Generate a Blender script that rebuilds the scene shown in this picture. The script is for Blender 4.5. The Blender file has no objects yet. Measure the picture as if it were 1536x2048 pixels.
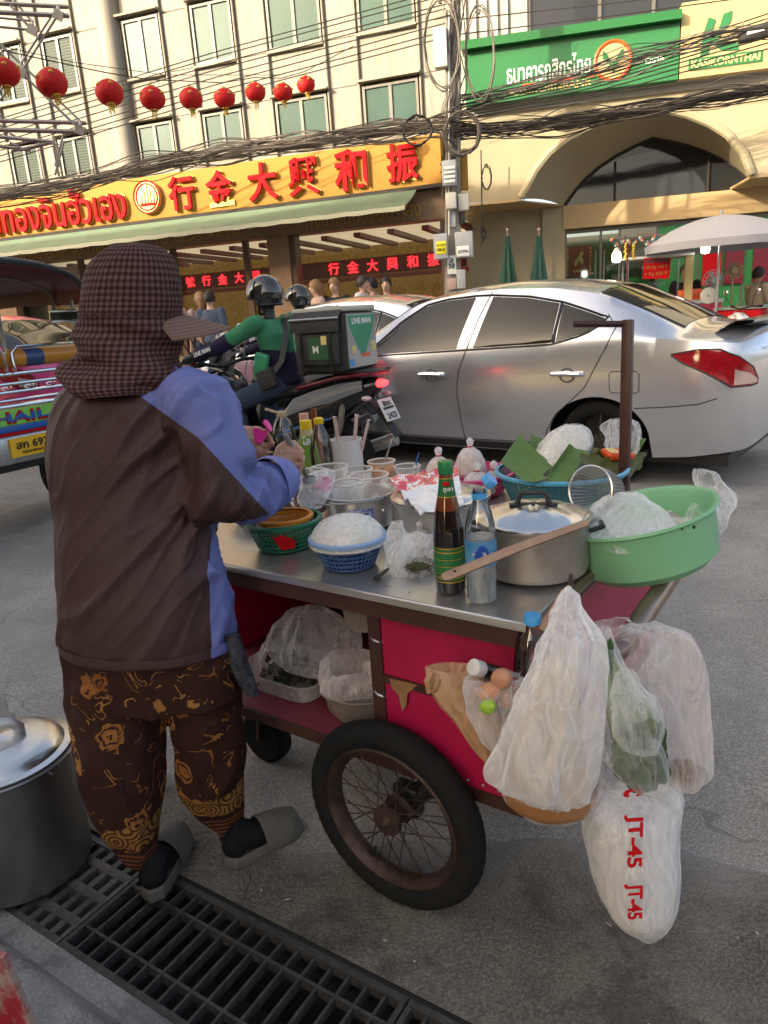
import bpy, bmesh, math, random
from mathutils import Vector, Matrix, noise, Euler
random.seed(7)
SC = bpy.context.scene
COL = SC.collection
# ---------------------------------------------------------------- camera
F_PX, CAM_H = 1420.0, 1.38
PITCH, ROLL = math.radians(15.5), math.radians(4.0)
_f = Vector((0, math.cos(PITCH), -math.sin(PITCH))); _r0 = Vector((1, 0, 0)); _u0 = _r0.cross(_f)
_r = _r0*math.cos(ROLL) - _u0*math.sin(ROLL); _u = _r0*math.sin(ROLL) + _u0*math.cos(ROLL)
CAM = Vector((0, 0, CAM_H))
cd = bpy.data.cameras.new('camera'); cam = bpy.data.objects.new('camera', cd); COL.objects.link(cam)
cam.matrix_world = Matrix(((_r.x, _u.x, -_f.x, 0), (_r.y, _u.y, -_f.y, 0), (_r.z, _u.z, -_f.z, CAM_H), (0, 0, 0, 1)))
cd.sensor_fit = 'VERTICAL'; cd.sensor_height = 36; cd.sensor_width = 27; cd.lens = F_PX/2048*36
cd.clip_start = 0.02; cd.clip_end = 500
SC.camera = cam
# ---------------------------------------------------------------- light
SUN_AZ, SUN_EL = math.radians(58), math.radians(20)     # azimuth the light travels towards (from +Y to the right)
w = bpy.data.worlds.new('World'); SC.world = w; w.use_nodes = True
nt = w.node_tree; nt.nodes.clear()
sky = nt.nodes.new('ShaderNodeTexSky'); sky.sky_type = 'NISHITA'; sky.sun_disc = False
sky.sun_elevation = SUN_EL; sky.sun_rotation = SUN_AZ + math.pi; sky.air_density = .7; sky.dust_density = 6.0; sky.ozone_density = .3
bg = nt.nodes.new('ShaderNodeBackground'); bg.inputs[1].default_value = 0.15
ow = nt.nodes.new('ShaderNodeOutputWorld'); nt.links.new(sky.outputs[0], bg.inputs[0]); nt.links.new(bg.outputs[0], ow.inputs[0])
sd = bpy.data.lights.new('sun', 'SUN'); sd.energy = 2.0; sd.angle = math.radians(0.6); sd.color = (1.0, 0.94, 0.85)
sun = bpy.data.objects.new('sun', sd); COL.objects.link(sun)
_sd = Vector((math.sin(SUN_AZ)*math.cos(SUN_EL), math.cos(SUN_AZ)*math.cos(SUN_EL), -math.sin(SUN_EL)))
sun.rotation_euler = _sd.to_track_quat('-Z', 'Y').to_euler()
SC.view_settings.view_transform = 'Standard'; SC.view_settings.look = 'None'
SC.view_settings.exposure = 2.0; SC.view_settings.gamma = 1.0; SC.view_settings.use_curve_mapping = False
SC.view_settings.use_white_balance = True; SC.view_settings.white_balance_temperature = 7600; SC.view_settings.white_balance_tint = 8
SC.render.engine = 'CYCLES'
SC.cycles.transparent_max_bounces = 14; SC.cycles.max_bounces = 6; SC.cycles.transmission_bounces = 6; SC.cycles.diffuse_bounces = 3; SC.cycles.glossy_bounces = 3
# ---------------------------------------------------------------- photo geometry helpers (where a thing stands in the world)
def ray(x, y): return _f + _r*((x-768)/F_PX) - _u*((y-1024)/F_PX)
def gz(x, y, z=0.0):
    d = ray(x, y); return CAM + d*((z-CAM_H)/d.z)
def dep(x, y, Y):
    d = ray(x, y); return CAM + d*(Y/d.y)
def V(*a): return Vector(a)
# ---------------------------------------------------------------- mesh builder
class MB:
    def __init__(s): s.v = []; s.f = []; s.m = []; s.uv = []
    def add(s, vs, fs, m=0, uv=None):
        o = len(s.v); s.v += [Vector(p) for p in vs]; s.f += [tuple(i+o for i in q) for q in fs]; s.m += [m]*len(fs)
        s.uv += (uv if uv else [(0, 0)]*len(vs)); return s
    def box(s, c, d, R=None, m=0):
        c = Vector(c); hx, hy, hz = d[0]/2, d[1]/2, d[2]/2
        P = [Vector((x, y, z)) for z in (-hz, hz) for y in (-hy, hy) for x in (-hx, hx)]
        if R is not None: P = [R @ p for p in P]
        return s.add([c+p for p in P], [(0,2,3,1),(4,5,7,6),(0,1,5,4),(2,6,7,3),(0,4,6,2),(1,3,7,5)], m)
    def bx(s, x0, x1, y0, y1, z0, z1, m=0): return s.box(((x0+x1)/2, (y0+y1)/2, (z0+z1)/2), (x1-x0, y1-y0, z1-z0), None, m)
    def tube(s, pts, r, n=8, closed=False, caps=True, m=0, flat=1.0):
        pts = [Vector(p) for p in pts]; k = len(pts); rs = r if isinstance(r, (list, tuple)) else [r]*k
        T = []
        for i in range(k):
            a = pts[(i-1) % k] if (closed or i > 0) else pts[i]; b = pts[(i+1) % k] if (closed or i < k-1) else pts[i]
            t = (b-a); T.append(t.normalized() if t.length > 1e-9 else Vector((0,0,1)))
        N = T[0].orthogonal().normalized(); vs = []; 
        if abs(T[0].z) < .95: N = Vector((0,0,1)); N = (N - T[0]*N.dot(T[0])).normalized()
        uv = []
        for i in range(k):
            N = (N - T[i]*N.dot(T[i])); N = N.normalized() if N.length > 1e-6 else T[i].orthogonal().normalized()
            B = T[i].cross(N)
            for j in range(n):
                a = 2*math.pi*j/n; vs.append(pts[i] + N*(math.cos(a)*rs[i]*flat) + B*(math.sin(a)*rs[i])); uv.append((j/n, i/k))
        fs = []
        for i in range(k if closed else k-1):
            i2 = (i+1) % k
            for j in range(n): j2 = (j+1) % n; fs.append((i*n+j, i*n+j2, i2*n+j2, i2*n+j))
        if caps and not closed: fs.append(tuple(range(n-1, -1, -1))); fs.append(tuple((k-1)*n+j for j in range(n)))
        return s.add(vs, fs, m, uv)
    def cyl(s, a, b, r0, r1=None, n=16, caps=True, m=0): return s.tube([a, b], [r0, r0 if r1 is None else r1], n, False, caps, m)
    def rings(s, R, closev=True, capa=True, capb=True, m=0, uv=True):
        k = len(R); n = len(R[0]); vs = [p for q in R for p in q]; fs = []; U = []
        for i in range(k):
            for j in range(n): U.append((j/n, i/max(1, k-1)))
        for i in range(k-1):
            for j in range(n if closev else n-1): j2 = (j+1) % n; fs.append((i*n+j, i*n+j2, (i+1)*n+j2, (i+1)*n+j))
        if capa: fs.append(tuple(range(n-1, -1, -1)))
        if capb: fs.append(tuple((k-1)*n+j for j in range(n)))
        return s.add(vs, fs, m, U)
    def lathe(s, prof, n=24, c=(0,0,0), R=None, m=0, capa=False, capb=False, fn=None, sx=1, sy=1):
        c = Vector(c); rr = []
        for (r, z) in prof:
            q = []
            for j in range(n):
                a = 2*math.pi*j/n; p = Vector((math.cos(a)*r*sx, math.sin(a)*r*sy, z))
                if fn: p = fn(p, a)
                if R is not None: p = R @ p
                q.append(c+p)
            rr.append(q)
        return s.rings(rr, True, capa, capb, m)
    def grid(s, G, m=0):
        return s.rings(G, False, False, False, m)
    def ball(s, c, r, nu=16, nv=10, R=None, m=0):
        c = Vector(c); r = r if isinstance(r, (tuple, list)) else (r, r, r); vs = []; fs = []
        for i in range(1, nv):
            t = math.pi*i/nv
            for j in range(nu):
                a = 2*math.pi*j/nu; vs.append(Vector((math.sin(t)*math.cos(a)*r[0], math.sin(t)*math.sin(a)*r[1], math.cos(t)*r[2])))
        top = len(vs); vs.append(Vector((0,0,r[2]))); vs.append(Vector((0,0,-r[2])))
        if R is not None: vs = [R @ p for p in vs]
        for i in range(nv-2):
            for j in range(nu): j2 = (j+1) % nu; fs.append((i*nu+j, (i+1)*nu+j, (i+1)*nu+j2, i*nu+j2))
        for j in range(nu): j2 = (j+1) % nu; fs.append((top, j, j2)); fs.append((top+1, (nv-2)*nu+j2, (nv-2)*nu+j))
        return s.add([c+p for p in vs], fs, m)
    def prism(s, poly, o, ax, ay, th, m=0):
        """polygon in the plane o + ax*u + ay*v, thickness th along ax x ay (centred on the front face)"""
        o, ax, ay = Vector(o), Vector(ax), Vector(ay); nn = ax.cross(ay).normalized(); k = len(poly)
        A = [o + ax*u + ay*v for u, v in poly]; B = [p - nn*th for p in A]
        fs = [tuple(range(k)), tuple(range(2*k-1, k-1, -1))] + [(i, k+i, k+(i+1) % k, (i+1) % k) for i in range(k)]
        return s.add(A+B, fs, m)
    def mesh(s, name, mats, smooth=True, recalc=True, angle=40):
        me = bpy.data.meshes.new(name); me.from_pydata([tuple(p) for p in s.v], [], s.f)
        for mm in (mats if isinstance(mats, (list, tuple)) else [mats]): me.materials.append(mm)
        if any(s.m): me.polygons.foreach_set('material_index', s.m)
        at = me.attributes.new('uvp', 'FLOAT2', 'POINT'); at.data.foreach_set('vector', [c for q in s.uv for c in q])
        me.update()
        if recalc:
            bm = bmesh.new(); bm.from_mesh(me); bmesh.ops.recalc_face_normals(bm, faces=bm.faces); bm.to_mesh(me); bm.free()
        if smooth: me.shade_smooth(); me.set_sharp_from_angle(angle=math.radians(angle))
        return me
    def build(s, name, mats, parent=None, smooth=True, world=False, angle=40, recalc=True, bevel=0, sub=0):
        if world and parent is not None:
            pr_ = parent
            while pr_.name not in PM: pr_ = pr_.parent
            mi = PM[pr_.name].inverted(); s.v = [mi @ p for p in s.v]
        me = s.mesh(name, mats, smooth, recalc, angle)
        if bevel or sub: me = bake(me, bevel, sub)
        o = bpy.data.objects.new(name, me); COL.objects.link(o)
        if parent is not None: o.parent = parent
        return o
    def fuse(s, voxel=0.01, it=4, fac=.5):
        """weld overlapping closed shapes into one continuous surface"""
        me = s.mesh('tmp', [], False); o = bpy.data.objects.new('tmp', me); COL.objects.link(o)
        md = o.modifiers.new('r', 'REMESH'); md.mode = 'VOXEL'; md.voxel_size = voxel
        sm = o.modifiers.new('s', 'SMOOTH'); sm.iterations = it; sm.factor = fac
        ev = o.evaluated_get(bpy.context.evaluated_depsgraph_get()); m2 = ev.to_mesh()
        s.v = [p.co.copy() for p in m2.vertices]; s.f = [tuple(p.vertices) for p in m2.polygons]; s.m = [0]*len(s.f); s.uv = [(0,0)]*len(s.v)
        ev.to_mesh_clear(); bpy.data.objects.remove(o); bpy.data.meshes.remove(me); return s
    def disp(s, fn):
        """move every vertex along its normal by fn(position, normal)"""
        me = s.mesh('tmp', [], False, False); ns = [p.normal.copy() for p in me.vertices]; bpy.data.meshes.remove(me)
        s.v = [p + n*fn(p, n) for p, n in zip(s.v, ns)]; return s
PM = {}
def bake(me, bevel=0, sub=0):
    o = bpy.data.objects.new('tmp', me); COL.objects.link(o)
    if bevel: b = o.modifiers.new('b', 'BEVEL'); b.width = bevel; b.segments = 2; b.limit_method = 'ANGLE'; b.angle_limit = math.radians(35)
    if sub: b = o.modifiers.new('s', 'SUBSURF'); b.levels = sub; b.render_levels = sub
    m2 = bpy.data.meshes.new_from_object(o.evaluated_get(bpy.context.evaluated_depsgraph_get()))
    m2.name = me.name; bpy.data.objects.remove(o); m2.shade_smooth(); m2.set_sharp_from_angle(angle=math.radians(45)); return m2
def thing(name, label, cat, loc=(0,0,0), rz=0.0, group=None):
    o = bpy.data.objects.new(name, None); COL.objects.link(o); o.empty_display_size = .1
    o.location = loc; o.rotation_euler = (0, 0, rz)
    PM[o.name] = Matrix.Translation(Vector(loc)) @ Matrix.Rotation(rz, 4, 'Z')
    return tag(o, label, cat, group)
def tag(o, label, cat, group=None, kind=None):
    o['label'] = label; o['category'] = cat
    if group: o['group'] = group
    if kind: o['kind'] = kind
    return o
def struct(o): o['kind'] = 'structure'; return o
def copytree(root, loc, rz, label, group=None):
    r = root.copy(); COL.objects.link(r); r.location = loc; r.rotation_euler = (0, 0, rz); r['label'] = label
    PM[r.name] = Matrix.Translation(Vector(loc)) @ Matrix.Rotation(rz, 4, 'Z')
    if group: r['group'] = group
    for ch in list(root.children):
        c = ch.copy(); COL.objects.link(c); c.parent = r
        for g in list(ch.children): d = g.copy(); COL.objects.link(d); d.parent = c
    return r
_tc = {}
def text(name, s, m, parent, c, ax, ay, h=None, w=None, ext=0.004, bold=0.0, shear=0, world=True):
    """lettering with real thickness: centred on c, reading along ax, upright along ay"""
    key = (s, ext, bold, shear)
    if key not in _tc:
        cu = bpy.data.curves.new('t', 'FONT'); cu.body = s; cu.extrude = 0; cu.offset = bold; cu.shear = shear; cu.resolution_u = 3
        o = bpy.data.objects.new('t', cu); COL.objects.link(o)
        me = bpy.data.meshes.new_from_object(o.evaluated_get(bpy.context.evaluated_depsgraph_get())); bpy.data.objects.remove(o)
        _tc[key] = ([v.co.copy() for v in me.vertices], [tuple(p.vertices) for p in me.polygons])
    vs, fs = _tc[key]
    x0 = min(p.x for p in vs); x1 = max(p.x for p in vs); y0 = min(p.y for p in vs); y1 = max(p.y for p in vs)
    sy = h/(y1-y0) if h else w/(x1-x0); sx = w/(x1-x0) if w else sy
    ax, ay = Vector(ax).normalized(), Vector(ay).normalized(); nn = ax.cross(ay); c = Vector(c)
    P = [c + ax*((p.x-(x0+x1)/2)*sx) + ay*((p.y-(y0+y1)/2)*sy) for p in vs]
    b = MB(); k = len(P); b.add([p + nn*ext for p in P], fs)
    ec = {}
    for q in fs:
        for i in range(len(q)):
            e = (q[i], q[(i+1) % len(q)]); ec[e] = 1
    side = [(a, bb) for (a, bb) in ec if (bb, a) not in ec]
    b.add(P, [])
    b.f += [(a+k, bb+k, bb, a) for a, bb in side]; b.m += [0]*len(side)
    return b.build(name, m, parent, smooth=False, world=world, recalc=False)
# ---------------------------------------------------------------- materials
def lin(c):
    return tuple(((x/255)/12.92 if x/255 <= .04045 else ((x/255+.055)/1.055)**2.4) for x in c)
def mat(name, col, rough=.6, metal=0, noise_=None, bump=None, spec=.5, coat=0, trans=0, ior=1.45, emit=None, alpha=None, sheen=0):
    """noise_=(scale, second colour, contrast 0..1) ; bump=(scale, strength, detail)"""
    m = bpy.data.materials.new(name); m.use_nodes = True; nt = m.node_tree; b = nt.nodes['Principled BSDF']
    b.inputs['Base Color'].default_value = (*col, 1); b.inputs['Roughness'].default_value = rough; b.inputs['Metallic'].default_value = metal
    b.inputs['Specular IOR Level'].default_value = spec; b.inputs['IOR'].default_value = ior
    if coat: b.inputs['Coat Weight'].default_value = coat; b.inputs['Coat Roughness'].default_value = .05
    if trans: b.inputs['Transmission Weight'].default_value = trans
    if sheen: b.inputs['Sheen Weight'].default_value = sheen
    if emit: b.inputs['Emission Color'].default_value = (*emit[:3], 1); b.inputs['Emission Strength'].default_value = emit[3]
    if alpha is not None: b.inputs['Alpha'].default_value = alpha
    tc = None
    if noise_ or bump: tc = nt.nodes.new('ShaderNodeTexCoord')
    if noise_:
        n = nt.nodes.new('ShaderNodeTexNoise'); n.inputs['Scale'].default_value = noise_[0]; n.inputs['Detail'].default_value = 4; n.inputs['Roughness'].default_value = .65
        nt.links.new(tc.outputs['Object'], n.inputs['Vector'])
        r = nt.nodes.new('ShaderNodeValToRGB'); k = noise_[2]; r.color_ramp.elements[0].position = .5-.5*(1-k)*.6; r.color_ramp.elements[1].position = .5+.5*(1-k)*.6
        r.color_ramp.elements[0].color = (*noise_[1], 1); r.color_ramp.elements[1].color = (*col, 1)
        nt.links.new(n.outputs['Fac'], r.inputs[0]); nt.links.new(r.outputs[0], b.inputs['Base Color'])
    if bump:
        n = nt.nodes.new('ShaderNodeTexNoise'); n.inputs['Scale'].default_value = bump[0]; n.inputs['Detail'].default_value = bump[2] if len(bump) > 2 else 3
        nt.links.new(tc.outputs['Object'], n.inputs['Vector'])
        bp = nt.nodes.new('ShaderNodeBump'); bp.inputs['Strength'].default_value = bump[1]; bp.inputs['Distance'].default_value = .01
        nt.links.new(n.outputs['Fac'], bp.inputs['Height']); nt.links.new(bp.outputs[0], b.inputs['Normal'])
    return m
class NG:
    """small node-graph helper"""
    def __init__(s, m): s.m = m; s.nt = m.node_tree; s.b = s.nt.nodes.get('Principled BSDF')
    def n(s, t, **k):
        x = s.nt.nodes.new(t)
        for a, v in k.items(): setattr(x, a, v)
        return x
    def l(s, a, b): s.nt.links.new(a, b)
    def math(s, op, a, b=None, c=None):
        x = s.n('ShaderNodeMath', operation=op)
        for i, q in enumerate((a, b, c)):
            if q is None: continue
            if isinstance(q, (int, float)): x.inputs[i].default_value = q
            else: s.l(q, x.inputs[i])
        return x.outputs[0]
    def mix(s, f, a, b):
        x = s.n('ShaderNodeMix', data_type='RGBA')
        for i, q in ((0, f), (6, a), (7, b)):
            if isinstance(q, (int, float)): x.inputs[i].default_value = q
            elif isinstance(q, tuple): x.inputs[i].default_value = (*q, 1)
            else: s.l(q, x.inputs[i])
        return x.outputs[2]
    def noise(s, vec, scale, detail=4, rough=.6, dist=0):
        x = s.n('ShaderNodeTexNoise'); x.inputs['Scale'].default_value = scale; x.inputs['Detail'].default_value = detail; x.inputs['Roughness'].default_value = rough; x.inputs['Distortion'].default_value = dist
        if vec is not None: s.l(vec, x.inputs['Vector'])
        return x.outputs['Fac']
    def ramp(s, f, stops):
        r = s.n('ShaderNodeValToRGB'); e = r.color_ramp.elements
        while len(e) < len(stops): e.new(.5)
        for q, (p, c) in zip(e, stops): q.position = p; q.color = (*c, 1) if len(c) == 3 else c
        s.l(f, r.inputs[0]); return r.outputs[0]
    def bump(s, h, st=.3, d=.01):
        x = s.n('ShaderNodeBump'); x.inputs['Strength'].default_value = st; x.inputs['Distance'].default_value = d; s.l(h, x.inputs['Height']); s.l(x.outputs[0], s.b.inputs['Normal'])
    def col(s, c): s.l(c, s.b.inputs['Base Color'])
def film(name, col=(.9,.9,.9), thin=.35, edge=.9, rough=.18, spec=.6, bumps=None):
    """thin plastic film: mostly clear face on, denser where the sheet turns away"""
    m = bpy.data.materials.new(name); m.use_nodes = True; g = NG(m); b = g.b
    b.inputs['Base Color'].default_value = (*col, 1); b.inputs['Roughness'].default_value = rough; b.inputs['Specular IOR Level'].default_value = spec
    t = g.n('ShaderNodeBsdfTransparent'); tr = g.n('ShaderNodeBsdfTranslucent'); tr.inputs[0].default_value = (*col, 1)
    a = g.n('ShaderNodeMixShader'); a.inputs[0].default_value = .35; g.l(b.outputs[0], a.inputs[1]); g.l(tr.outputs[0], a.inputs[2])
    tc = g.n('ShaderNodeTexCoord'); 
    mp_ = g.n('ShaderNodeMapping'); mp_.inputs['Scale'].default_value = (1, 1, .38); g.l(tc.outputs['Object'], mp_.inputs[0])
    nz = g.noise(mp_.outputs[0], 17, 3, .55, 1.6); ridge = g.math('SUBTRACT', 1.0, g.math('MULTIPLY', g.math('ABSOLUTE', g.math('SUBTRACT', nz, .5)), 9.0)); ridge = g.math('MAXIMUM', ridge, 0.0)
    bp = g.n('ShaderNodeBump'); bp.inputs['Strength'].default_value = .5; bp.inputs['Distance'].default_value = .012; g.l(g.math('ADD', nz, g.math('MULTIPLY', ridge, .25)), bp.inputs['Height']); g.l(bp.outputs[0], b.inputs['Normal'])
    lw = g.n('ShaderNodeLayerWeight'); lw.inputs[0].default_value = .45
    fac = g.math('ADD', thin, g.math('MULTIPLY', lw.outputs['Facing'], edge-thin)); fac = g.math('MINIMUM', g.math('ADD', fac, g.math('MULTIPLY', ridge, .18)), 1.0)
    x = g.n('ShaderNodeMixShader'); g.l(fac, x.inputs[0]); g.l(t.outputs[0], x.inputs[1]); g.l(a.outputs[0], x.inputs[2])
    g.l(x.outputs[0], g.nt.nodes['Material Output'].inputs[0]); return m
def clearp(name, col=(1,1,1), dens=.12, rough=.05):
    """clear bottle plastic or window glass without refraction: see-through with a gloss that grows at grazing angles"""
    m = bpy.data.materials.new(name); m.use_nodes = True; g = NG(m); g.nt.nodes.remove(g.b)
    t = g.n('ShaderNodeBsdfTransparent'); t.inputs[0].default_value = (*col, 1)
    gl = g.n('ShaderNodeBsdfGlossy'); gl.inputs['Roughness'].default_value = rough
    fr = g.n('ShaderNodeFresnel'); fr.inputs[0].default_value = 1.5
    x = g.n('ShaderNodeMixShader'); g.l(g.math('ADD', fr.outputs[0], dens), x.inputs[0]); g.l(t.outputs[0], x.inputs[1]); g.l(gl.outputs[0], x.inputs[2])
    g.l(x.outputs[0], g.nt.nodes['Material Output'].inputs[0]); return m
# ================================================================ SETTING
ES = V(-math.sin(math.radians(57)), math.cos(math.radians(57)), 0); EN = V(math.cos(math.radians(57)), math.sin(math.radians(57)), 0)
Z3 = V(0, 0, 1)
# ---- ground materials
def ground_mat(name, dark, light, spk, wet=0, sc=1.0, cracks=False):
    m = mat(name, dark, .85); g = NG(m); tc = g.n('ShaderNodeTexCoord'); o = tc.outputs['Object']
    big = g.noise(o, 2.2*sc, 4, .7); fine = g.noise(o, 130, 2, .8)
    c = g.ramp(big, [(.30, dark), (.70, light)])
    c = g.mix(g.math('MULTIPLY', g.ramp(fine, [(.42, (0,0,0)), (.72, (1,1,1))]), spk), c, tuple(min(1, 2.8*x) for x in light))
    # pale spots of gum and grit
    sp = g.n('ShaderNodeTexVoronoi'); sp.inputs['Scale'].default_value = 9; g.l(o, sp.inputs['Vector'])
    spot = g.math('MULTIPLY', g.math('LESS_THAN', sp.outputs['Distance'], .07), g.math('GREATER_THAN', big, .54))
    c = g.mix(g.math('MULTIPLY', spot, .5), c, (.30,.28,.25))
    g.col(c); g.l(g.math('SUBTRACT', .95, g.math('MULTIPLY', big, .35+wet)), g.b.inputs['Roughness'])
    if cracks:
        nw = g.n('ShaderNodeTexNoise'); nw.inputs['Scale'].default_value = 4; g.l(o, nw.inputs['Vector']); va = g.n('ShaderNodeVectorMath', operation='MULTIPLY_ADD'); g.l(nw.outputs['Color'], va.inputs[0]); va.inputs[1].default_value = (.35,.35,.35); g.l(o, va.inputs[2])
        ve = g.n('ShaderNodeTexVoronoi', feature='DISTANCE_TO_EDGE'); ve.inputs['Scale'].default_value = .9; g.l(va.outputs[0], ve.inputs['Vector'])
        c = g.mix(g.math('MULTIPLY', g.math('LESS_THAN', ve.outputs['Distance'], .004), .35), c, tuple(x*.35 for x in dark))
        st_ = g.ramp(g.noise(o, 3.1 if cracks is True else 1.1, 5, .7, .6), [(.50, (0,0,0)), (.60, (1,1,1))]); c = g.mix(g.math('MULTIPLY', st_, .6 if cracks is True else .22), c, tuple(x*.5 for x in dark)); g.col(c)
    g.bump(fine, .8, .01)
    return m
m_asph = ground_mat('asphalt', (.185,.174,.155), (.305,.288,.26), .42, 0, 1.0, 'fine')
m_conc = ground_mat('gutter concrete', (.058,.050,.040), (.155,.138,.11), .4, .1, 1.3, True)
m_pave = ground_mat('pavement concrete', (.20,.19,.18), (.34,.33,.31), .2, 0, 2.0, True)
def strip(u0, u1, s0, s1, z0, z1, nu, ns, jit=0):
    G = []
    for i in range(nu+1):
        row = []
        for j in range(ns+1):
            u = u0+(u1-u0)*i/nu; s = s0+(s1-s0)*j/ns
            p = EN*u + ES*s; p.z = z0+(z1-z0)*i/nu + (jit*noise.noise(p*1.7) if jit and 0 < i < nu else 0)
            row.append(p)
        G.append(row)
    return G
UG = EN.dot(gz(370, 1760)); UN = EN.dot(gz(345, 2046)); SEAM = ES.dot(gz(184, 1828))
b = MB(); us = [(UG+.012, 0.0), (UG+1.15, .012), (3.2, .055), (5.2, .10), (7.5, .105), (12.0, .10), (90, .08)]
G = []
for u, z in us:
    G.append([EN*u + ES*s + V(0,0,z) for s in (-90, -12, -6, -3, -1, 0, 1, 3, 6, 12, 30, 90)])
b.grid(G); struct(b.build('road', m_asph, angle=80))
# gutter apron: a concrete strip with a broken far edge
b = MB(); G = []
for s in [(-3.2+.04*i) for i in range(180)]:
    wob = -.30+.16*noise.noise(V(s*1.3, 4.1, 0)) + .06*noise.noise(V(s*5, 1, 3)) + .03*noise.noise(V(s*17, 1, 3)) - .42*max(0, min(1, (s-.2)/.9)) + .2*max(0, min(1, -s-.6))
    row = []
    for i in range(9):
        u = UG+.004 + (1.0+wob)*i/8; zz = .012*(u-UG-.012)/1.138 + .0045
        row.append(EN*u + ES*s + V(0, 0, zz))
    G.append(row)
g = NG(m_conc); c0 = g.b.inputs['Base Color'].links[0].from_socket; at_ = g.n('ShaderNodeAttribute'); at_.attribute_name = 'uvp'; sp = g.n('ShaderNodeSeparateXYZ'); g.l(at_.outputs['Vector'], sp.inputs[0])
tc = g.n('ShaderNodeTexCoord'); wear_shade = g.math('ADD', sp.outputs[0], g.math('MULTIPLY', g.math('SUBTRACT', g.noise(tc.outputs['Object'], 5, 4, .7), .5), .9)); fine = g.noise(tc.outputs['Object'], 130, 2, .8)
g.col(g.mix(g.ramp(wear_shade, [(.58,(0,0,0)), (.98,(1,1,1))]), c0, g.mix(fine, (.17,.16,.145), (.36,.342,.315))))  # near side dark with dirt and painted contact shade, wearing into asphalt farther out
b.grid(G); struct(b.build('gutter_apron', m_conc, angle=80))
# drain channel under the grates, kerb strip and pavement on the near side
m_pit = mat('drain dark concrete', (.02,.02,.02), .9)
b = MB()
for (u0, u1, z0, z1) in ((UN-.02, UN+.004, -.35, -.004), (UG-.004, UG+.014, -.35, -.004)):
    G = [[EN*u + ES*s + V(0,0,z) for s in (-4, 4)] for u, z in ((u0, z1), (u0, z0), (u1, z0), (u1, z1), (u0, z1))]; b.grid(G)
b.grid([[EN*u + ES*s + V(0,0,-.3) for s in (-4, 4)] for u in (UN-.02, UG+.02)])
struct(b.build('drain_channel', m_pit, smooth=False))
KZ = .085
b = MB(); G = [[EN*u + ES*s + V(0, 0, z+ (.006*noise.noise(V(s*3, u*9, 0)) if z > .01 else 0)) for s in [(-4+.1*i) for i in range(81)]] for u, z in ((UN, 0.001), (UN-.055, .002), (UN-.065, .02), (UN-.10, KZ-.012), (UN-.12, KZ), (UN-.35, KZ+.004), (UN-6, KZ+.02))]
b.grid(G); struct(b.build('pavement', m_pave, angle=50))
# ---- drain grates: every bar its own piece
m_iron = mat('cast iron', (.085,.082,.078), .55, .3, (30, (.045,.042,.038), .3), (60, .4))
m_iron2 = mat('worn cast iron', (.17,.162,.148), .6, .4, (14, (.06,.055,.05), .3), (50, .5))
def grate(label, s0, s1, cast, mt):
    sgn = thing('drain_grate', label, 'grate', EN*((UN+UG)/2) + ES*s0, math.atan2(ES.y, ES.x), 'drain grates in the gutter')
    L = s1-s0; W = UG-UN-.006; h = .03
    b = MB()
    for y in (-W/2+.008, W/2-.008): b.bx(0, L, y-.008, y+.008, -h, -.003)
    for x in (.006, L-.006): b.bx(x-.006, x+.006, -W/2+.017, W/2-.017, -h, -.0035)
    b.build('rim', mt, sgn, smooth=False)
    rails = (-.25, .25) if not cast else (-.27, .0, .27)
    rm = MB().bx(.014, L-.014, -.0035 if not cast else -.012, .0035 if not cast else .012, -h, -.0045).mesh('rail', mt, False)
    for q in rails:
        o = bpy.data.objects.new('rail', rm); COL.objects.link(o); o.parent = sgn; o.location = (0, q*W, 0)
    bw = .0065 if not cast else .019; st = .046 if not cast else .045
    bm_ = MB().bx(-bw/2, bw/2, -W/2+.0175, W/2-.0175, -h, -.006).mesh('bar', mt, False)
    n = int((L-.03)/st)
    for i in range(1, n+1):
        o = bpy.data.objects.new('bar', bm_); COL.objects.link(o); o.parent = sgn; o.location = (i*(L/(n+1)), 0, 0)
    return sgn
grate('slotted cast iron drain grate under the big stock pot', SEAM+.005, SEAM+.62, True, m_iron2)
grate('dark gridded drain grate under the vendor\'s left sandal', SEAM-.80, SEAM, False, m_iron)
grate('dark gridded drain grate running out at the bottom of the picture', SEAM-1.6, SEAM-.805, False, m_iron)
# red painted stand corner at the lower left edge
m_redp = mat('chipped red paint', (.30,.02,.03), .5, 0, (18, (.35,.25,.22), .75), (40, .3))
p = gz(18, 1985, KZ+.1)
t = thing('painted_stand', 'chipped red painted stand corner at the lower left edge', 'stand', (p.x-.05, p.y-.07, KZ+.004), math.radians(-20))
b = MB(); b.bx(-.11, .09, -.11, .07, .0, .02); b.build('foot_plate', m_redp, t, bevel=.004)
b = MB()
b.prism([(-.11,.02),(.085,.02),(.05,.20),(-.11,.20)], (0,.07,0), (1,0,0), (0,0,1), .012); b.build('side_panel', m_redp, t, smooth=False)
# far pavement
aM = V(.949,-.316,0).normalized(); nM = V(.316,.949,0).normalized(); OM = V(0,14.5,0)
def sz(x, y, off=0.0, a=aM, n=nM, O=OM):
    d = ray(x, y); tt = ((O+n*off-CAM).dot(n))/d.dot(n); q = CAM+d*tt; return (q-O).dot(a), q.z
b = MB()
A0 = OM - nM*2.3
b.grid([[A0+aM*s+nM*n_+V(0,0,z) for s in (-30, -10, 0, 10, 40)] for n_, z in ((0,.09), (0,.235), (.12,.24), (6,.25))])
struct(b.build('far_pavement', m_pave, smooth=False))
# ================================================================ GOLD SHOP BUILDING
fM = thing('shop_building', 'cream panelled building with vertical pipes above the gold shop', 'building', OM, math.atan2(aM.y, aM.x))
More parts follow.
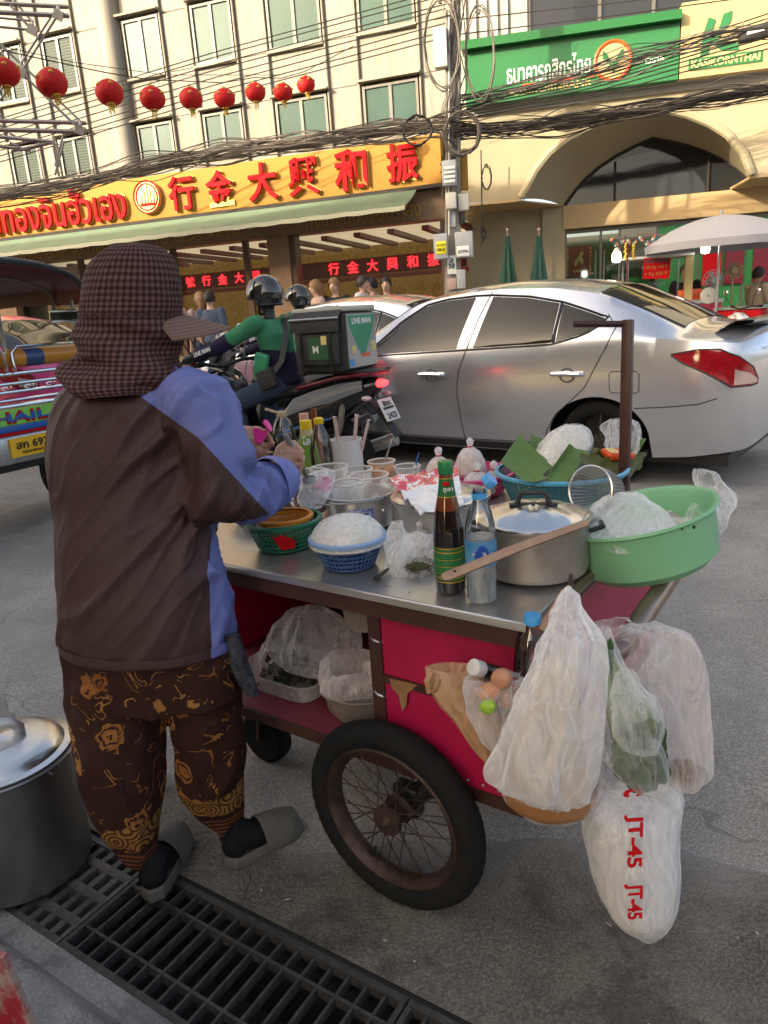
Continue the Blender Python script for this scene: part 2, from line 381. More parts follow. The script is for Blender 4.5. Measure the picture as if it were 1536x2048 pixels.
# local frame: x along the front to the right, -y towards the street, z up
m_cream = mat('cream panel', (.29,.278,.245), .75, 0, (1.1, (.235,.22,.185), .1), (20, .1))
g = NG(m_cream); tc = g.n('ShaderNodeTexCoord')
mp = g.n('ShaderNodeMapping'); mp.inputs['Scale'].default_value = (7, 7, .5); g.l(tc.outputs['Object'], mp.inputs[0])
c0 = g.b.inputs['Base Color'].links[0].from_socket
g.col(g.mix(g.math('MULTIPLY', g.ramp(g.noise(mp.outputs[0], 1.2, 6, .7), [(.46,(0,0,0)), (.72,(1,1,1))]), .75), c0, (.19,.155,.10)))
m_joint = mat('dark joint', (.16,.14,.10), .9)
m_pipe = mat('grey conduit', (.22,.205,.175), .6, .2, (3, (.15,.13,.10), .2))
m_wframe = mat('aluminium window frame', (.13,.125,.11), .5, .3)
m_hood = mat('window hood concrete', (.36,.33,.27), .8, 0, (6, (.22,.19,.14), .2))
m_pane = mat('green curtain behind glass', (.030,.070,.055), .35, 0, (.9, (.055,.105,.09), .05), None, .2, 0)
m_pane2 = mat('dark blind behind glass', (.06,.11,.09), .55, 0, (2, (.10,.16,.14), .1), None, .2, 0)
g = NG(m_pane2); tc = g.n('ShaderNodeTexCoord'); wv = g.n('ShaderNodeTexWave'); wv.bands_direction = 'Z'; wv.inputs['Scale'].default_value = 6; g.l(tc.outputs['Object'], wv.inputs['Vector'])
g.col(g.mix(wv.outputs['Fac'], (.015,.03,.025), (.055,.08,.065)))
ZC = [4.2, 4.6, 5.42, 6.2, 7.2, 8.05, 9.0, 10.2]
bays = [(-13.2,-12.3,0), (-12.3,-11.4,1), (-11.4,-10.7,0), (-10.7,-9.8,1), (-9.8,-8.55,0), (-8.55,-7.95,0), (-7.95,-7.1,1), (-7.1,-6.66,0), (-6.66,-5.8,1), (-5.8,-5.13,0), (-4.72,-3.8,1), (-3.8,-3.19,0), (-3.19,-2.25,1), (-2.25,-1.63,0), (-1.63,-.49,1), (-.49,.11,0), (.11,1.25,1), (1.25,1.75,0)]
b = MB(); b.bx(-13.2, 1.75, .03, .25, 4.0, 10.3); b.build('backing_wall', m_joint, fM, smooth=False)
_pm = {}
def piece(name, key, fn, parent, loc, mt, **k):
    if key not in _pm: _pm[key] = fn().mesh(name, mt, k.get('smooth', False))
    o = bpy.data.objects.new(name, _pm[key]); COL.objects.link(o); o.parent = parent; o.location = loc; return o
def window(parent, x0, x1, z0, z1, pane, hood=True, depth=.05):
    wv_ = MB(); t_ = .045; W, Hh = x1-x0, z1-z0
    wv_.bx(x0, x0+t_, -.045, .02, z0, z1); wv_.bx(x1-t_, x1, -.045, .02, z0, z1)
    wv_.bx(x0+t_, x1-t_, -.043, .02, z1-t_, z1); wv_.bx(x0+t_, x1-t_, -.043, .02, z0, z0+t_)
    xm = (x0+x1)/2; wv_.bx(xm-.03, xm+.03, -.038, .018, z0+t_, z1-t_)
    wf = wv_.build('window', m_wframe, parent, smooth=False)
    for a_, c_ in ((x0+t_, xm-.03), (xm+.03, x1-t_)): MB().bx(a_, c_, -.012, .01, z0+t_, z1-t_).build('pane', pane, wf, smooth=False)
    if hood: MB().bx(x0-.06, x1+.06, -.16, .0, z1+.05, z1+.085).build('hood', m_hood, wf, smooth=False)
    MB().bx(x0-.03, x1+.03, -.08, .0, z0-.045, z0-.003).build('sill', m_hood, wf, smooth=False)
for (x0, x1, wn) in bays:
    for i in range(len(ZC)-1):
        z0, z1 = ZC[i], ZC[i+1]
        if wn and i in (1, 3, 5):
            window(fM, x0+.05, x1-.05, z0+.0, z1-(.06 if i == 1 else 0), m_pane2 if x0 < -5.5 else m_pane); continue
        if z1 <= 4.7 and x0 > -20 and z0 < 4.2: continue
        MB().bx(x0+.006, x1-.006, -.0, .05, z0+.006, z1-.006).build('wall_panel', m_cream, fM, smooth=False)
pipes = sorted(set([q for bb in bays for q in bb[:2]]))
for x in pipes: piece('pipe', 'pipe', lambda: MB().cyl((0,0,4.2), (0,0,10.2), .026, n=10), fM, (x, -.035, 0), m_pipe, smooth=True)
MB().cyl((-4.93,-.06,4.2), (-4.93,-.06,10.2), .21, n=28).build('drum_column', m_cream, fM)
MB().bx(-13.3, 1.8, -.15, .3, 10.3, 10.55).build('parapet', m_cream, fM, smooth=False)
# ---- ground floor shopfront
m_stone = mat('brown stone', (.30,.20,.13), .35, 0, (9, (.24,.155,.10), .2))
m_stone2 = mat('dark brown stone', (.13,.085,.06), .35, 0, (9, (.10,.065,.045), .2))
m_gold = mat('gold lettering', (.62,.40,.12), .35, .6)
m_red = mat('red sign letter', (.46,.006,.012), .7, 0, None, None, .15)
m_yel = mat('yellow sign board', (.42,.23,.058), .8, 0, (.8, (.36,.19,.048), .1), None, .2)
m_neon = mat('red neon', (.8,.05,.05), .5, emit=(1,.02,.04,1.0))
m_maroon = mat('maroon pelmet', (.13,.02,.025), .4)
m_glass = clearp('shop window glass', (.92,.95,.93), .05)
m_dark = mat('dark interior', (.03,.025,.022), .8)
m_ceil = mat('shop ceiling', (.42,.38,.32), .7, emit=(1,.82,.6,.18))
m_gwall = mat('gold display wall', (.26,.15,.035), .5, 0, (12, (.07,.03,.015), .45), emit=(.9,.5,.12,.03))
b = MB(); b.bx(-13.2, 1.75, 2.98, 3.0, 1.0, 1.02); 
sh = thing('shopfront', 'glass gold shop front with brown stone columns and red neon characters inside', 'shop', OM+nM*.0, math.atan2(aM.y, aM.x))
for (x0, x1, mt) in ((-13.2,-12.6,m_stone), (-9.1,-8.5,m_stone), (-5.6,-5.0,m_stone), (-2.02,-1.56,m_stone), (1.50,1.75,m_stone2)):
    MB().bx(x0, x1, -.1, .32, .24, 3.0).build('column', mt, sh, smooth=False)
MB().bx(-1.56, -1.44, -.06, .2, .24, 3.0).build('column_edge', m_stone2, sh, smooth=False)
MB().bx(-13.2, 1.75, -.08, .3, 3.0, 3.52).build('fascia', m_stone, sh, smooth=False)
for x in (-12, -10.4, -7.6, -6.6, -4.25, -2.55): MB().bx(x-.06, x+.06, -.03, .06, .24, 2.995).build('mullion', m_stone2, sh, smooth=False)
for (x0, x1) in ((-12.6,-9.1), (-8.5,-5.6), (-5.0,-2.02), (-1.44,1.50)):
    MB().bx(x0, x1, .10, .11, .55, 2.985).build('pane', m_glass, sh, smooth=False)
    MB().bx(x0, x1, .02, .2, .24, .55).build('base_wall', m_stone2, sh, smooth=False)
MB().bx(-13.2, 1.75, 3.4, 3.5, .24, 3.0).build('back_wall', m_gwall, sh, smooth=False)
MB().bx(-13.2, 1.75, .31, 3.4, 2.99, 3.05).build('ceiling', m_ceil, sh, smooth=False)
MB().bx(-13.2, 1.75, .31, 3.4, .2, .25).build('floor', m_stone, sh, smooth=False)
b = MB()
for i in range(22): b.bx(-13+i*.7, -12.86+i*.7, .5, 3.2, 2.90, 2.985)
bm_o = b.build('ceiling_beams', m_maroon, sh, smooth=False); bm_o['kind'] = 'stuff'
MB().bx(-13.2, 1.75, 1.35, 1.42, 2.22, 2.56).build('pelmet', m_maroon, sh, smooth=False)
MB().bx(-13.2, 1.75, 1.28, 1.345, 2.12, 2.20).build('pelmet_rail', mat('pelmet rail', (.30,.04,.05), .4), sh, smooth=False)
MB().bx(-13.2, 1.75, 1.0, 1.7, .25, 1.15).build('counter', mat('counter red', (.22,.03,.03), .3), sh, smooth=False)
lx = OM + nM*0
def FP(x, z, off): return OM + aM*x + nM*off + Z3*z
for i, ch in enumerate('行金大興和振號'): text('neon_character', ch, m_neon, sh, FP(-1.2+i*.44, 2.40, 1.34), aM, Z3, h=.24, ext=.01, bold=.01)
for i, ch in enumerate('號行金大興'): text('neon_character', ch, m_neon, sh, FP(-4.75+i*.42, 2.40, 1.34), aM, Z3, h=.22, ext=.01, bold=.01)
text('gold_lettering', 'ห้างขายทองจินฮั้วเฮง', m_gold, sh, FP(-.05, 3.24, -.082), aM, Z3, w=2.4, h=.30, ext=.012)
text('gold_lettering', '行金大興和', m_gold, sh, FP(-3.6, 3.22, -.082), aM, Z3, w=2.0, h=.22, ext=.012)
text('gold_lettering', 'ห้างขายทองจินฮั้วเฮง', m_gold, sh, FP(-6.9, 3.22, -.082), aM, Z3, w=2.4, h=.28, ext=.012)
for k in range(9):   # hanging goods and shelves behind the glass, their gold glow put into the material
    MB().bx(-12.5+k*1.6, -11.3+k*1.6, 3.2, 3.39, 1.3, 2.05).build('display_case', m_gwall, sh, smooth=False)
# ---- yellow sign board with red characters
sg = thing('sign_board', 'long yellow shop sign board with raised red Chinese and Thai characters', 'sign', OM-nM*.32, math.atan2(aM.y, aM.x))
MB().bx(-9.4, 1.62, 0, .30, 3.56, 4.36).build('board', m_yel, sg, bevel=.01)
MB().bx(-9.42, 1.64, -.02, .31, 3.50, 3.555).build('bottom_trim', m_dark, sg, smooth=False)
m_gold2 = mat('gold letter edge', (.70,.45,.10), .4, .3)
def signpt(px, py): 
    s_, z_ = sz(px, py, -.32); return s_, z_
for ch, px, py, hh in (('行',366,383,.66),('金',442,375,.66),('大',527,357,.70),('興',609,347,.70),('和',703,331,.72),('振',806,322,.66)):
    s_, z_ = signpt(px, py); z_ = 3.96
    text('character_edge', ch, m_gold2, sg, FP(s_, z_, -.325), aM, Z3, h=hh, w=hh*.93, ext=.03, bold=.032)
    text('character', ch, m_red, sg, FP(s_, z_, -.356), aM, Z3, h=hh*.97, w=hh*.88, ext=.055, bold=.02)
s0_ = signpt(-60, 440)[0]; s1_ = signpt(257, 420)[0]
text('thai_lettering_edge', 'ขายทองจินฮั้วเฮง', m_gold2, sg, FP((s0_+s1_)/2, 3.98, -.325), aM, Z3, h=.74, w=s1_-s0_+.04, ext=.03, bold=.02)
text('thai_lettering', 'ขายทองจินฮั้วเฮง', m_red, sg, FP((s0_+s1_)/2, 3.98, -.356), aM, Z3, h=.72, w=s1_-s0_, ext=.055, bold=.012)
s_, z_ = signpt(297, 388); cc = V(s_, -.03, 3.97); RX = Matrix.Rotation(math.pi/2, 3, 'X')
MB().lathe([(0,.05),(.30,.05),(.31,.03),(.31,-.02)], 40, cc, RX, sy=1.0).build('emblem', mat('emblem gold', (.66,.36,.12), .4, .2), sg)
for r_ in (.30, .245): MB().tube([cc+V(math.cos(a)*r_, -.055, math.sin(a)*r_) for a in [i*math.pi/20 for i in range(40)]], .014, 6, True).build('emblem_ring', m_red, sg)
for i, hgt in enumerate((.16,.24,.34,.24,.16)): MB().bx(s_-.15+i*.07, s_-.115+i*.07, -.10, -.075, 3.86, 3.86+hgt).build('emblem_tower', m_gold, sg, smooth=False)
b = MB(); b.bx(s_-.16, s_+.16, -.098, -.076, 3.81, 3.853); b.build('emblem_base', m_red, sg, smooth=False)
# ---- green awning
m_awn = mat('faded green awning', (.17,.25,.17), .8, 0, (2.2, (.13,.19,.12), .1), (8, .1))
m_awnw = mat('awning pale hem', (.42,.44,.34), .8)
aw = thing('awning', 'faded green fabric awning below the yellow sign', 'awning', OM-nM*.05, math.atan2(aM.y, aM.x))
G = []
for i in range(5):
    t_ = i/4; G.append([V(-9.6+ (1.15+9.6)*j/60, -.28-.85*t_, 3.50-.36*t_-.03*math.sin(t_*3.1)+.008*math.sin(j*1.9)*t_) for j in range(61)])
b = MB(); b.grid(G); b.grid([[p+V(0,.004,-.012) for p in r_] for r_ in G]); b.build('canopy', m_awn, aw, recalc=False)
b = MB(); b.grid([[p+V(0,-.004,.004) for p in G[4]], [p+V(0,-.006,-.07) for p in G[4]]]); b.build('valance', m_awnw, aw, recalc=False)
for x in (-8, -5, -2, 1.0): MB().cyl((x,-.06,3.0), (x,-1.1,3.13), .012, n=6).build('bracket', m_pipe, aw)
# ================================================================ BANK BUILDING
thB = math.radians(78); aB = V(math.sin(thB), -math.cos(thB), 0); nB = V(math.cos(thB), math.sin(thB), 0); OB = OM+aM*1.75
rB = math.atan2(aB.y, aB.x)
def szb(x, y, off=0.0): return sz(x, y, off, aB, nB, OB)
def FB(x, z, off): return OB + aB*x + nB*off + Z3*z
m_bank = mat('bank yellow render', (.38,.33,.22), .8, 0, (1.2, (.33,.28,.18), .1), (25, .15))
m_bank2 = mat('bank grey render', (.40,.39,.36), .8, 0, (2, (.30,.29,.26), .1))
m_tan = mat('bank tan panel', (.47,.34,.18), .7, 0, (2, (.43,.30,.16), .1))
bk = thing('bank_building', 'pale yellow bank building with a deep pointed arch', 'building', OB, rB)
# front plate with the arch cut out: quads between the arch line and the top
arch = [(1.20,3.20),(1.30,3.34),(1.46,3.62),(1.70,3.88),(2.0,4.07),(2.4,4.23),(2.85,4.33),(3.25,4.40),(3.55,4.37),(3.95,4.24),(4.3,4.07),(4.6,3.86),(4.85,3.56),(4.97,3.30),(5.0,3.20)]
back = [(2.02,3.16),(2.10,3.27),(2.22,3.42),(2.40,3.60),(2.66,3.79),(2.95,3.95),(3.30,4.09),(3.62,4.19),(3.92,4.10),(4.25,3.99),(4.55,3.86),(4.85,3.69),(5.10,3.51),(5.30,3.33),(5.42,3.16)]
TOPZ = 4.72; b = MB()
fr = [(.10,3.22)]+[(.5,3.22)]+arch+[(5.3,3.22),(6.0,3.22)]
G = [[V(x, 0, z) for x, z in fr], [V(x, 0, TOPZ) for x, z in fr]]
b.grid(G); b.build('arch_front', m_bank, bk, smooth=False)
b = MB(); b.grid([[V(a[0]+(c[0]-a[0])*t_, 1.3*t_, a[1]+(c[1]-a[1])*t_ + .06*math.sin(t_*3.14)) for a, c in zip(arch, back)] for t_ in [i/6 for i in range(7)]])
b.build('arch_vault', m_bank, bk, angle=30)
b = MB(); b.prism([(1.2,0),(2.04,1.3),(1.2,1.3)], (0,0,3.19), (1,0,0), (0,1,0), .03); b.build('springing_soffit', m_tan, bk, smooth=False)
MB().tube([V(x, -.03, z+.02) for x, z in arch], .07, 8).build('arch_moulding', m_bank, bk)
for x0, x1 in ((.10,1.2),(5.0,9.5)): MB().bx(x0, x1, .0, 1.3, 3.17, 3.215).build('overhang_soffit', m_tan, bk, smooth=False)
b = MB(); b.bx(6.0, 9.5, 0, .1, 3.22, TOPZ); b.build('front_wall', m_bank, bk, smooth=False)
MB().bx(.02, .10, -.05, 1.3, 3.17, 9.8).build('party_wall', m_bank2, bk, smooth=False)
b = MB(); b.bx(.10, 9.5, -.12, .0, TOPZ, TOPZ+.09); b.bx(.10, 9.5, -.06, .0, TOPZ-.1, TOPZ); b.build('cornice', m_bank2, bk, smooth=False)
b = MB(); b.bx(.10, 9.5, .02, .3, TOPZ+.09, 5.75); b.bx(.1, 1.35, .02, .3, 5.75, 9.8); b.bx(5.6, 9.5, .02, .3, 5.75, 9.8); b.bx(1.35, 5.6, .02, .3, 7.6, 9.8); b.build('upper_wall', m_bank2, bk, smooth=False)
m_bwin = mat('dark bank window', (.02,.022,.024), .06, 0, None, None, .6)
for i, (x0, x1) in enumerate(((1.35,2.5),(2.5,3.35),(3.35,4.4),(4.4,5.6))):
    f_ = MB(); f_.bx(x0, x0+.05, .05, .15, 5.75, 7.6); f_.bx(x0+.05, x1, .05, .15, 5.75, 5.82); f_.bx(x0+.05, x1, .05, .15, 6.6, 6.66); wf = f_.build('window', m_wframe, bk, smooth=False)
    MB().bx(x0+.05, x1, .10, .12, 5.82, 6.6).build('pane', m_bwin, wf, smooth=False); MB().bx(x0+.05, x1, .10, .12, 6.66, 7.6).build('pane', m_bwin, wf, smooth=False)
for x in (.25, .42, .6, .78, .95): MB().bx(x, x+.08, -.03, .018, 5.8, 9.8).build('pier_rib', m_bank2, bk, smooth=False)
# window inside the arch, beam, lower wall
b = MB(); b.grid([[V(x, 1.28, 3.16) for x, z in back], [V(x, 1.28, z) for x, z in back]]); b.build('arch_window', m_bwin, bk, smooth=False)
MB().tube([V(x, 1.26, z) for x, z in back], .03, 6).build('arch_window_frame', m_dark, bk)
for x in (2.95, 4.6): MB().bx(x-.02, x+.02, 1.24, 1.27, 3.16, 3.86).build('arch_window_bar', m_dark, bk, smooth=False)
MB().bx(2.0, 9.5, 1.22, 1.5, 2.74, 3.165).build('beam', m_tan, bk, smooth=False)
b = MB(); b.bx(.10, 1.35, 1.3, 1.6, .25, 3.17); b.build('side_wall', m_bank, bk, smooth=False)
for x0, x1, y in ((1.35,1.6,1.34),(1.6,1.78,1.20),(1.78,2.03,1.26)): MB().bx(x0, x1, y, 1.6, .25, 3.165).build('pier', m_bank, bk, smooth=False)
m_green = mat('bank green', (.02,.22,.06), .4); m_bglass = clearp('bank door glass', (.75,.8,.78), .06)
MB().bx(2.03, 9.5, 3.2, 3.3, .25, 2.74).build('hall_wall', m_green, bk, smooth=False)
MB().bx(2.03, 9.5, 1.5, 3.2, .24, .26).build('hall_floor', m_pave, bk, smooth=False)
for x0, x1 in ((2.03,2.7),(2.7,3.05),(3.05,3.75),(3.75,4.5),(4.5,5.3),(5.3,6.2)):
    f_ = MB(); f_.bx(x0, x0+.04, 1.38, 1.44, .25, 2.735); f_.bx(x0+.04, x1, 1.38, 1.44, 2.66, 2.735); wf = f_.build('glazing', m_wframe, bk, smooth=False)
    MB().bx(x0+.04, x1, 1.40, 1.41, .25, 2.66).build('pane', m_bglass if x0 < 3.6 else m_green, wf, smooth=False)
for x in (2.62, 2.78): MB().cyl((x,1.34,.8), (x,1.34,2.3), .02, n=8).build('door_handle', m_wframe, bk)
for i,x in enumerate((4.6, 5.0, 5.5)): MB().bx(x, x+.34, 1.34, 1.375, 1.5, 2.35).build('cash_machine', mat('cash machine maroon', (.16,.01,.03), .3) if i else bpy.data.materials['red sign letter'], bk, smooth=False)
# ---- bank sign
bs = thing('bank_sign', 'green bank sign with white Thai lettering and a red ringed emblem', 'sign', OB-nB*.18, rB)
m_kg = mat('bank sign green', (.018,.15,.05), .4); m_kgd = mat('bank sign dark green', (.008,.12,.03), .4); m_wht = mat('white lettering', (.75,.77,.74), .5)
m_ky = mat('bank sign cream', (.44,.34,.17), .5); m_orr = mat('orange red ring', (.70,.09,.02), .4); m_lg = mat('lettering yellow', (.68,.55,.22), .5)
MB().bx(.30, 3.73, -.12, .13, 4.73, 5.55).build('green_board', m_kg, bs, smooth=False)
MB().bx(.26, 3.73, -.26, .13, 5.55, 5.68).build('top_hood', m_kgd, bs, smooth=False)
text('thai_lettering', 'ธนาคารกสิกรไทย', m_wht, bs, FB(1.68, 5.14, -.302), aB, Z3, w=1.36, h=.34, ext=.008, bold=.012)
MB().bx(1.25, 2.42, -.128, -.119, 4.925, 4.95).build('red_rule', m_orr, bs, smooth=False)
text('lettering', 'KASIKORNBANK', m_lg, bs, FB(1.72, 4.85, -.302), aB, Z3, w=1.35, h=.11, ext=.006, bold=.02)
text('branch_lettering', 'เยาวราช', m_wht, bs, FB(3.29, 5.05, -.302), aB, Z3, w=.42, ext=.006, bold=.01)
cc = V(2.71, -.122, 5.12)
MB().lathe([(0,.012),(.29,.012),(.29,0)], 36, cc, RX).build('emblem_disc', m_ky, bs)
MB().tube([cc+V(math.cos(a)*.28, -.012, math.sin(a)*.28) for a in [i*math.pi/24 for i in range(48)]], .026, 8, True).build('emblem_ring', m_orr, bs)
for sg_ in (-1, 1):
    for k in range(3):
        L = [(.01*sg_, -.10+.03*k), ((.06+.05*k)*sg_, -.06+.05*k), ((.10+.03*k)*sg_, .06+.05*k), ((.05+.03*k)*sg_, .02+.05*k)]
        if sg_ < 0: L = L[::-1]
        MB().prism(L, cc+V(0,-.024-.002*k,0), (1,0,0), (0,0,1), .006).build('emblem_leaf', m_kgd, bs, smooth=False)
MB().bx(2.70, 2.74, -.146, -.136, 4.94, 5.1).build('emblem_stem', m_kgd, bs, smooth=False)
ks = thing('bank_logo_sign', 'cream bank sign with a green brush stroke K', 'sign', OB-nB*.18, rB)
MB().bx(3.75, 5.45, -.115, .13, 4.73, 5.80).build('cream_board', m_ky, ks, smooth=False)
K1 = [(4.16,5.12),(4.34,5.16),(4.36,5.45),(4.45,5.72),(4.30,5.78),(4.20,5.5)]
K2 = [(4.36,5.40),(4.52,5.55),(4.60,5.80),(4.78,5.84),(4.76,5.66),(4.60,5.47),(4.48,5.40),(4.66,5.30),(4.92,5.26),(4.96,5.14),(4.62,5.16),(4.40,5.30)]
for P_ in (K1, K2): MB().prism([(4.05+(x-4.16)*.72, 5.02+(z-5.12)*.80) for x, z in P_], (0,-.116,0), (1,0,0), (0,0,1), -.014).build('letter_stroke', m_kg, ks, smooth=False)
MB().bx(3.88, 4.98, -.13, -.116, 4.83, 4.995).build('green_band', m_kg, ks, smooth=False)
text('lettering', 'KASIKORNTHAI', m_lg, ks, FB(4.43, 4.912, -.312), aB, Z3, w=1.02, h=.11, ext=.006, bold=.02)
# ================================================================ BUILDING ON THE NEAR SIDE (its shade falls over the street)
m_nb = mat('shophouse render', (.38,.31,.19), .85, 0, (1, (.31,.25,.15), .1)); m_nb2 = mat('low building render', (.26,.23,.19), .85, 0, (1, (.20,.17,.14), .1))
nb = thing('shophouse', 'tall yellowish shophouse behind the viewer on the left whose shade covers the street', 'building', V(0,0,0)-nM*2.6, math.atan2(aM.y, aM.x))
MB().bx(-16.4, -3.2, -5, 0, KZ+.02, 11.25).build('wall', m_nb, nb, smooth=False)
MB().bx(-46, -16.45, -5, 0, KZ+.02, 10.8).build('wall', m_nb, nb, smooth=False)
for k in range(3):
    for j in range(14): MB().bx(-36+j*2.3, -34.7+j*2.3, -.02, .04, 4.4+k*2.1, 5.7+k*2.1).build('window', m_bwin, nb, smooth=False)
for k in range(3): MB().bx(-40, -3.25, .0, .55, 3.95+k*2.1, 4.08+k*2.1).build('balcony_slab', m_nb2, nb, smooth=False)
MB().bx(-40, -3.3, .0, .2, 9.6, 10.75).build('sign_band', m_yel, nb, smooth=False)
for k in range(5): text('sign_lettering', 'ห้างทองจินฮั้วเฮง', m_red, nb, PM[nb.name] @ V(-34+k*6.6, .21, 10.15), -aM, Z3, w=5.2, h=.8, ext=.03, bold=.01)
lb = thing('low_building', 'low shop row behind the viewer on the right, out of the picture', 'building', V(0,0,0)-nM*9.0, math.atan2(aM.y, aM.x))
MB().bx(-2.5, 30, -4, 0, KZ+.02, 4.3).build('wall', m_nb2, lb, smooth=False)
for j in range(10): MB().bx(-2+j*3.0, .4+j*3.0, -.02, .03, .4, 2.6).build('shopfront', m_bwin if j % 3 else m_maroon, lb, smooth=False)
MB().bx(-2.4, 28, .0, .25, 2.9, 4.1).build('sign_band', m_yel, lb, smooth=False)
# ================================================================ VEHICLES
def interp(T, x):
    if x <= T[0][0]: return T[0][1]
    for (a, p), (b_, q) in zip(T, T[1:]):
        if x <= b_:
            t_ = (x-a)/(b_-a); return p+(q-p)*t_
    return T[-1][1]
def smooth_tab(T, n=3):
    X0, X1 = T[0][0], T[-1][0]; k = 160; ys = [interp(T, X0+(X1-X0)*i/k) for i in range(k+1)]
    for _ in range(n): ys = [ys[0]]+[(ys[i-1]+2*ys[i]+ys[i+1])/4 for i in range(1, k)]+[ys[-1]]
    def f(x):
        t_ = max(0, min(k-1e-6, (x-X0)/(X1-X0)*k)); i = int(t_); return ys[i]+(ys[i+1]-ys[i])*(t_-i)
    return f
zt_ = smooth_tab([(-1.03,.96),(-.99,1.045),(-.66,1.075),(-.54,1.085),(-.25,1.235),(.08,1.385),(.42,1.448),(.85,1.473),(1.13,1.468),(1.5,1.435),(1.68,1.395),(2.1,1.19),(2.45,1.025),(2.6,.995),(3.0,.92),(3.25,.83),(3.38,.70),(3.42,.55)], 2)
zb_ = smooth_tab([(-1.03,.90),(-.9,.955),(-.5,1.0),(-.12,1.03),(.97,.965),(2.04,.935),(2.5,.91),(3.0,.84),(3.3,.74),(3.42,.52)], 3)
wb_ = smooth_tab([(-1.03,.40),(-1.0,.52),(-.94,.64),(-.85,.735),(-.7,.79),(-.6,.808),(-.2,.828),(.5,.836),(1.5,.838),(2.3,.832),(2.8,.80),(3.1,.74),(3.3,.62),(3.42,.45)], 2)
wr_ = smooth_tab([(-1.03,.36),(-.9,.56),(-.7,.62),(-.5,.63),(-.2,.625),(.1,.61),(.5,.605),(1.3,.605),(1.7,.61),(2.1,.64),(2.5,.69),(3.0,.64),(3.3,.52),(3.42,.38)], 3)
sill_ = smooth_tab([(-1.03,.36),(-.95,.27),(-.6,.22),(-.35,.20),(.4,.19),(2.2,.19),(3.1,.20),(3.42,.30)], 2)
HUBZ, AXF = .30, 2.60
def zlow(x):
    z = sill_(x)
    for hx in (0, AXF):
        d = abs(x-hx)
        if d < .372: z = max(z, HUBZ + .325*math.sqrt(max(0, 1-(d/.372)**2)))
    return z
def lowy(x, z):
    zb = zb_(x); wb = wb_(x); t_ = max(0, min(1.2, (z-.19)/(zb-.19)))
    y = wb - .055*max(0, 1-t_)**2.2*1.3 + .020*math.sin(min(1, t_)*math.pi)
    if t_ > .86: y -= .018*((t_-.86)/.14)**1.5
    y += .006*math.exp(-((z-zb+.055)/.018)**2)          # shoulder crease
    return y
def topz(x, y):
    zt, zb, wr = zt_(x), zb_(x), wr_(x); ze = max(zb+.012, zt-.055-.02*(zt-zb)); return ze + (zt-ze)*(1-min(1, abs(y)/wr)**2.6)
def ghy(x, z):
    zt, zb, wr = zt_(x), zb_(x), wr_(x); ze = max(zb+.012, zt-.055-.02*(zt-zb)); t_ = max(0, min(1, (z-zb)/(ze-zb))); y0 = lowy(x, zb)
    return y0 + (wr-y0)*(t_**1.18)
def sidey(x, z): return lowy(x, z) if z <= zb_(x) else ghy(x, z)
def car_section(x):
    P = []; zl = zlow(x); zb = zb_(x)
    for i in range(11): z = zl+(zb-zl)*i/10; P.append(V(x, lowy(x, z), z))
    zt, wr = zt_(x), wr_(x); ze = max(zb+.012, zt-.055-.02*(zt-zb))
    for i in range(1, 7): z = zb+(ze-zb)*i/6; P.append(V(x, ghy(x, z), z))
    for i in range(1, 9): y = wr*(1-i/8); P.append(V(x, y, topz(x, y)))
    return P + [V(p.x, -p.y, p.z) for p in reversed(P[:-1])]
m_tyre = mat('tyre rubber', (.010,.010,.010), .85, 0, (40, (.017,.017,.016), .3), None, .2)
m_black = mat('black plastic', (.02,.02,.021), .45); m_chrome = mat('chrome', (.75,.75,.75), .12, 1)
m_rim = mat('dark alloy', (.10,.085,.07), .4, .8); m_cglass = mat('tinted car glass', (.022,.019,.011), .03, 0, None, None, .5, 0)
m_lampr = mat('red lamp lens', (.42,.008,.018), .08, 0, (30, (.22,.004,.01), .3), None, .8, .8)
m_lampw = mat('clear lamp lens', (.55,.40,.38), .08, .2, None, None, .8, .6)
m_seam = mat('door seam', (.03,.03,.032), .7)
def wheel(parent, x, y, sg):
    t_ = MB(); R0 = .298
    prof = [(.200,-.085),(.225,-.10),(.27,-.10),(.290,-.085),(R0,-.05),(R0,.05),(.290,.085),(.27,.10),(.225,.10),(.200,.085)]
    t_.lathe(prof, 40, (x, y, HUBZ), Matrix.Rotation(math.pi/2, 3, 'X')); ty = t_.build('wheel', m_tyre, parent)
    r_ = MB(); r_.lathe([(.202,.07),(.198,.078),(.188,.06),(.18,-.04)], 40, (x, y, HUBZ), Matrix.Rotation(-math.pi/2*sg, 3, 'X'))
    for k in range(5):
        a = k*2*math.pi/5+.3; c_, s_ = math.cos(a), math.sin(a)
        r_.tube([(x, y+sg*.055, HUBZ), (x+c_*.1, y+sg*.06, HUBZ+s_*.1), (x+c_*.192, y+sg*.05, HUBZ+s_*.192)], [.034,.026,.030], 6, flat=.5)
    r_.lathe([(0,.075),(.05,.072),(.062,.05),(.062,0)], 20, (x, y, HUBZ), Matrix.Rotation(-math.pi/2*sg, 3, 'X'))
    r_.build('rim', m_rim, ty)
    MB().lathe([(0,.0),(.19,.0)], 30, (x, y-sg*.02, HUBZ), Matrix.Rotation(math.pi/2, 3, 'X')).build('brake_disc', m_black, ty)
    MB().lathe([(.33,-.14),(.352,.06)], 40, (x, y-sg*.02, HUBZ), Matrix.Rotation(-math.pi/2*sg, 3, 'X')).build('arch_liner', m_black, ty)
    MB().lathe([(0,0),(.34,0)], 30, (x, y-sg*.16, HUBZ), Matrix.Rotation(math.pi/2, 3, 'X')).build('arch_back', m_black, ty)
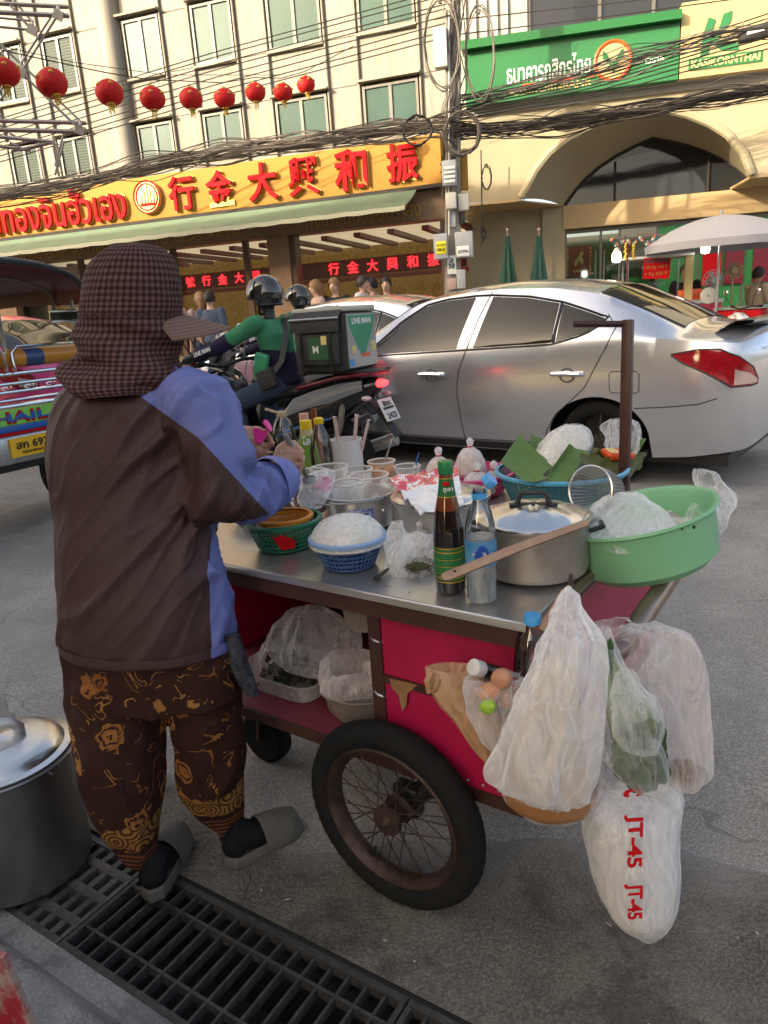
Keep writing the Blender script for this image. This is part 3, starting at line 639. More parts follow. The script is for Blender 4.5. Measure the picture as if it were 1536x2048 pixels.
def surf(x, z, off=.004, sg=1):
    y = sidey(x, z); nz = (sidey(x, z+.01)-sidey(x, z-.01))/.02; nx = (sidey(x+.01, z)-sidey(x-.01, z))/.02
    n_ = V(-nx, 1, -nz).normalized(); p = V(x, y, z)+n_*off; return V(p.x, p.y*sg, p.z)
def side_panel(xs, lo, up, off, sg=1, nz=8):
    G = []
    for x in xs:
        a, c = lo(x), up(x); G.append([surf(x, a+(c-a)*i/nz, off, sg) for i in range(nz+1)])
    return G
def fr(a, b_, n): return [a+(b_-a)*i/n for i in range(n+1)]
def make_car(label, loc, ang, paint, group=None, plate=None, near=True):
    car = thing('car', label, 'car', loc, math.pi/2+ang, group)
    xs = sorted(set([round(q, 3) for q in fr(-1.03, -.4, 18)+fr(-.4, .4, 40)+fr(.4, 2.2, 26)+fr(2.2, 3.0, 40)+fr(3.0, 3.42, 12)]))
    b = MB(); b.rings([car_section(x) for x in xs], False, False, False)
    o0 = car_section(-1.03); b.add(o0, [tuple(range(len(o0)))]); o1 = car_section(3.42); b.add(o1, [tuple(range(len(o1)))])
    b.build('body', paint, car, angle=35)
    MB().bx(-.85, 3.2, -.68, .68, .16, .24).build('underbody', m_black, car, smooth=False)
    bpil = lambda z: 1.06-(z-.97)*.30
    for sg in ((1, -1) if near else (1,)):
        # side glass: front, rear and quarter light, with a dark surround
        up = lambda x: interp([(-.02,1.15),(.10,1.195),(.32,1.268),(.6,1.325),(.91,1.355),(1.07,1.36),(1.35,1.35),(1.54,1.32),(1.8,1.19),(2.09,.96)], x)
        lo = lambda x: interp([(-.02,1.14),(.04,1.095),(.12,1.06),(.34,1.005),(.99,.985),(2.1,.952)], x)
        for nm, x0, x1, l1, l2 in (('rear_quarter_glass',-.015,.31,0,0),('rear_door_glass',.345,.955,0,0),('front_door_glass',1.115,2.05,0,0)):
            g_ = MB(); G = []
            for i, x in enumerate(fr(x0, x1, 20)):
                row = []
                for j in range(9):
                    t_ = j/8; z = lo(x)+(up(x)-lo(x))*t_; xx = x
                    if nm == 'rear_door_glass': xx = x0 + (x-x0)*(1 + (.0 - .09*t_+.045)/(x1-x0)*1.0)
                    if nm == 'front_door_glass': xx = x1 + (x-x1)*(1 + (.09*t_-.045)/(x1-x0))
                    z = lo(xx)+(up(xx)-lo(xx))*t_; row.append(surf(xx, z, .003, sg))
                G.append(row)
            g_.grid(G); g_.build(nm, m_cglass, car)
        out = [(x, lo(x)-.012) for x in fr(2.08, .0, 30)] + [(x, up(x)+.012) for x in fr(-.035, 2.06, 40)]
        MB().tube([surf(x, z, .002, sg) for x, z in out], .008, 5, True).build('window_trim', m_black, car)
        if 0: pl = MB(); pl.grid([[surf(bpil(z)-.055+(.0), z, .0045, sg), surf(bpil(z)+.055, z, .0045, sg)] for z in fr(.972, 1.345, 10)]); pl.build('door_pillar', paint, car)
        MB().tube([surf(.33, lo(.33), .006, sg), surf(.325, up(.325), .006, sg)], .012, 5).build('quarter_light_bar', m_black, car)
        for S_ in ([(.93,1.395),(1.0,1.2),(1.06,.97),(1.125,.80),(1.145,.68),(1.135,.45),(1.12,.27)], [(-.03,1.18),(-.11,1.09),(-.07,.97),(.0,.84),(.08,.69),(.19,.59),(.31,.49),(.39,.36),(.41,.27)], [(2.15,.93),(2.22,.7),(2.2,.45),(2.16,.27)],
                   [(2.16,.27),(1.12,.265),(.41,.27)], [(-.27,.55),(-.5,.565),(-.68,.585),(-.78,.62)]):
            pts = []
            for (a, c), (d, e) in zip(S_, S_[1:]): pts += [surf(a+(d-a)*i/6, c+(e-c)*i/6, .0005, sg) for i in range(7)]
            MB().tube(pts, .0038, 4).build('panel_gap', m_seam, car)
        MB().tube([surf(x, z, .0005, sg) for x, z in ((-.11,.80),(-.28,.80),(-.30,.78),(-.30,.67),(-.28,.655),(-.12,.655),(-.10,.67),(-.095,.785))], .003, 4, True).build('fuel_flap', m_seam, car)
        for hx in (1.38, .21):
            MB().lathe([(0,-.012),(.03,-.006),(.055,.001),(.06,.002)], 20, surf(hx, .775, .002, sg), Matrix.Rotation(-math.pi/2*sg, 3, 'X'), sx=1.0, sy=.9).build('handle_cup', m_pipe, car)
            hb = MB(); hb.tube([surf(hx+dx, .785+dz, of, sg) for dx, dz, of in ((.12,0,.004),(.10,.004,.03),(.0,.005,.036),(-.10,.0,.03),(-.12,-.004,.004))], [.014,.017,.017,.017,.014], 8); hb.build('door_handle', m_chrome, car)
        # tail lamp wrapping the corner
        tl_up = lambda x: interp([(-.97,.72),(-.95,.80),(-.88,.875),(-.78,.925),(-.65,.93),(-.5,.905)], x)
        tl_lo = lambda x: interp([(-.97,.70),(-.95,.69),(-.85,.69),(-.78,.74),(-.70,.79),(-.58,.845),(-.5,.90)], x)
        lamp = MB(); lamp.grid(side_panel(fr(-.968, -.50, 30), tl_lo, tl_up, .010, sg)); lo_ = lamp.build('tail_lamp', m_lampr, car)
        MB().grid(side_panel(fr(-.962, -.86, 10), lambda x: tl_lo(x)+.012, lambda x: interp([(-.97,.72),(-.93,.77),(-.86,.80)], x), .014, sg)).build('reverse_lens', m_lampw, lo_)
        MB().tube([surf(x, tl_up(x), .007, sg) for x in fr(-.968, -.5, 20)]+[surf(x, tl_lo(x), .007, sg) for x in fr(-.5, -.968, 20)], .006, 5, True).build('lamp_seal', m_black, lo_)
        wheel(car, 0, sg*.70, sg); wheel(car, AXF, sg*.70, sg)
        mr = MB(); mr.ball((2.02, sg*.95, 1.0), (.055,.10,.07), 14, 8); mr.build('wing_mirror', paint, car)
        sk = MB(); sk.grid(side_panel(fr(.42, 2.18, 20), lambda x: .20, lambda x: .255, .010, sg)); sk.build('sill_strip', m_black, car)
    # rear glass and windscreen
    for nm, x0, x1 in (('rear_window', -.50, .07), ('windscreen', 1.66, 2.40)):
        G = []
        for x in fr(x0, x1, 14):
            w_ = min(.56, wr_(x)-.04); G.append([V(x, y, topz(x, y)+.004) for y in fr(-w_, w_, 14)])
        MB().grid(G).build(nm, m_cglass, car, recalc=False)
        c_ = [V(x, y_, topz(x, y_)+.004) for x, y_ in [(x, -min(.565, wr_(x)-.035)) for x in fr(x0, x1, 10)]+[(x, min(.565, wr_(x)-.035)) for x in fr(x1, x0, 10)]]
        MB().tube(c_, .007, 5, True).build('glass_seal', m_black, car)
    # boot spoiler, badge bar, plate
    G = []
    for y in fr(-.60, .60, 24):
        k = 1-(abs(y)/.64)**4*.55
        G.append([V(-.70, y, topz(-.70, y)+.002), V(-.82, y, 1.085+.01*k), V(-.95+.06*(y/.64)**2, y, 1.085+.014*k), V(-1.02+.10*(y/.64)**2, y, 1.085+.02*k), V(-1.015+.10*(y/.64)**2, y, 1.07+.015*k), V(-.93+.06*(y/.64)**2, y, 1.06)])
    MB().grid(G).build('boot_spoiler', paint, car)
    MB().bx(-1.055, -1.02, -.40, .40, .83, .88).build('plate_bar', m_chrome, car, bevel=.006)
    pl = MB().bx(-1.045, -1.025, -.19, .19, .70, .81).build('number_plate', mat('plate white', (.7,.7,.68), .4), car, smooth=False)
    MB().bx(-1.047, -1.03, -.205, .205, .685, .825).build('plate_recess', m_black, car, smooth=False)
    MB().bx(3.38, 3.44, -.45, .45, .45, .62).build('grille', m_black, car, bevel=.01)
    for sg in (1, -1):
        MB().ball((3.2, sg*.60, .74), (.16,.10,.07), 14, 8).build('headlamp', m_lampw, car)
    return car
def paint(name, c, flake=.5):
    m = mat(name, c, .27, .78, None, None, .5, 1.0); return m
m_silver = paint('silver car paint', (.66,.67,.70)); m_silver2 = paint('pale blue silver paint', (.68,.73,.77)); m_pink = mat('pink taxi paint', (.70,.06,.22), .3, .1, None, None, .5, .8)
hub = gz(1194, 881, .41); CA = math.radians(50.5); CX = V(-math.sin(CA), math.cos(CA), 0); CYo = V(-math.cos(CA), -math.sin(CA), 0)
car1 = make_car('silver saloon car filling the lane behind the food cart', V(*(hub-CYo*.80).xy, .10), CA, m_silver)
a2 = math.radians(54); q = dep(760, 592, 8.4); x2 = V(-math.sin(a2), math.cos(a2), 0)
car2 = make_car('pale silver car beyond the motorbike rider, only its roof and windows showing', V(*(q-x2*.8).xy, .13), a2, m_silver2)
a3 = math.radians(60); q = dep(55, 640, 8.3); x3 = V(-math.sin(a3), math.cos(a3), 0)
taxi = make_car('pink taxi at the left edge behind the three wheeler', V(*(q+x3*.15).xy, .22), a3, m_pink)
# rain deflector and badge words on the near car
text('badge', 'ALMERA', m_chrome, car1, V(*(hub-CYo*.80).xy, .10)+CX*(-1.036)+CYo*.42+V(0,0,.93), CYo*-1, Z3, w=.16, ext=.004)
# ================================================================ THREE WHEELER (rear corner)
P0 = dep(58, 898, 5.0); tkW = V(.515,.857,0); tkF = V(-.857,.515,0)
tk = thing('tuk_tuk', 'three wheeled taxi seen from behind with a maroon roof and chrome rails', 'tuk tuk', V(P0.x, P0.y, .08), math.atan2(tkF.y, tkF.x))
# local: x forward, y to its left (towards the picture's left), so the visible right side is -y ; z up. Rear face at x=0
m_mar = mat('maroon vinyl', (.16,.025,.022), .3, 0, (3, (.10,.015,.015), .1), (6, .5), .6); m_org = mat('orange vinyl', (.50,.20,.03), .3, 0, None, (8, .3)); m_navy = mat('navy vinyl', (.03,.06,.16), .35)
m_grn = mat('green panel', (.20,.55,.10), .4); m_blu = mat('blue panel', (.02,.10,.36), .35); m_alu = mat('bare aluminium', (.50,.50,.50), .35, .8, (20, (.35,.35,.35), .2)); m_plate = mat('yellow plate', (.80,.45,.02), .4)
YL, YR = .86, -.60; zo = -.08
def tkp(x, y, z): return V(x, y, z+zo)
G = []
for i in range(9):
    x = -.10+1.75*i/8; row = []
    for j in range(25):
        a = math.pi*j/24; y = (YL+YR)/2 + math.cos(a)*(YL-YR)/2; z = 1.62+.27*math.sin(a)**.55 + .03*math.sin(i/8*3.14); row.append(tkp(x, y, z))
    G.append(row)
b = MB(); b.grid(G); b.grid([[p+V(0,0,-.02) for p in r_] for r_ in G]); b.build('roof_canopy', m_mar, tk, recalc=False)
MB().tube([p+V(-.01,0,.0) for p in G[0]], .022, 8).build('roof_edge_tube', m_black, tk)
MB().tube([p+V(.35,0,-.06) for p in G[0]], .012, 6).build('roof_hoop', m_pipe, tk)
MB().tube([p+V(.0,0,.012) for p in G[0]], .012, 6).build('chrome_beading', m_chrome, tk)
for y in (YL-.02, YR+.02): MB().cyl(tkp(.05, y, .5), tkp(.02, y, 1.64), .017, n=8).build('roof_post', m_chrome, tk)
MB().cyl(tkp(.02, .02, 1.30), tkp(.0, .02, 1.66), .014, n=8).build('roof_post', m_chrome, tk)
for (y0, y1, mt) in ((YL,.34,m_org), (.34,.20,m_navy), (.20,-.12,m_org), (-.12,-.26,m_navy), (-.26,YR,m_org)):
    MB().tube([tkp(.06, y0+(y1-y0)*i/4, 1.26) for i in range(5)], .062, 14).build('backrest_roll', mt, tk)
for (y0, y1) in ((.80,.06), (-.0,-.66)): MB().tube([tkp(-.02, y0, 1.18), tkp(-.02, y0, 1.30), tkp(-.03, y0+(y1-y0)*.06, 1.335), tkp(-.03, y1-(y1-y0)*.06, 1.335), tkp(-.02, y1, 1.30), tkp(-.02, y1, 1.18)], .012, 8).build('grab_rail', m_chrome, tk)
for z, r_ in ((1.16,.014),(1.095,.012),(1.04,.012),(.985,.010),(.945,.016)): MB().cyl(tkp(-.0, YL, z), tkp(-.0, YR, z), r_, n=8).build('chrome_rail', m_chrome, tk)
for k in range(9):
    y = YL-.1-k*.17; pts = [tkp(-.005, y-.05*math.cos(a)*(.25+.75*a/7), 1.068+.022*math.sin(a)*(.25+.75*a/7)) for a in [i*.5 for i in range(15)]]
    MB().tube(pts, .005, 5).build('scroll', m_chrome, tk)
MB().bx(-.02, .04, YR, YL, .82+zo, .925+zo).build('name_panel', m_grn, tk, smooth=False)
text('lettering_edge', 'THAILAND', m_red, tk, PM[tk.name] @ tkp(-.0215, -.13, .872), -V(0,1,0) @ Matrix.Identity(3) if False else tkW, Z3, w=.98, h=.085, ext=.004, bold=.02)
text('lettering', 'THAILAND', m_blu, tk, PM[tk.name] @ tkp(-.026, -.13, .872), tkW, Z3, w=.96, h=.05, ext=.004, bold=.03)
MB().bx(-.03, .04, YR, YL, .775+zo, .818+zo).build('blue_band', m_blu, tk, bevel=.006)
MB().bx(-.026, .04, YR, YL, .755+zo, .773+zo).build('red_band', m_red, tk, smooth=False)
MB().bx(-.05, .03, YR-.01, YL+.01, .56+zo, .752+zo).build('bumper', m_alu, tk, bevel=.02)
MB().bx(-.064, -.052, -.20, .17, .605+zo, .735+zo).build('number_plate', m_plate, tk, smooth=False)
text('plate_number', 'สก 6930', m_black, tk, PM[tk.name] @ tkp(-.066, -.015, .685), tkW, Z3, w=.29, h=.055, ext=.003, bold=.02)
text('plate_province', 'กรุงเทพมหานคร', m_black, tk, PM[tk.name] @ tkp(-.066, -.015, .63), tkW, Z3, w=.22, h=.025, ext=.003)
MB().bx(.04, 1.1, YR+.02, YL-.02, .50+zo, .60+zo).build('floor_pan', m_black, tk, smooth=False)
MB().bx(.12, .55, YR+.06, YL-.06, .62+zo, .92+zo).build('bench', m_mar, tk, bevel=.03)
for y in (YL-.08, YR+.08): MB().lathe([(.09,-.06),(.2,-.07),(.245,-.04),(.25,0),(.245,.04),(.2,.07),(.09,.06)], 30, tkp(.42, y, .33), Matrix.Rotation(math.pi/2, 3, 'X'), capa=True, capb=True).build('wheel', m_tyre, tk)
MB().tube([tkp(-.03, -.34, 1.56), tkp(-.03, -.66, 1.56), tkp(-.03, -.66, 1.49), tkp(-.03, -.34, 1.49)], .012, 6, True).build('mirror_frame', m_chrome, tk)
MB().bx(-.03, -.02, -.65, -.35, 1.50+zo, 1.55+zo).build('mirror_glass', m_cglass, tk, smooth=False)
# ================================================================ PEOPLE (background)
m_skin = mat('skin', (.42,.24,.16), .5, 0, (14, (.36,.19,.12), .2)); m_skin2 = mat('fair skin', (.55,.36,.27), .5, 0, (14, (.50,.30,.22), .2))
m_hair = mat('dark hair', (.018,.013,.010), .55, 0, None, (60, .5)); m_hairb = mat('light brown hair', (.22,.12,.055), .5, 0, None, (60, .5))
m_eye = mat('eye', (.02,.015,.012), .2); m_lip = mat('lip', (.34,.13,.11), .5)
def cloth(name, c, sc=9, st=.5, rough=.85): return mat(name, c, rough, 0, (3, tuple(x*.75 for x in c), .1), (sc, st, 3), .2)
def tb(b, pts, rs, n=10, flat=1.0):
    b.tube(pts, rs, n, flat=flat)
    b.ball(pts[0], rs[0]*.98, 10, 6); b.ball(pts[-1], rs[-1]*.98, 10, 6)
def human(name, label, loc, rz, h, shirt, pants, skin, hair, pose=None, cat='person', longhair=False, sleeve=.55, shoes=None, group=None, shorts=False, cap=None, helmet=None, vox=.016, trunk=1.0):
    J = dict(hip=(0,0,.53), waist=(.0,0,.61), chest=(.005,0,.745), neck=(0,0,.845), head=(.012,0,.925),
             shL=(0,.105,.805), shR=(0,-.105,.805), elL=(-.015,.135,.635), elR=(-.015,-.135,.635), wrL=(.04,.135,.49), wrR=(.04,-.135,.49),
             hpL=(0,.05,.51), hpR=(0,-.05,.51), knL=(.015,.055,.285), knR=(.015,-.055,.285), anL=(-.01,.055,.05), anR=(-.01,-.055,.05), face=(1,0,0))
    if pose: J.update(pose)
    J = {k: (V(*q)*h if k != 'face' else V(*q).normalized()) for k, q in J.items()}
    t = thing(name, label, cat, loc, rz, group)
    def torso(b, g):
        b.rings([[c + V(math.cos(a)*rx, math.sin(a)*ry, 0)*h for a in [i*math.pi/8 for i in range(16)]] for c, rx, ry in
                 [(J['hip']-V(0,0,.02*h), .062+g, .088+g), (J['hip'], .068+g, .094+g), (J['waist'], .06+g, .082+g), ((J['waist']+J['chest'])/2, .064+g, .09+g), (J['chest'], .068+g, .104+g), (J['chest']*.35+J['neck']*.65-V(0,0,.012*h), .052+g, .10+g), (J['neck']-V(0,0,.015*h), .035+g, .045+g)]])
    def arm(b, s, g, f):
        a, e, w_ = J['sh'+s], J['el'+s], J['wr'+s]
        if f <= .5: tb(b, [a, a+(e-a)*f*2], [(.036+g)*h, (.032+g)*h])
        else: tb(b, [a, e, e+(w_-e)*(f-.5)*2], [(.036+g)*h, (.028+g)*h, (.022+g)*h])
    def leg(b, s, g, f):
        a, k, n_ = J['hp'+s], J['kn'+s], J['an'+s]
        if f <= .5: tb(b, [a, a+(k-a)*f*2], [(.055+g)*h, (.043+g)*h])
        else: tb(b, [a, k, k+(n_-k)*.3, k+(n_-k)*(f-.5)*2], [(.055+g)*h, (.038+g)*h, (.036+g)*h, (.026+g)*h])
    fx = J['face']; sy = V(-fx.y, fx.x, 0); H_ = J['head']; up = V(0,0,1)
    b = MB(); torso(b, -.004); tb(b, [J['neck']-V(0,0,.02*h), H_-V(0,0,.03*h)], [.032*h, .03*h])
    RH = Matrix((fx, sy, up)).transposed()
    b.ball(H_, (.058*h,.046*h,.068*h), 16, 12, RH); b.ball(H_+fx*.018*h-up*.03*h, (.036*h,.032*h,.036*h), 12, 8, RH)
    tb(b, [H_+fx*.054*h+up*.008*h, H_+fx*.068*h-up*.014*h], [.006*h,.010*h], 6)
    for s in (1, -1): b.ball(H_+sy*s*.047*h-up*.004*h, (.012*h,.006*h,.018*h), 8, 6, RH)
    for s in 'LR':
        arm(b, s, -.003, 1.0); leg(b, s, -.003, 1.0)
        w_, e = J['wr'+s], J['el'+s]; d = (w_-e).normalized(); sd_ = d.cross(up); sd_ = sd_.normalized() if sd_.length > .1 else V(1,0,0)
        tb(b, [w_, w_+d*.045*h], [.019*h,.024*h], 8)
        for k in range(4): tb(b, [w_+d*.04*h+sd_*(k-1.5)*.011*h, w_+d*(.085+.006*(k in (1,2)))*h+sd_*(k-1.5)*.013*h-up*.008*h], [.0075*h,.0065*h], 6)
        tb(b, [w_+d*.015*h+sd_*.02*h, w_+d*.05*h+sd_*.036*h], [.0085*h,.0075*h], 6)
    b.fuse(vox*h/1.7, 3); b.build('body', skin, t)
    for s in (1, -1): MB().ball(H_+fx*.049*h+sy*s*.019*h+up*.010*h, (.006*h,.008*h,.005*h), 8, 6, RH).build('eye', m_eye, t)
    MB().ball(H_+fx*.049*h-up*.036*h, (.006*h,.016*h,.004*h), 8, 6, RH).build('mouth', m_lip, t)
    b = MB(); torso(b, .008)
    for s in 'LR': arm(b, s, .009, sleeve)
    b.fuse(vox*h/1.7, 3); b.disp(lambda p, n: .006*h*noise.noise(p*14/h) - .003*h); b.build('shirt', shirt, t)
    b = MB(); b.rings([[c + V(math.cos(a)*rx, math.sin(a)*ry, 0)*h for a in [i*math.pi/8 for i in range(16)]] for c, rx, ry in [(J['hip']-V(0,0,.035*h), .066, .092), (J['waist']-V(0,0,.03*h), .063, .088)]])
    for s in 'LR': leg(b, s, .009, .55 if shorts else .95)
    b.fuse(vox*h/1.7, 3); b.disp(lambda p, n: .006*h*noise.noise(p*12/h) - .002*h); b.build('trousers', pants, t)
    for s in 'LR':
        a = J['an'+s]; MB().tube([a+V(-.02*h,0,-.025*h), a+V(.03*h,0,-.025*h), a+V(.085*h,0,-.034*h), a+V(.105*h,0,-.038*h)], [.026*h,.028*h,.024*h,.012*h], 10, flat=.75).build('shoe', shoes or m_black, t)
    if helmet is None:
        hb = MB(); G = []
        for i in range(9):
            th = i/8*(2.0 if not longhair else 2.2); row = []
            for j in range(20):
                ph = 2*math.pi*j/20; fr_ = math.cos(ph); lim = 1.0 - .44*max(0, fr_)      # hairline higher over the forehead
                a = th*lim; p = V(math.sin(a)*math.cos(ph)*.068, math.sin(a)*math.sin(ph)*.057, math.cos(a)*.080)
                row.append(H_ + (fx*p.x + sy*p.y + up*p.z)*h + V(0,0,.002*h) + (V(1,1,1)*noise.noise(p*70)*.004*h))
            G.append(row)
        hb.rings(G, True, False, False)
        hb.rings([[q-(q-H_)*.06 for q in r_] for r_ in G], True, False, False)
        if longhair: tb(hb, [H_-fx*.03*h, H_-fx*.05*h-up*.06*h, H_-fx*.045*h-up*.14*h], [.05*h,.046*h,.02*h], 10)
        hb.build('hair', hair, t, recalc=False)
    if cap: MB().ball(H_+up*.022*h, (.066*h,.054*h,.058*h), 16, 8, RH).tube([H_+fx*.05*h+up*.03*h, H_+fx*.11*h+up*.02*h], [.035*h,.03*h], 10, flat=.2).build('cap', cap, t)
    if helmet:
        hm = MB(); prof = []
        def hf(p, a): return p
        G = []
        for i in range(13):
            th = i/12*2.15; row = []
            for j in range(28):
                ph = 2*math.pi*j/28; lim = 1.0-.36*max(0, math.cos(ph)); a = th*lim
                row.append(H_ + up*.004*h + (fx*math.sin(a)*math.cos(ph)*.086 + sy*math.sin(a)*math.sin(ph)*.076 + up*math.cos(a)*.086)*h)
            G.append(row)
        hm.rings(G, True, False, False); hm.rings([[q-(q-H_)*.08 for q in r_] for r_ in G], True, False, False); ho = hm.build('helmet', helmet, t, recalc=False)
        MB().tube(G[-1], .006*h, 6, True).build('helmet_edge', m_black, ho)
        G2 = [[H_ + (fx*math.sin(a)*math.cos(ph)*.094 + sy*math.sin(a)*math.sin(ph)*.083 + up*math.cos(a)*.094)*h for ph in fr(-1.25, 1.25, 14)] for a in fr(.75, 1.75, 6)]
        MB().grid(G2).build('visor', clearp('visor', (.25,.25,.25), .1), ho)
        MB().tube([H_+sy*.078*h-up*.02*h, H_+sy*.05*h-up*.075*h+fx*.02*h, H_-up*.085*h+fx*.03*h, H_-sy*.05*h-up*.075*h+fx*.02*h, H_-sy*.078*h-up*.02*h], .006*h, 6).build('chin_strap', m_black, ho)
    return t, J
m_wshirt = cloth('white shirt', (.62,.62,.64)); m_bshirt = cloth('black vest', (.025,.025,.03)); m_nshirt = cloth('dark grey shirt', (.05,.055,.07)); m_bluesh = cloth('blue grey shirt', (.08,.11,.16)); m_pinksh = cloth('pale pink top', (.50,.36,.32)); m_jean = cloth('blue denim', (.045,.07,.11)); m_dkp = cloth('dark trousers', (.03,.03,.035)); m_beige = cloth('beige tee shirt', (.46,.36,.25))
def stand(px, py, Y, z0, rz, nm, *a, **k):
    p = dep(px, py, Y); h = (p.z-z0)/.998; return human('person', nm, V(p.x, p.y, z0), rz, h, *a, **k)
PZ = .245; GT = 'tourists on the far pavement'
stand(632, 560, 12.7, PZ, math.radians(200), 'woman with long light brown hair and pale top by the shop window', m_pinksh, m_jean, m_skin2, m_hairb, longhair=True, sleeve=.3, group=GT)
stand(668, 556, 12.7, PZ, math.radians(250), 'smiling tourist in a black vest next to the long haired woman', m_bshirt, m_dkp, m_skin2, m_hairb, sleeve=.12, group=GT)
stand(722, 551, 12.6, PZ, math.radians(-20), 'tourist in a white shirt with dark straps looking to the right', m_wshirt, m_jean, m_skin2, m_hair, sleeve=.4, group=GT)
stand(744, 554, 12.9, PZ, math.radians(195), 'tourist in a dark cap behind the man in the white shirt', m_wshirt, m_dkp, m_skin2, m_hair, sleeve=.4, cap=m_black, group=GT)
stand(771, 553, 12.6, PZ, math.radians(262), 'short haired tourist in a dark shirt facing the camera', m_nshirt, m_jean, m_skin2, m_hair, sleeve=.4, group=GT)
stand(416, 582, 12.3, PZ, math.radians(80), 'person in a blue grey shirt with a dark bag strap, left of the riders', m_bluesh, m_dkp, m_skin2, m_hair, sleeve=.4, group=GT)
stand(399, 584, 12.5, PZ, math.radians(120), 'person with light hair beside the one in blue grey', m_pinksh, m_jean, m_skin2, m_hairb, longhair=True, sleeve=.3, group=GT)
# man walking at the right edge, seller at the stall
stand(1516, 534, 12.3, .10, math.radians(15), 'man in a beige tee shirt and black shorts walking at the right edge', m_beige, m_dkp, m_skin, m_hair, sleeve=.45, shorts=True,
      pose=dict(elR=(.04,-.14,.64), wrR=(.14,-.10,.60), elL=(.04,.14,.64), wrL=(.14,.10,.60), knL=(.05,.05,.285), anL=(.04,.05,.05), anR=(-.08,-.05,.06)))
stand(1372, 528, 12.9, PZ-.1, math.radians(250), 'stall seller in a black tee shirt behind the glass cabinet', m_bshirt, m_dkp, m_skin, m_hair, sleeve=.4, pose=dict(wrR=(.14,-.10,.55), wrL=(.14,.10,.55)))
# ================================================================ MOTORBIKE, RIDER, DELIVERY BOX
BA = math.radians(60); BX = V(-math.sin(BA), math.cos(BA), 0); BO = dep(672, 682, 5.3); BO = V(BO.x, BO.y, .07); BR = math.pi/2+BA
m_bikeb = mat('black bike paint', (.010,.010,.012), .22, 0, None, None, .5, .6); m_bikes = mat('silver bike panel', (.30,.33,.36), .3, .6); m_bikeblue = mat('blue bike line', (.02,.12,.28), .3)
bike = thing('motorbike', 'black scooter carrying the delivery box between cart and silver car', 'motorbike', BO, BR)
def bwheel(x, r, par):
    o = MB().lathe([(r-.07,-.045),(r-.04,-.06),(r-.01,-.045),(r,0),(r-.01,.045),(r-.04,.06),(r-.07,.045)], 36, (x,0,r), Matrix.Rotation(math.pi/2, 3, 'X')).build('wheel', m_tyre, par)
    b = MB(); b.lathe([(r-.065,-.04),(r-.075,0),(r-.065,.04)], 30, (x,0,r), Matrix.Rotation(math.pi/2, 3, 'X'))
    for k in range(5): a = k*1.2566; b.tube([(x,0,r), (x+math.cos(a)*(r-.07),0,r+math.sin(a)*(r-.07))], .016, 6)
    b.cyl((x,-.05,r), (x,.05,r), .04); b.build('rim', m_rim, o)
bwheel(.02, .29, bike); bwheel(1.32, .29, bike)
def sect(x, z0, z1, w_, n=14): return [V(x, math.cos(a)*w_, (z0+z1)/2+math.sin(a)*(z1-z0)/2) for a in [2*math.pi*i/n for i in range(n)]]
MB().rings([sect(-.38,.86,.92,.03), sect(-.32,.80,.95,.09), sect(-.1,.66,.93,.15), sect(.2,.52,.86,.17), sect(.45,.44,.80,.17), sect(.62,.36,.62,.15), sect(.68,.34,.48,.12)]).build('rear_fairing', m_bikeb, bike)
MB().rings([sect(-.25,.90,.97,.10), sect(.0,.86,.98,.14), sect(.3,.80,.92,.15), sect(.5,.78,.88,.14), sect(.75,.80,.87,.10), sect(.82,.80,.84,.03)]).build('seat', m_black, bike)
b = MB(); b.grid([[V(x, .155+.012*math.sin(t_*3.1), z0+(z1-z0)*t_) for t_ in fr(0,1,4)] for x, z0, z1 in ((-.30,.86,.93),(-.1,.80,.915),(.15,.72,.86),(.35,.66,.80),(.45,.64,.70))]); b.build('side_panel', m_bikes, bike)
MB().tube([(-.05,.17,.66),(.2,.185,.60),(.42,.185,.55),(.6,.165,.46)], [.006,.012,.012,.004], 6).build('trim_line', m_bikeblue, bike)
MB().rings([sect(.62,.20,.36,.17), sect(.8,.18,.34,.18), sect(1.0,.20,.42,.17)]).build('floorboard', m_bikeb, bike)
MB().rings([sect(.98,.25,.60,.20), sect(1.06,.40,.95,.24), sect(1.16,.60,1.02,.22), sect(1.26,.70,1.02,.14), sect(1.34,.76,.95,.05)]).build('leg_shield', m_bikeb, bike)
MB().tube([(1.10,.38,1.10),(1.16,.25,1.10),(1.18,0,1.06),(1.16,-.25,1.10),(1.10,-.38,1.10)], .016, 8).build('handlebar', m_black, bike)
for s in (1, -1):
    MB().cyl((1.10,s*.30,1.10), (1.08,s*.42,1.10), .02, n=8).build('grip', m_tyre, bike)
    MB().tube([(1.15,s*.27,1.10),(1.20,s*.36,1.22),(1.19,s*.42,1.30)], .007, 6).build('mirror_stalk', m_black, bike)
    MB().ball((1.18,s*.44,1.33), (.02,.07,.05), 12, 8).build('mirror', m_chrome, bike)
b = MB(); b.grid([[V(1.22-.10*t_, y, 1.0+.30*t_-.05*(y/.16)**2) for y in fr(-.17,.17,8)] for t_ in fr(0,1,5)]); b.build('windscreen', m_glass, bike)
MB().ball((1.30,0,.93), (.07,.10,.06), 12, 8).build('headlamp', m_lampw, bike)
MB().tube([(1.12,.05,.7),(1.25,.06,.45),(1.32,.06,.29)], .025, 8).build('fork', m_pipe, bike); MB().tube([(1.12,-.05,.7),(1.25,-.06,.45),(1.32,-.06,.29)], .025, 8).build('fork', m_pipe, bike)
MB().tube([(.02,-.13,.29),(-.12,-.15,.36),(-.38,-.17,.44)], [.03,.05,.055], 10).build('exhaust', m_alu, bike)
MB().tube([(.02,.10,.29),(.25,.12,.35),(.5,.1,.38)], [.05,.06,.07], 8).build('swing_arm', m_black, bike)
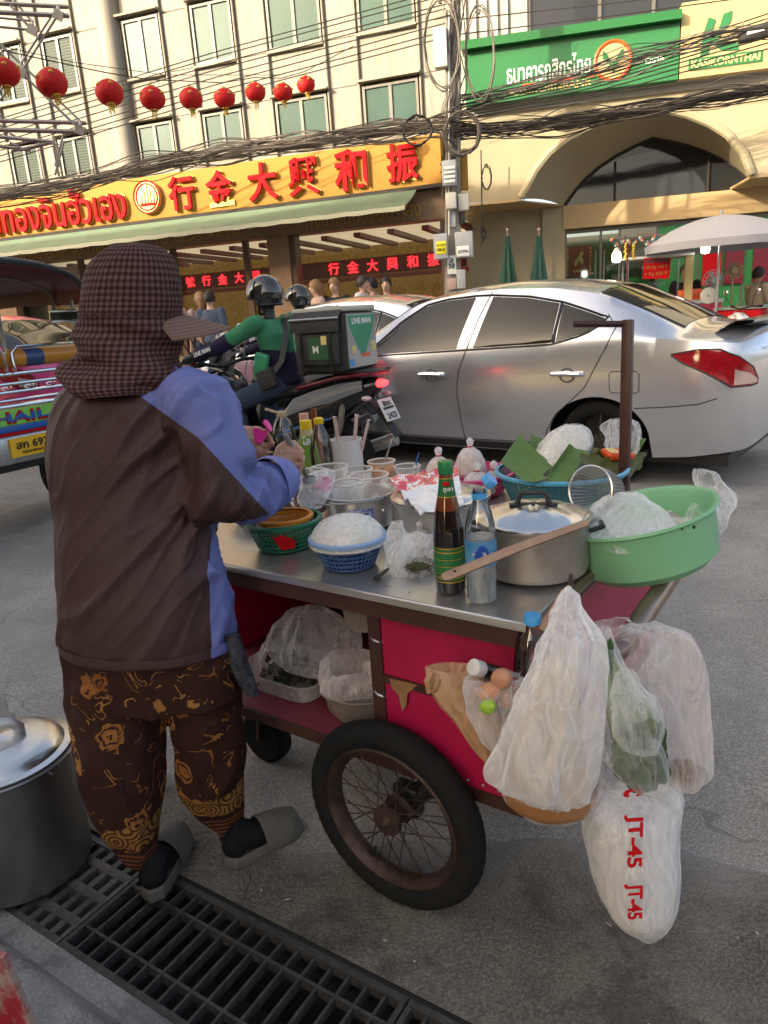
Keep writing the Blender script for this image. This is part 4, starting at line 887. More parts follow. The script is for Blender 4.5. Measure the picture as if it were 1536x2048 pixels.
MB().tube([(.05,.12,.34),(-.06,.13,.60),(-.1,.12,.78)], [.02,.028,.02], 8).build('shock_absorber', m_pipe, bike)
MB().tube([(.30,.15,.88),(-.1,.19,.96),(-.36,.15,.98),(-.40,0,.99),(-.36,-.15,.98),(-.1,-.19,.96),(.30,-.15,.88)], .014, 8).build('grab_rail', mat('dark red rail', (.16,.01,.02), .3), bike)
b = MB(); b.bx(-.38, .28, -.16, .16, .985, 1.005); b.build('rack_plate', m_black, bike, bevel=.004)
MB().rings([sect(-.36,.86,.93,.06), sect(-.40,.87,.92,.07), sect(-.42,.88,.91,.03)]).build('tail_lamp', mat('lit tail lamp', (.6,.01,.02), .2, emit=(1,.03,.04,1.6)), bike)
for s in (1,-1): MB().ball((-.33,s*.16,.80), (.045,.03,.022), 10, 6).build('indicator', m_lampw, bike)
MB().tube([(-.26,0,.80),(-.40,0,.62),(-.50,0,.50)], [.05,.045,.06], 8, flat=.4).build('rear_mudguard', m_black, bike)
nP = V(-.90,0,.43).normalized(); uP = V(.43,0,.90).normalized(); cP = V(-.43,0,.70)
b = MB(); b.prism([(-.105,-.09),(.105,-.09),(.105,.09),(-.105,.09)], cP, (0,-1,0), uP, .006); b.build('number_plate', mat('plate pale', (.62,.62,.60), .45), bike, smooth=False)
bm4 = PM[bike.name]; b3 = bm4.to_3x3()
for s_, dy, w_, h_ in (('8ขร', .05, .12, .045), ('กรุงเทพมหานคร', .008, .16, .026), ('2423', -.05, .14, .048)):
    text('plate_lettering', s_, m_black, bike, bm4 @ (cP+uP*dy+nP*.002), b3 @ V(0,-1,0), b3 @ uP, w=w_, h=h_, ext=.002, bold=.02)
# delivery box, resting on the rack
box = thing('delivery_box', 'black and green insulated delivery box with a flap pocket on the scooter', 'delivery box', V(BO.x, BO.y, BO.z+.947), BR)
m_boxb = mat('black box fabric', (.022,.022,.022), .7, 0, (12, (.04,.04,.038), .3), (40, .4)); m_boxg = mat('green box panel', (.03,.26,.13), .45, 0, None, (5, .3)); m_boxs = mat('silver reflective', (.33,.34,.34), .35, .5, None, (6, .3)); m_boxt = mat('pale box lid', (.42,.43,.36), .5, 0, None, (7, .4))
S = .215
MB().bx(-S, S, -S, S, 0, .40).build('case', m_boxb, box, bevel=.02)
MB().bx(-S-.004, S+.004, -S-.004, S+.004, .402, .44).build('lid', m_boxt, box, bevel=.012)
MB().bx(-S-.008, -S-.001, -S+.02, S-.02, .02, .385).build('rear_panel', m_boxs, box, smooth=False)
b = MB(); b.prism([(-S+.03,.372),(-S+.05,.30),(-.03,.10),(.03,.10),(S-.05,.30),(S-.03,.372)], (-S-.0085,0,0), (0,-1,0), (0,0,1), .002); b.build('green_shield', m_boxg, box, smooth=False)
mb_ = PM[box.name]; m3 = mb_.to_3x3()
text('lettering', 'LINE MAN', m_wht, box, mb_ @ V(-S-.010, 0, .335), m3 @ V(0,-1,0), Z3, w=.26, h=.04, ext=.002, bold=.02)
MB().bx(-S-.011, -S-.0086, -.18, -.12, .12, .19).build('sticker', m_lg, box, smooth=False); MB().bx(-S-.011, -S-.0086, .13, .19, .03, .08).build('sticker', mat('blue sticker', (.05,.28,.55), .4), box, smooth=False)
MB().bx(-S-.011, -S-.0086, -.09, .02, .085, .11).build('sticker', m_orr, box, smooth=False); MB().bx(-S-.011, -S-.0086, .10, .15, .12, .17).build('sticker', m_lg, box, smooth=False)
G = [[V(x, S+.004+.055*math.sin(min(1, t_*1.3)*1.57), .415-.14*t_+.015*math.sin(t_*3.1)) for x in fr(-S+.01, S-.01, 10)] for t_ in fr(0, 1, 6)]
MB().grid(G).build('flap', m_boxb, box); MB().tube([p+V(0,.004,.03) for p in G[4]], .008, 4).build('reflective_strip', m_boxs, box)
MB().bx(-S+.04, S-.04, S+.002, S+.045, .05, .27).build('pocket', m_boxb, box, bevel=.015)
MB().bx(-.10, .06, S+.046, S+.052, .09, .24).build('green_window', mat('dark green sheet', (.03,.10,.05), .25), box, smooth=False)
for x in (-.12, .13): MB().tube([(x,S+.05,.28),(x,S+.056,.15),(x-.005,S+.06,.0),(x-.02,S+.05,-.08)], .012, 4, flat=.3).build('strap', m_black, box)
MB().bx(-.095, -.05, S+.053, S+.057, .19, .25).build('tag', m_lg, box, smooth=False)
text('pocket_mark', 'M', m_wht, box, mb_ @ V(.0, S+.0545, .16), m3 @ V(-1,0,0), Z3, h=.05, ext=.002, bold=.02)
# rider
m_rshirt = cloth('green and navy riding shirt', (.05,.24,.12), 12, .5)
g = NG(m_rshirt); tc = g.n('ShaderNodeTexCoord'); sp = g.n('ShaderNodeSeparateXYZ'); g.l(tc.outputs['Object'], sp.inputs[0])
ny = g.math('ABSOLUTE', sp.outputs[1]); zz = g.math('ADD', sp.outputs[2], g.math('MULTIPLY', ny, -.25))
f1 = g.math('GREATER_THAN', zz, 1.13); f2 = g.math('LESS_THAN', g.math('ADD', sp.outputs[0], g.math('MULTIPLY', sp.outputs[2], -.6)), .02)
keep = g.math('MULTIPLY', f1, f2); c0 = g.b.inputs['Base Color'].links[0].from_socket; g.col(g.mix(keep, (.022,.018,.045), c0))
m_helm = mat('black helmet', (.025,.022,.022), .12, 0, None, None, .6, .8)
RP = dict(hip=(.30,0,.53), waist=(.31,0,.60), chest=(.335,0,.745), neck=(.355,0,.83), head=(.36,0,.92), shL=(.345,.112,.795), shR=(.345,-.112,.795), elL=(.53,.19,.70), elR=(.53,-.19,.70), wrL=(.66,.20,.665), wrR=(.66,-.20,.665),
          hpL=(.31,.065,.52), hpR=(.31,-.065,.52), knL=(.52,.12,.44), knR=(.52,-.12,.44), anL=(.47,.12,.20), anR=(.47,-.12,.20), face=(1,.25,0))
rider, RJ = human('person', 'delivery rider in a green and navy shirt and black helmet on the scooter', BO, BR, 1.72, m_rshirt, m_jean, m_black, m_hair, pose=RP, sleeve=.95, helmet=m_helm, vox=.014)
def strap_on(t):
    MB().tube([(.55,-.17,1.42),(.50,-.05,1.40),(.43,.05,1.25),(.41,.16,1.08),(.48,.215,.98)], .026, 6, flat=.25).build('bag_strap', m_black, t)
    MB().box((.52,.22,.95), (.16,.06,.15), Matrix.Rotation(.3, 3, 'Y')).build('shoulder_bag', m_boxb, t, bevel=.015)
    MB().box((.58,.20,1.05), (.13,.05,.20), Matrix.Rotation(-.25, 3, 'Y')).build('pouch', m_boxg, t, bevel=.02)
strap_on(rider)
rm = PM[rider.name]; r3 = rm.to_3x3(); e0, e1 = RJ['elL'], RJ['wrL']; dd = (e1-e0).normalized()
text('sleeve_lettering', 'LINE MAN', m_wht, rider, rm @ ((e0+e1)/2 + V(0,.062,.012)+ V(-.03,.0,0)), r3 @ (-dd), r3 @ (dd.cross(V(0,1,0))*-1 if dd.cross(V(0,1,0)).z < 0 else dd.cross(V(0,1,0))), w=.17, h=.035, ext=.003, bold=.03)
MB().ball(RJ['shL']*.4+RJ['shR']*.6+V(-.118,.10,-.20), (.008,.045,.06), 14, 8).build('shirt_badge', m_wht, rider)
bike.scale = (.94,)*3; rider.scale = (.955,)*3
# the other riders waiting farther back
q = dep(592, 585, 8.0); o2 = V(q.x, q.y, .10)-V(*(Matrix.Rotation(BR+.1, 3, 'Z') @ V(.62,0,0)))
r2 = copytree(rider, o2, BR+.1, 'second rider in green beyond the first, mostly hidden by the pale car', 'riders'); b2 = copytree(bike, o2, BR+.1, 'scooter of the second rider, hidden behind the pale car', 'motorbikes'); rider['group'] = 'riders'; bike['group'] = 'motorbikes'
q = dep(440, 690, 6.9); b3_ = copytree(bike, V(q.x, q.y, .10)-BX*1.15, BR+.05, 'black scooter waiting ahead of the delivery rider, near the cap brim', 'motorbikes')
# ================================================================ UTILITY POLE AND CABLES
DP = 12.1
def pp(x, y, d=0.0): return dep(x, y, DP+d)
pb = pp(905, 560); pbx = V(pb.x, pb.y, .24)
m_concp = mat('pole concrete', (.30,.28,.25), .85, 0, (5, (.22,.20,.17), .1), (30, .3)); m_boxgr = mat('grey meter box', (.40,.43,.45), .5, 0, (9, (.33,.35,.37), .2)); m_boxwh = mat('pale junction box', (.52,.52,.48), .5); m_cable = mat('black cable', (.022,.02,.018), .6); m_cableg = mat('grey cable', (.12,.105,.09), .65); m_cabler = mat('dusty cable', (.20,.17,.14), .8)
pole = thing('utility_pole', 'concrete utility pole hung with meter boxes and cable tangles', 'utility pole', pbx, rB)
tp = pp(906, -60); lean = (tp-pp(905, 560)); lean = V(lean.x, lean.y, 0)/ (tp.z-pb.z)
def pol(z): return V(0,0,z-.24)+V(*(Matrix.Rotation(-rB, 3, 'Z') @ lean))*(z-1.7)
def ring4(z, w_): c = pol(z); return [c+V(a*w_, b_*w_*.9, 0) for a, b_ in ((-1,-1),(1,-1),(1,1),(-1,1))]
MB().rings([ring4(.24,.13), ring4(3,.115), ring4(6,.10), ring4(9.5,.085)]).build('shaft', m_concp, pole, bevel=.012)
def pbox(nm, x0, x1, y0, y1, dd, th, mt, ext=None):
    a = pp((x0+x1)/2, (y0+y1)/2, dd); px = (DP+dd)/F_PX
    c = PM[pole.name].inverted() @ a; w_, h_ = (x1-x0)*px, (y1-y0)*px
    o = MB().box(c, (w_, th, h_)).build(nm, mt, pole, bevel=.012); return o, a, w_, h_
pbox('transformer_box', 886, 912, 326, 368, -.25, .16, m_boxgr)
for i in range(4): pbox('label_row', 889, 909, 333+i*9, 338+i*9, -.345, .01, m_wht)
pbox('junction_box', 893, 912, 388, 416, -.22, .12, m_boxwh); pbox('junction_box', 918, 937, 390, 419, -.16, .10, m_boxwh)
pbox('backing_plate', 897, 911, 424, 452, -.15, .02, m_boxgr)
o, a, w_, h_ = pbox('meter_box', 869, 895, 471, 516, -.20, .14, m_boxgr); pbox('yellow_notice', 873, 892, 484, 507, -.275, .012, mat('yellow notice', (.78,.70,.03), .5))
pbox('meter_box', 912, 945, 467, 513, -.20, .16, m_boxgr); pbox('white_notice', 914, 938, 493, 512, -.285, .012, m_wht)
text('notice_writing', 'เยาวราช', m_black, pole, pp(882, 490, -.285), aB, Z3, w=.13, ext=.004); text('notice_writing', '0818', m_black, pole, pp(882, 499, -.285), aB, Z3, w=.12, ext=.004)
text('notice_writing', 'GTPN', m_black, pole, pp(926, 503, -.295), aB, Z3, w=.16, ext=.004)
pbox('number_plate', 895, 912, 513, 547, -.14, .012, m_wht); text('pole_number', 'ล', m_black, pole, pp(903, 521, -.15), aB, Z3, h=.07, ext=.004, bold=.02); text('pole_number', '38', m_black, pole, pp(903, 532, -.15), aB, Z3, h=.08, ext=.004, bold=.02)
pbox('poster', 895, 912, 558, 578, -.14, .012, m_pinksh); pbox('lower_box', 914, 931, 541, 576, -.16, .08, m_boxgr)
pbox('upper_box', 870, 893, 66, 128, -.18, .16, m_boxwh); pbox('yellow_guard', 920, 935, 305, 374, .1, .06, m_yel)
pbox('hanging_tag', 918, 930, 425, 447, -.14, .012, m_black)
for x, d_ in ((893, -.16), (898, -.17)): MB().tube([PM[pole.name].inverted() @ pp(x+(900-y)*.005*0, y, d_) for y in (20,120,260,360,470)], .018, 6).build('conduit', m_pipe if x < 895 else m_boxwh, pole)
def cable(pts, r, mt, nm='overhead_cable', lab=None, grp='overhead cables', n=5, wob=0):
    P = []
    for i in range(len(pts)-1):
        a, c = pts[i], pts[i+1]
        for k in range(10): P.append(a+(c-a)*(k/10))
    P.append(pts[-1])
    if wob:
        sd_ = random.random()*50
        P = [p+V(noise.noise(V(p.x*.9, sd_, 0)), noise.noise(V(p.x*.9, sd_, 7))*.5, noise.noise(V(p.x*1.3, sd_, 3)))*wob for p in P]
    for _ in range(2): P = [P[0]]+[(P[i-1]+P[i]*2+P[i+1])/4 for i in range(1, len(P)-1)]+[P[-1]]
    b = MB().tube(P, r, n)
    if nm is None: return b
    o = b.build(nm, mt); tag(o, lab, 'cable', grp); return o
# single wires fanning out from the pole to the upper left and upper right
ORD = ['topmost','second','third','fourth','fifth','sixth','seventh','lowest']
for oi, (yl, yr, d_) in enumerate(((236,-24,-.2), (243,-12,.0), (255,6,.1), (268,15,.2), (283,30,-.2), (299,44,.1), (310,60,.2), (322,72,.0))):
    cable([dep(-40, yl+14, 13.4+d_), dep(430, (yl*.46+yr*.54)+8, 12.8+d_), pp(900, yr, d_)], .0085, m_cable, lab=ORD[oi]+' of the thin wires crossing the cream facade to the pole')
for oi, (yl, yr, d_) in enumerate(((-6,-60,0), (40,-40,.2), (70,-20,.1))):
    cable([pp(908, yl, d_), dep(1230, (yl+yr)/2+6, 11.6), dep(1600, yr, 11.2)], .0085, m_cable, lab=['highest','middle','lowest'][oi]+' of three thin wires rising from the pole to the upper right')
for oi, (yl, yr, ym) in enumerate(((200,18,146), (205,28,152), (212,38,160), (218,48,166), (225,58,172), (230,68,178), (236,80,186), (240,92,196))):
    cable([pp(906, yl), dep(1180, ym, 11.7), dep(1600, yr-12, 11.2)], .0095, m_cable, lab=ORD[oi]+' of the wires sweeping across the bank sign from the pole')
# dense bundles nobody could count
def bundle(nm, label, centre, n, spread, mts, wob=.05, rr=(.0045,.011)):
    bs_ = [MB(), MB()]
    for k in range(n):
        off = [V(random.uniform(-.3,.3)*spread, random.uniform(-.25,.25), random.gauss(0, .5)*spread) for _ in centre]
        if random.random() < .35: off[random.randrange(len(off))] -= V(0,0,random.uniform(.0,.5)*spread)
        c = cable([p+o_ for p, o_ in zip(centre, off)], random.uniform(*rr), None, None, n=4, wob=wob)
        t_ = bs_[k % 2]; t_.add(c.v, c.f)
    a = bs_[0]; nf = len(a.f); a.add(bs_[1].v, bs_[1].f, 1)
    o = a.build(nm, mts, None, recalc=False); tag(o, label, 'cables', None, 'stuff'); return o
bundle('cable_bundle', 'tangled cable bundle along the top of the yellow sign', [dep(-60,402,13.6), dep(140,372,13.4), dep(300,335,13.2), dep(450,303,13.0), dep(620,282,12.7), dep(780,258,12.4), pp(905,250)], 46, .19, [m_cableg, m_cabler])
bundle('cable_bundle', 'thick black cable bundle running right from the pole under the bank sign', [pp(900,262), dep(1010,258,11.9), dep(1140,243,11.7), dep(1300,218,11.5), dep(1450,190,11.3), dep(1600,165,11.2)], 46, .13, [m_cable, m_cableg])
bundle('cable_bundle', 'loose cables on the bank sign sweeping up to the junction box', [pp(906,205), dep(1080,165,11.8), dep(1250,122,11.5), dep(1420,82,11.3), dep(1600,45,11.2)], 16, .16, [m_cable, m_cableg])
bundle('cable_tangle', 'vertical tangle of cables hanging down the pole', [pp(912,-40), pp(905,60), pp(915,150), pp(900,235), pp(905,300), pp(900,360)], 26, .32, [m_cable, m_cableg], .14)
# coils hanging on the pole
def coil(px, py, rx, ry, n, lab, r_=.011, d_=-.3):
    c = pp(px, py, d_); b = MB(); k_ = (DP+d_)/F_PX
    for i in range(n):
        a0 = random.random()*.3; s_ = 1+random.uniform(-.10,.10)
        b.tube([c + aB*(math.cos(a)*rx*k_*s_) + Z3*(math.sin(a)*ry*k_*s_) - nB*(i*.012) + V(random.uniform(-.01,.01),0,random.uniform(-.02,.02)) for a in [j*math.pi/14 for j in range(28)]], r_, 5, True)
    t = thing('cable_coil', lab, 'cable coil', c); b.build('loops', m_cableg if n > 3 else m_cable, t, world=True)
    MB().box(c+Z3*(ry*k_*.95), (.05,.05,.05)).build('hook', m_pipe, t, world=True)
coil(924, 268, 32, 34, 7, 'large pale coil of cable hung on the utility pole below the bundles')
coil(835, 262, 24, 22, 3, 'small cable coil in front of the sign board left of the pole')
coil(884, 90, 30, 70, 4, 'tall loose loops of black cable at the upper left of the pole', .009)
coil(960, 110, 24, 70, 4, 'tall loose loops of black cable at the upper right of the pole', .009)
coil(973, 355, 9, 21, 2, 'small black cable loop on the grey bank wall', .008, .9)
jb = thing('junction_box', 'black cable junction box hanging in the wires in front of the logo sign', 'junction box', dep(1508, 66, 11.2), rB)
MB().box((0,0,0), (.40,.12,.17), Matrix.Rotation(-.12, 3, 'Y')).build('housing', m_boxb, jb, bevel=.015); MB().box((0,-.07,.0), (.22,.01,.04), Matrix.Rotation(-.12, 3, 'Y')).build('label_plate', m_boxwh, jb)
for s in (1,-1): MB().cyl((.15*s,0,.06), (.15*s,0,.16), .012).build('hanger', m_pipe, jb)
dr = thing('hanging_cable', 'black cable with a frayed end hanging on the bank wall beside the pole', 'cable', dep(964,450,13.4)); 
MB().tube([dep(962,300,13.4), dep(963,360,13.4), dep(964,430,13.4), dep(965,480,13.4)], .012, 5).build('cable', m_cable, dr, world=True)
for i in range(6): q = dep(965,450+i*2,13.4); MB().tube([q, q+V(random.uniform(-.08,.08),-.02,-.1), q+V(random.uniform(-.06,.06),-.02,-.24)], .008, 4).build('strand', m_cable, dr, world=True)
# ================================================================ LANTERNS
m_lan = mat('red lantern silk', (.52,.012,.012), .55, 0, None, None, .3); g = NG(m_lan); tc = g.n('ShaderNodeTexCoord'); wv = g.n('ShaderNodeTexWave'); wv.bands_direction = 'Z'; wv.inputs['Scale'].default_value = 22; g.l(tc.outputs['Object'], wv.inputs['Vector']); g.bump(wv.outputs['Fac'], .25, .006)
m_lgold = mat('lantern gold', (.55,.30,.05), .4, .3); m_tass = mat('gold tassel', (.50,.34,.06), .8)
LP = [(8,145,60),(104,166,60),(219,186,54),(305,197,50),(382,197,46),(449,197,42),(511,185,40),(566,185,38),(612,170,36)]
LN = ['cut off by the left edge, half behind the steel lattice','second from the left, in front of the steel lattice','third from the left, in front of the round column','fourth from the left, beside a green window','fifth from the left, middle of the string','fourth from the right end of the string','third from the right end of the string','second from the right end of the string','smallest and last, at the right end']
lroot = None; tops = []
for (x, y, d), nm in zip(LP, LN):
    c = CAM+ray(x, y)*(.285*F_PX/d); tops.append(c+V(0,0,.16))
    lab = 'red round paper lantern ' + nm
    if lroot is None:
        lroot = thing('lantern', lab, 'lantern', c, 0, 'lanterns on the string'); R_ = .18
        def lf(p, a): k = 1+.018*abs(math.sin(a*10)); return V(p.x*k, p.y*k, p.z)
        MB().lathe([(.055,-.145),(.10,-.13),(.145,-.095),(.172,-.045),(.18,0),(.172,.045),(.145,.095),(.10,.13),(.055,.145)], 60, fn=lf).build('body', m_lan, lroot)
        for z, r_ in ((.150,.058), (-.150,.058)): MB().lathe([(0,z+.012),(r_,z+.012),(r_,z-.012),(0,z-.012)], 20).build('cap', m_lgold, lroot)
        MB().cyl((0,0,.16), (0,0,.22), .004, n=5).build('hanger', m_cable, lroot)
        b = MB()
        for i in range(10): a = i*.628; b.tube([(math.cos(a)*.03, math.sin(a)*.03, -.16), (math.cos(a)*.035, math.sin(a)*.035, -.25+.03*math.sin(i*2.1))], .006, 4)
        b.build('tassel', m_tass, lroot)['kind'] = 'stuff'
        for i in range(6): a = i*1.047; MB().ball((math.cos(a)*.165, math.sin(a)*.165, .05), (.03,.03,.025), 8, 6).build('gold_mark', m_lgold, lroot)
        lroot.scale = (.79,)*3
    else: l2 = copytree(lroot, c, random.uniform(0, 3), lab)
    if x in (104, 219, 612): (lroot if x == 8 else l2).rotation_euler = (random.uniform(-.25,.25), random.uniform(-.3,.3), 1.0)
tops = [tops[0]+V(-1.2,-.4,.35)]+tops+[tops[-1]+V(.8,.6,.5)]
o = MB().tube([p+V(0,0,.03) for p in tops], .006, 5).build('lantern_wire', m_cable); tag(o, 'thin wire carrying the red lanterns across the street', 'wire')
o = MB().tube([dep(-30,85,9.3), dep(150,125,10.3), dep(330,150,12), dep(560,150,14.2)], .005, 5).build('lantern_wire', m_cable); tag(o, 'slack upper wire above the lanterns', 'wire')
# ================================================================ STEEL LATTICE ARCH at the upper left
m_steel = mat('pale painted steel', (.36,.35,.32), .5, .3, (12, (.26,.24,.21), .2)); 
gn = thing('steel_lattice', 'pale steel lattice of a street arch at the upper left corner', 'lattice', dep(60,160,8.6))
def bar(a, c, r_, nm='strut'): MB().tube([a, c], r_, 4).build(nm, m_steel, gn, world=True, smooth=False)
D1, D2 = 8.4, 9.3
for d_ in (D1, D2):
    k = 0 if d_ == D1 else -18
    bar(dep(-60,22+k,d_), dep(138,32+k,d_), .024, 'chord'); bar(dep(-60,258+k,d_), dep(172,264+k,d_), .024, 'chord')
    for (x0,y0,x1,y1) in ((116,30,42,145),(42,145,-30,240),(20,10,65,62),(42,145,160,260),(-20,92,42,145),(-40,50,65,60),(0,105,40,145),(20,285,48,300),(105,282,118,352),(128,282,110,350),(-30,225,5,255)):
        bar(dep(x0,y0+k,d_), dep(x1,y1+k,d_), .013)
for x, y in ((116,30),(42,145),(160,260),(65,60)): bar(dep(x,y,D1), dep(x,y-18,D2), .018); MB().box(dep(x,y,D1-.02), (.10,.02,.09), Matrix.Rotation(.5, 3, 'Y')).build('gusset', m_steel, gn, world=True)
for (x0,y0,x1,y1) in ((-20,272,108,284),(-20,290,60,300),(108,284,40,300)): bar(dep(x0,y0,D1+.4), dep(x1,y1,D1+.4), .02)
# ================================================================ RIGHT SIDE: STALL, UMBRELLAS, POSTERS
def at(x, y, d=11.9): return dep(x, y, d)
m_umb = mat('pale grey umbrella cloth', (.36,.36,.40), .8, 0, None, (5, .3)); m_gumb = mat('dark green umbrella cloth', (.015,.07,.05), .7, 0, None, (9, .5))
c = at(1440, 478, 11.6); um = thing('market_umbrella', 'large pale grey market umbrella over the right hand stall', 'umbrella', V(c.x, c.y, .10)); zc = c.z-.10
G = []
for i in range(10):
    t_ = i/9; row = []
    for j in range(40):
        a = 2*math.pi*j/40; sc_ = .018*abs(math.sin(a*4))*t_; r_ = 1.12*t_; row.append(V(math.cos(a)*r_*(1-sc_), math.sin(a)*r_*(1-sc_), zc+.34-.38*t_**1.9-.12*sc_))
    G.append(row)
b = MB(); b.rings(G, True, False, False); b.rings([G[-1], [p+V(0,0,-.11)+V(p.x,p.y,0)*(-.02+.012*math.sin(i*3)) for i, p in enumerate(G[-1])]], True, False, False); b.build('canopy', m_umb, um)
MB().cyl((0,0,0), (0,0,zc+.42), .022).build('pole', m_alu, um)
for j in range(8): a = j*math.pi/4; MB().tube([(0,0,zc-.1), (math.cos(a)*.55, math.sin(a)*.55, zc+.17), (math.cos(a)*1.08, math.sin(a)*1.08, zc-.02)], .008, 4).build('rib', m_alu, um)
for px, lab, d_ in ((1078, 'closed dark green umbrella standing left of the bank doors', 12.6), (1015, 'closed black green umbrella against the bank wall by the hanging cable', 13.6)):
    q = dep(px, 472, d_); hh = q.z-.25; t = thing('closed_umbrella', lab, 'umbrella', V(q.x, q.y, .25), 0, 'closed umbrellas by the bank')
    def uf(p, a): k = 1+.22*math.sin(a*7); return V(p.x*k, p.y*k, p.z)
    MB().lathe([(.03,hh),(.05,hh-.10),(.10,hh-.5),(.17,hh-1.0),(.20,hh-1.35),(.17,hh-1.36)], 56, fn=uf).build('folded_cloth', m_gumb, t)
    MB().cyl((0,0,.02), (0,0,hh+.08), .018).build('pole', m_pipe, t); MB().cyl((0,0,0), (0,0,.06), .22, n=24).build('foot', m_concp, t)
    MB().ball((0,0,hh+.10), .03, 8, 6).build('finial', m_pinksh, t)
# food cart with glass cabinet
st = thing('food_stall', 'stall with a glass cabinet and maroon panels under the pale umbrella', 'stall', V(*at(1350, 600, 11.9).xy, .10), rB)
def sl(x, y, d=11.9): return PM[st.name].inverted() @ dep(x, y, d)
a = sl(1258,520); c = sl(1372,520); zt = a.z; zc_ = sl(1300,606).z
for x in (a.x, c.x-.0):
    for y in (0, .6): MB().bx(x-.015, x+.015, y-.015, y+.015, zc_, zt).build('post', m_alu, st, smooth=False)
MB().bx(a.x-.1, c.x+.1, -.1, .7, zt+.002, zt+.04).build('cabinet_roof', m_boxwh, st, smooth=False)
MB().bx(a.x, c.x, .28, .29, zc_, zt-.02).build('cabinet_glass', m_glass, st, smooth=False)
MB().bx(a.x+.05, c.x-.5, .40, .42, zc_+.02, zt-.25).build('green_poster', m_green, st, smooth=False); text('poster_lettering', 'POH CORNER', m_wht, st, dep(1302,568,12.25), aB, Z3, w=.45, ext=.003)
MB().bx(c.x-.02, c.x+.10, -.05, .05, zc_, zt).build('yellow_post', m_ky, st, smooth=False)
d_ = sl(1438,640); MB().bx(a.x, d_.x, -.05, .75, zc_-.06, zc_).build('counter', m_alu, st, smooth=False)
MB().bx(a.x+.02, d_.x-.02, -.03, .7, .12, zc_-.065).build('maroon_panel', mat('maroon banner', (.30,.015,.05), .5), st, smooth=False)
text('banner_lettering', 'เครื่องคั่ว', m_wht, st, dep(1405,618,11.83), aB, Z3, w=.42, ext=.004, bold=.01); text('banner_lettering', 'เกาลัด', m_wht, st, dep(1410,636,11.83), aB, Z3, w=.34, ext=.004, bold=.01)
for s in (.2, 1.0): MB().lathe([(.06,-.03),(.2,-.03),(.22,0),(.2,.03),(.06,.03)], 24, (a.x+s,.0-.07,.12), Matrix.Rotation(math.pi/2, 3, 'X'), capa=True, capb=True).build('wheel', m_tyre, st)
pr = thing('price_sign', 'red price board with yellow writing hung on the stall cabinet', 'sign', dep(1313,537,11.75), rB)
MB().box((0,0,0), (.40,.014,.31), Matrix.Rotation(.06, 3, 'Y')).build('board', m_red, pr, smooth=False); MB().box((0,-.002,.115), (.36,.014,.06)).build('dark_band', m_maroon, pr, smooth=False)
for s_, dz in (('1/2 Kg 160 ฿', .02), ('1 Kg 320 ฿', -.08)): text('price', s_, m_yel, pr, PM[pr.name] @ V(0,-.010,dz), aB, Z3, w=.33, h=.065, ext=.003, bold=.01)
for i, (px, py) in enumerate(((1367,594),(1390,593))):
    q = dep(px, 606, 11.9); t = thing('gift_packet', 'orange red packet with gold writing on the stall counter, '+('left' if not i else 'right')+' of the pair', 'packet', V(q.x, q.y, zc_+.10), rB, 'packets on the counter')
    MB().bx(-.09,.09,-.04,.04,.002,.17).build('packet', m_orr, t, bevel=.01); text('packet_lettering', 'เกาลัด', m_yel, t, PM[t.name] @ V(0,-.042,.09), aB, Z3, w=.13, ext=.003)
def fan(px, py, r_, lab, cm, d=12.0, stand_=True):
    q = dep(px, py, d); t = thing('electric_fan', lab, 'fan', V(q.x, q.y, .22), rB, 'fans at the stall'); zz = q.z-.22
    for k in range(3): MB().tube([V(math.cos(a)*r_*(1-.3*k), -.03*k, zz+math.sin(a)*r_*(1-.3*k)) for a in [i*math.pi/16 for i in range(32)]], .006, 5, True).build('guard_ring', cm, t)
    b = MB()
    for i in range(20): a = i*math.pi/10; b.tube([V(math.cos(a)*r_, 0, zz+math.sin(a)*r_), V(math.cos(a)*r_*.3, -.06, zz+math.sin(a)*r_*.3)], .0035, 4)
    b.build('guard_wires', cm, t)['kind'] = 'stuff'
    for i in range(4): a = i*math.pi/2+.3; MB().prism([(.02,-.02),(.8*r_,-.10*r_*2),(.85*r_,.12*r_*2),(.02,.03)], V(0,.0,zz), V(math.cos(a),.06,math.sin(a)), V(-math.sin(a),.12,math.cos(a)), .005).build('blade', m_boxgr, t)
    MB().cyl((0,-.07,zz), (0,.14,zz), .05, n=14).build('motor', cm, t); MB().cyl((0,.06,0), (0,.06,zz), .016).build('stem', cm, t); MB().cyl((0,.06,0), (0,.06,.04), .18, n=20).build('foot', cm, t)
fan(1426, 560, .155, 'grey electric fan standing between the stall and the bank', m_boxgr); fan(1468, 541, .145, 'beige electric fan to the right of the grey fan', m_ky, 12.3)
q = dep(1417, 591, 11.75); t = thing('tray', 'round white metal tray propped upright on the stall counter', 'tray', q, rB)
MB().lathe([(0,.0),(.025,.0),(.03,.012),(.10,.012),(.125,.0),(.13,.004)], 32, (0,0,0), RX).build('dish', m_boxwh, t); MB().cyl((0,-.012,0), (0,-.004,0), .022, n=14).build('hub', m_boxgr, t)
MB().box((0,.04,-.06), (.05,.06,.10)).build('prop', m_alu, t)
rc = thing('red_banner_cart', 'red banner cart with gold writing beside the white scooter', 'cart', V(*dep(1475,650,11.5).xy, .10), rB-.5)
MB().bx(-.33,.33,-.03,.4,.18,.98).build('panel', m_red, rc, bevel=.02); MB().bx(-.36,.36,-.06,.45,.985,1.03).build('top', m_alu, rc, smooth=False)
ax_ = Matrix.Rotation(rB-.5, 3, 'Z') @ V(1,0,0)
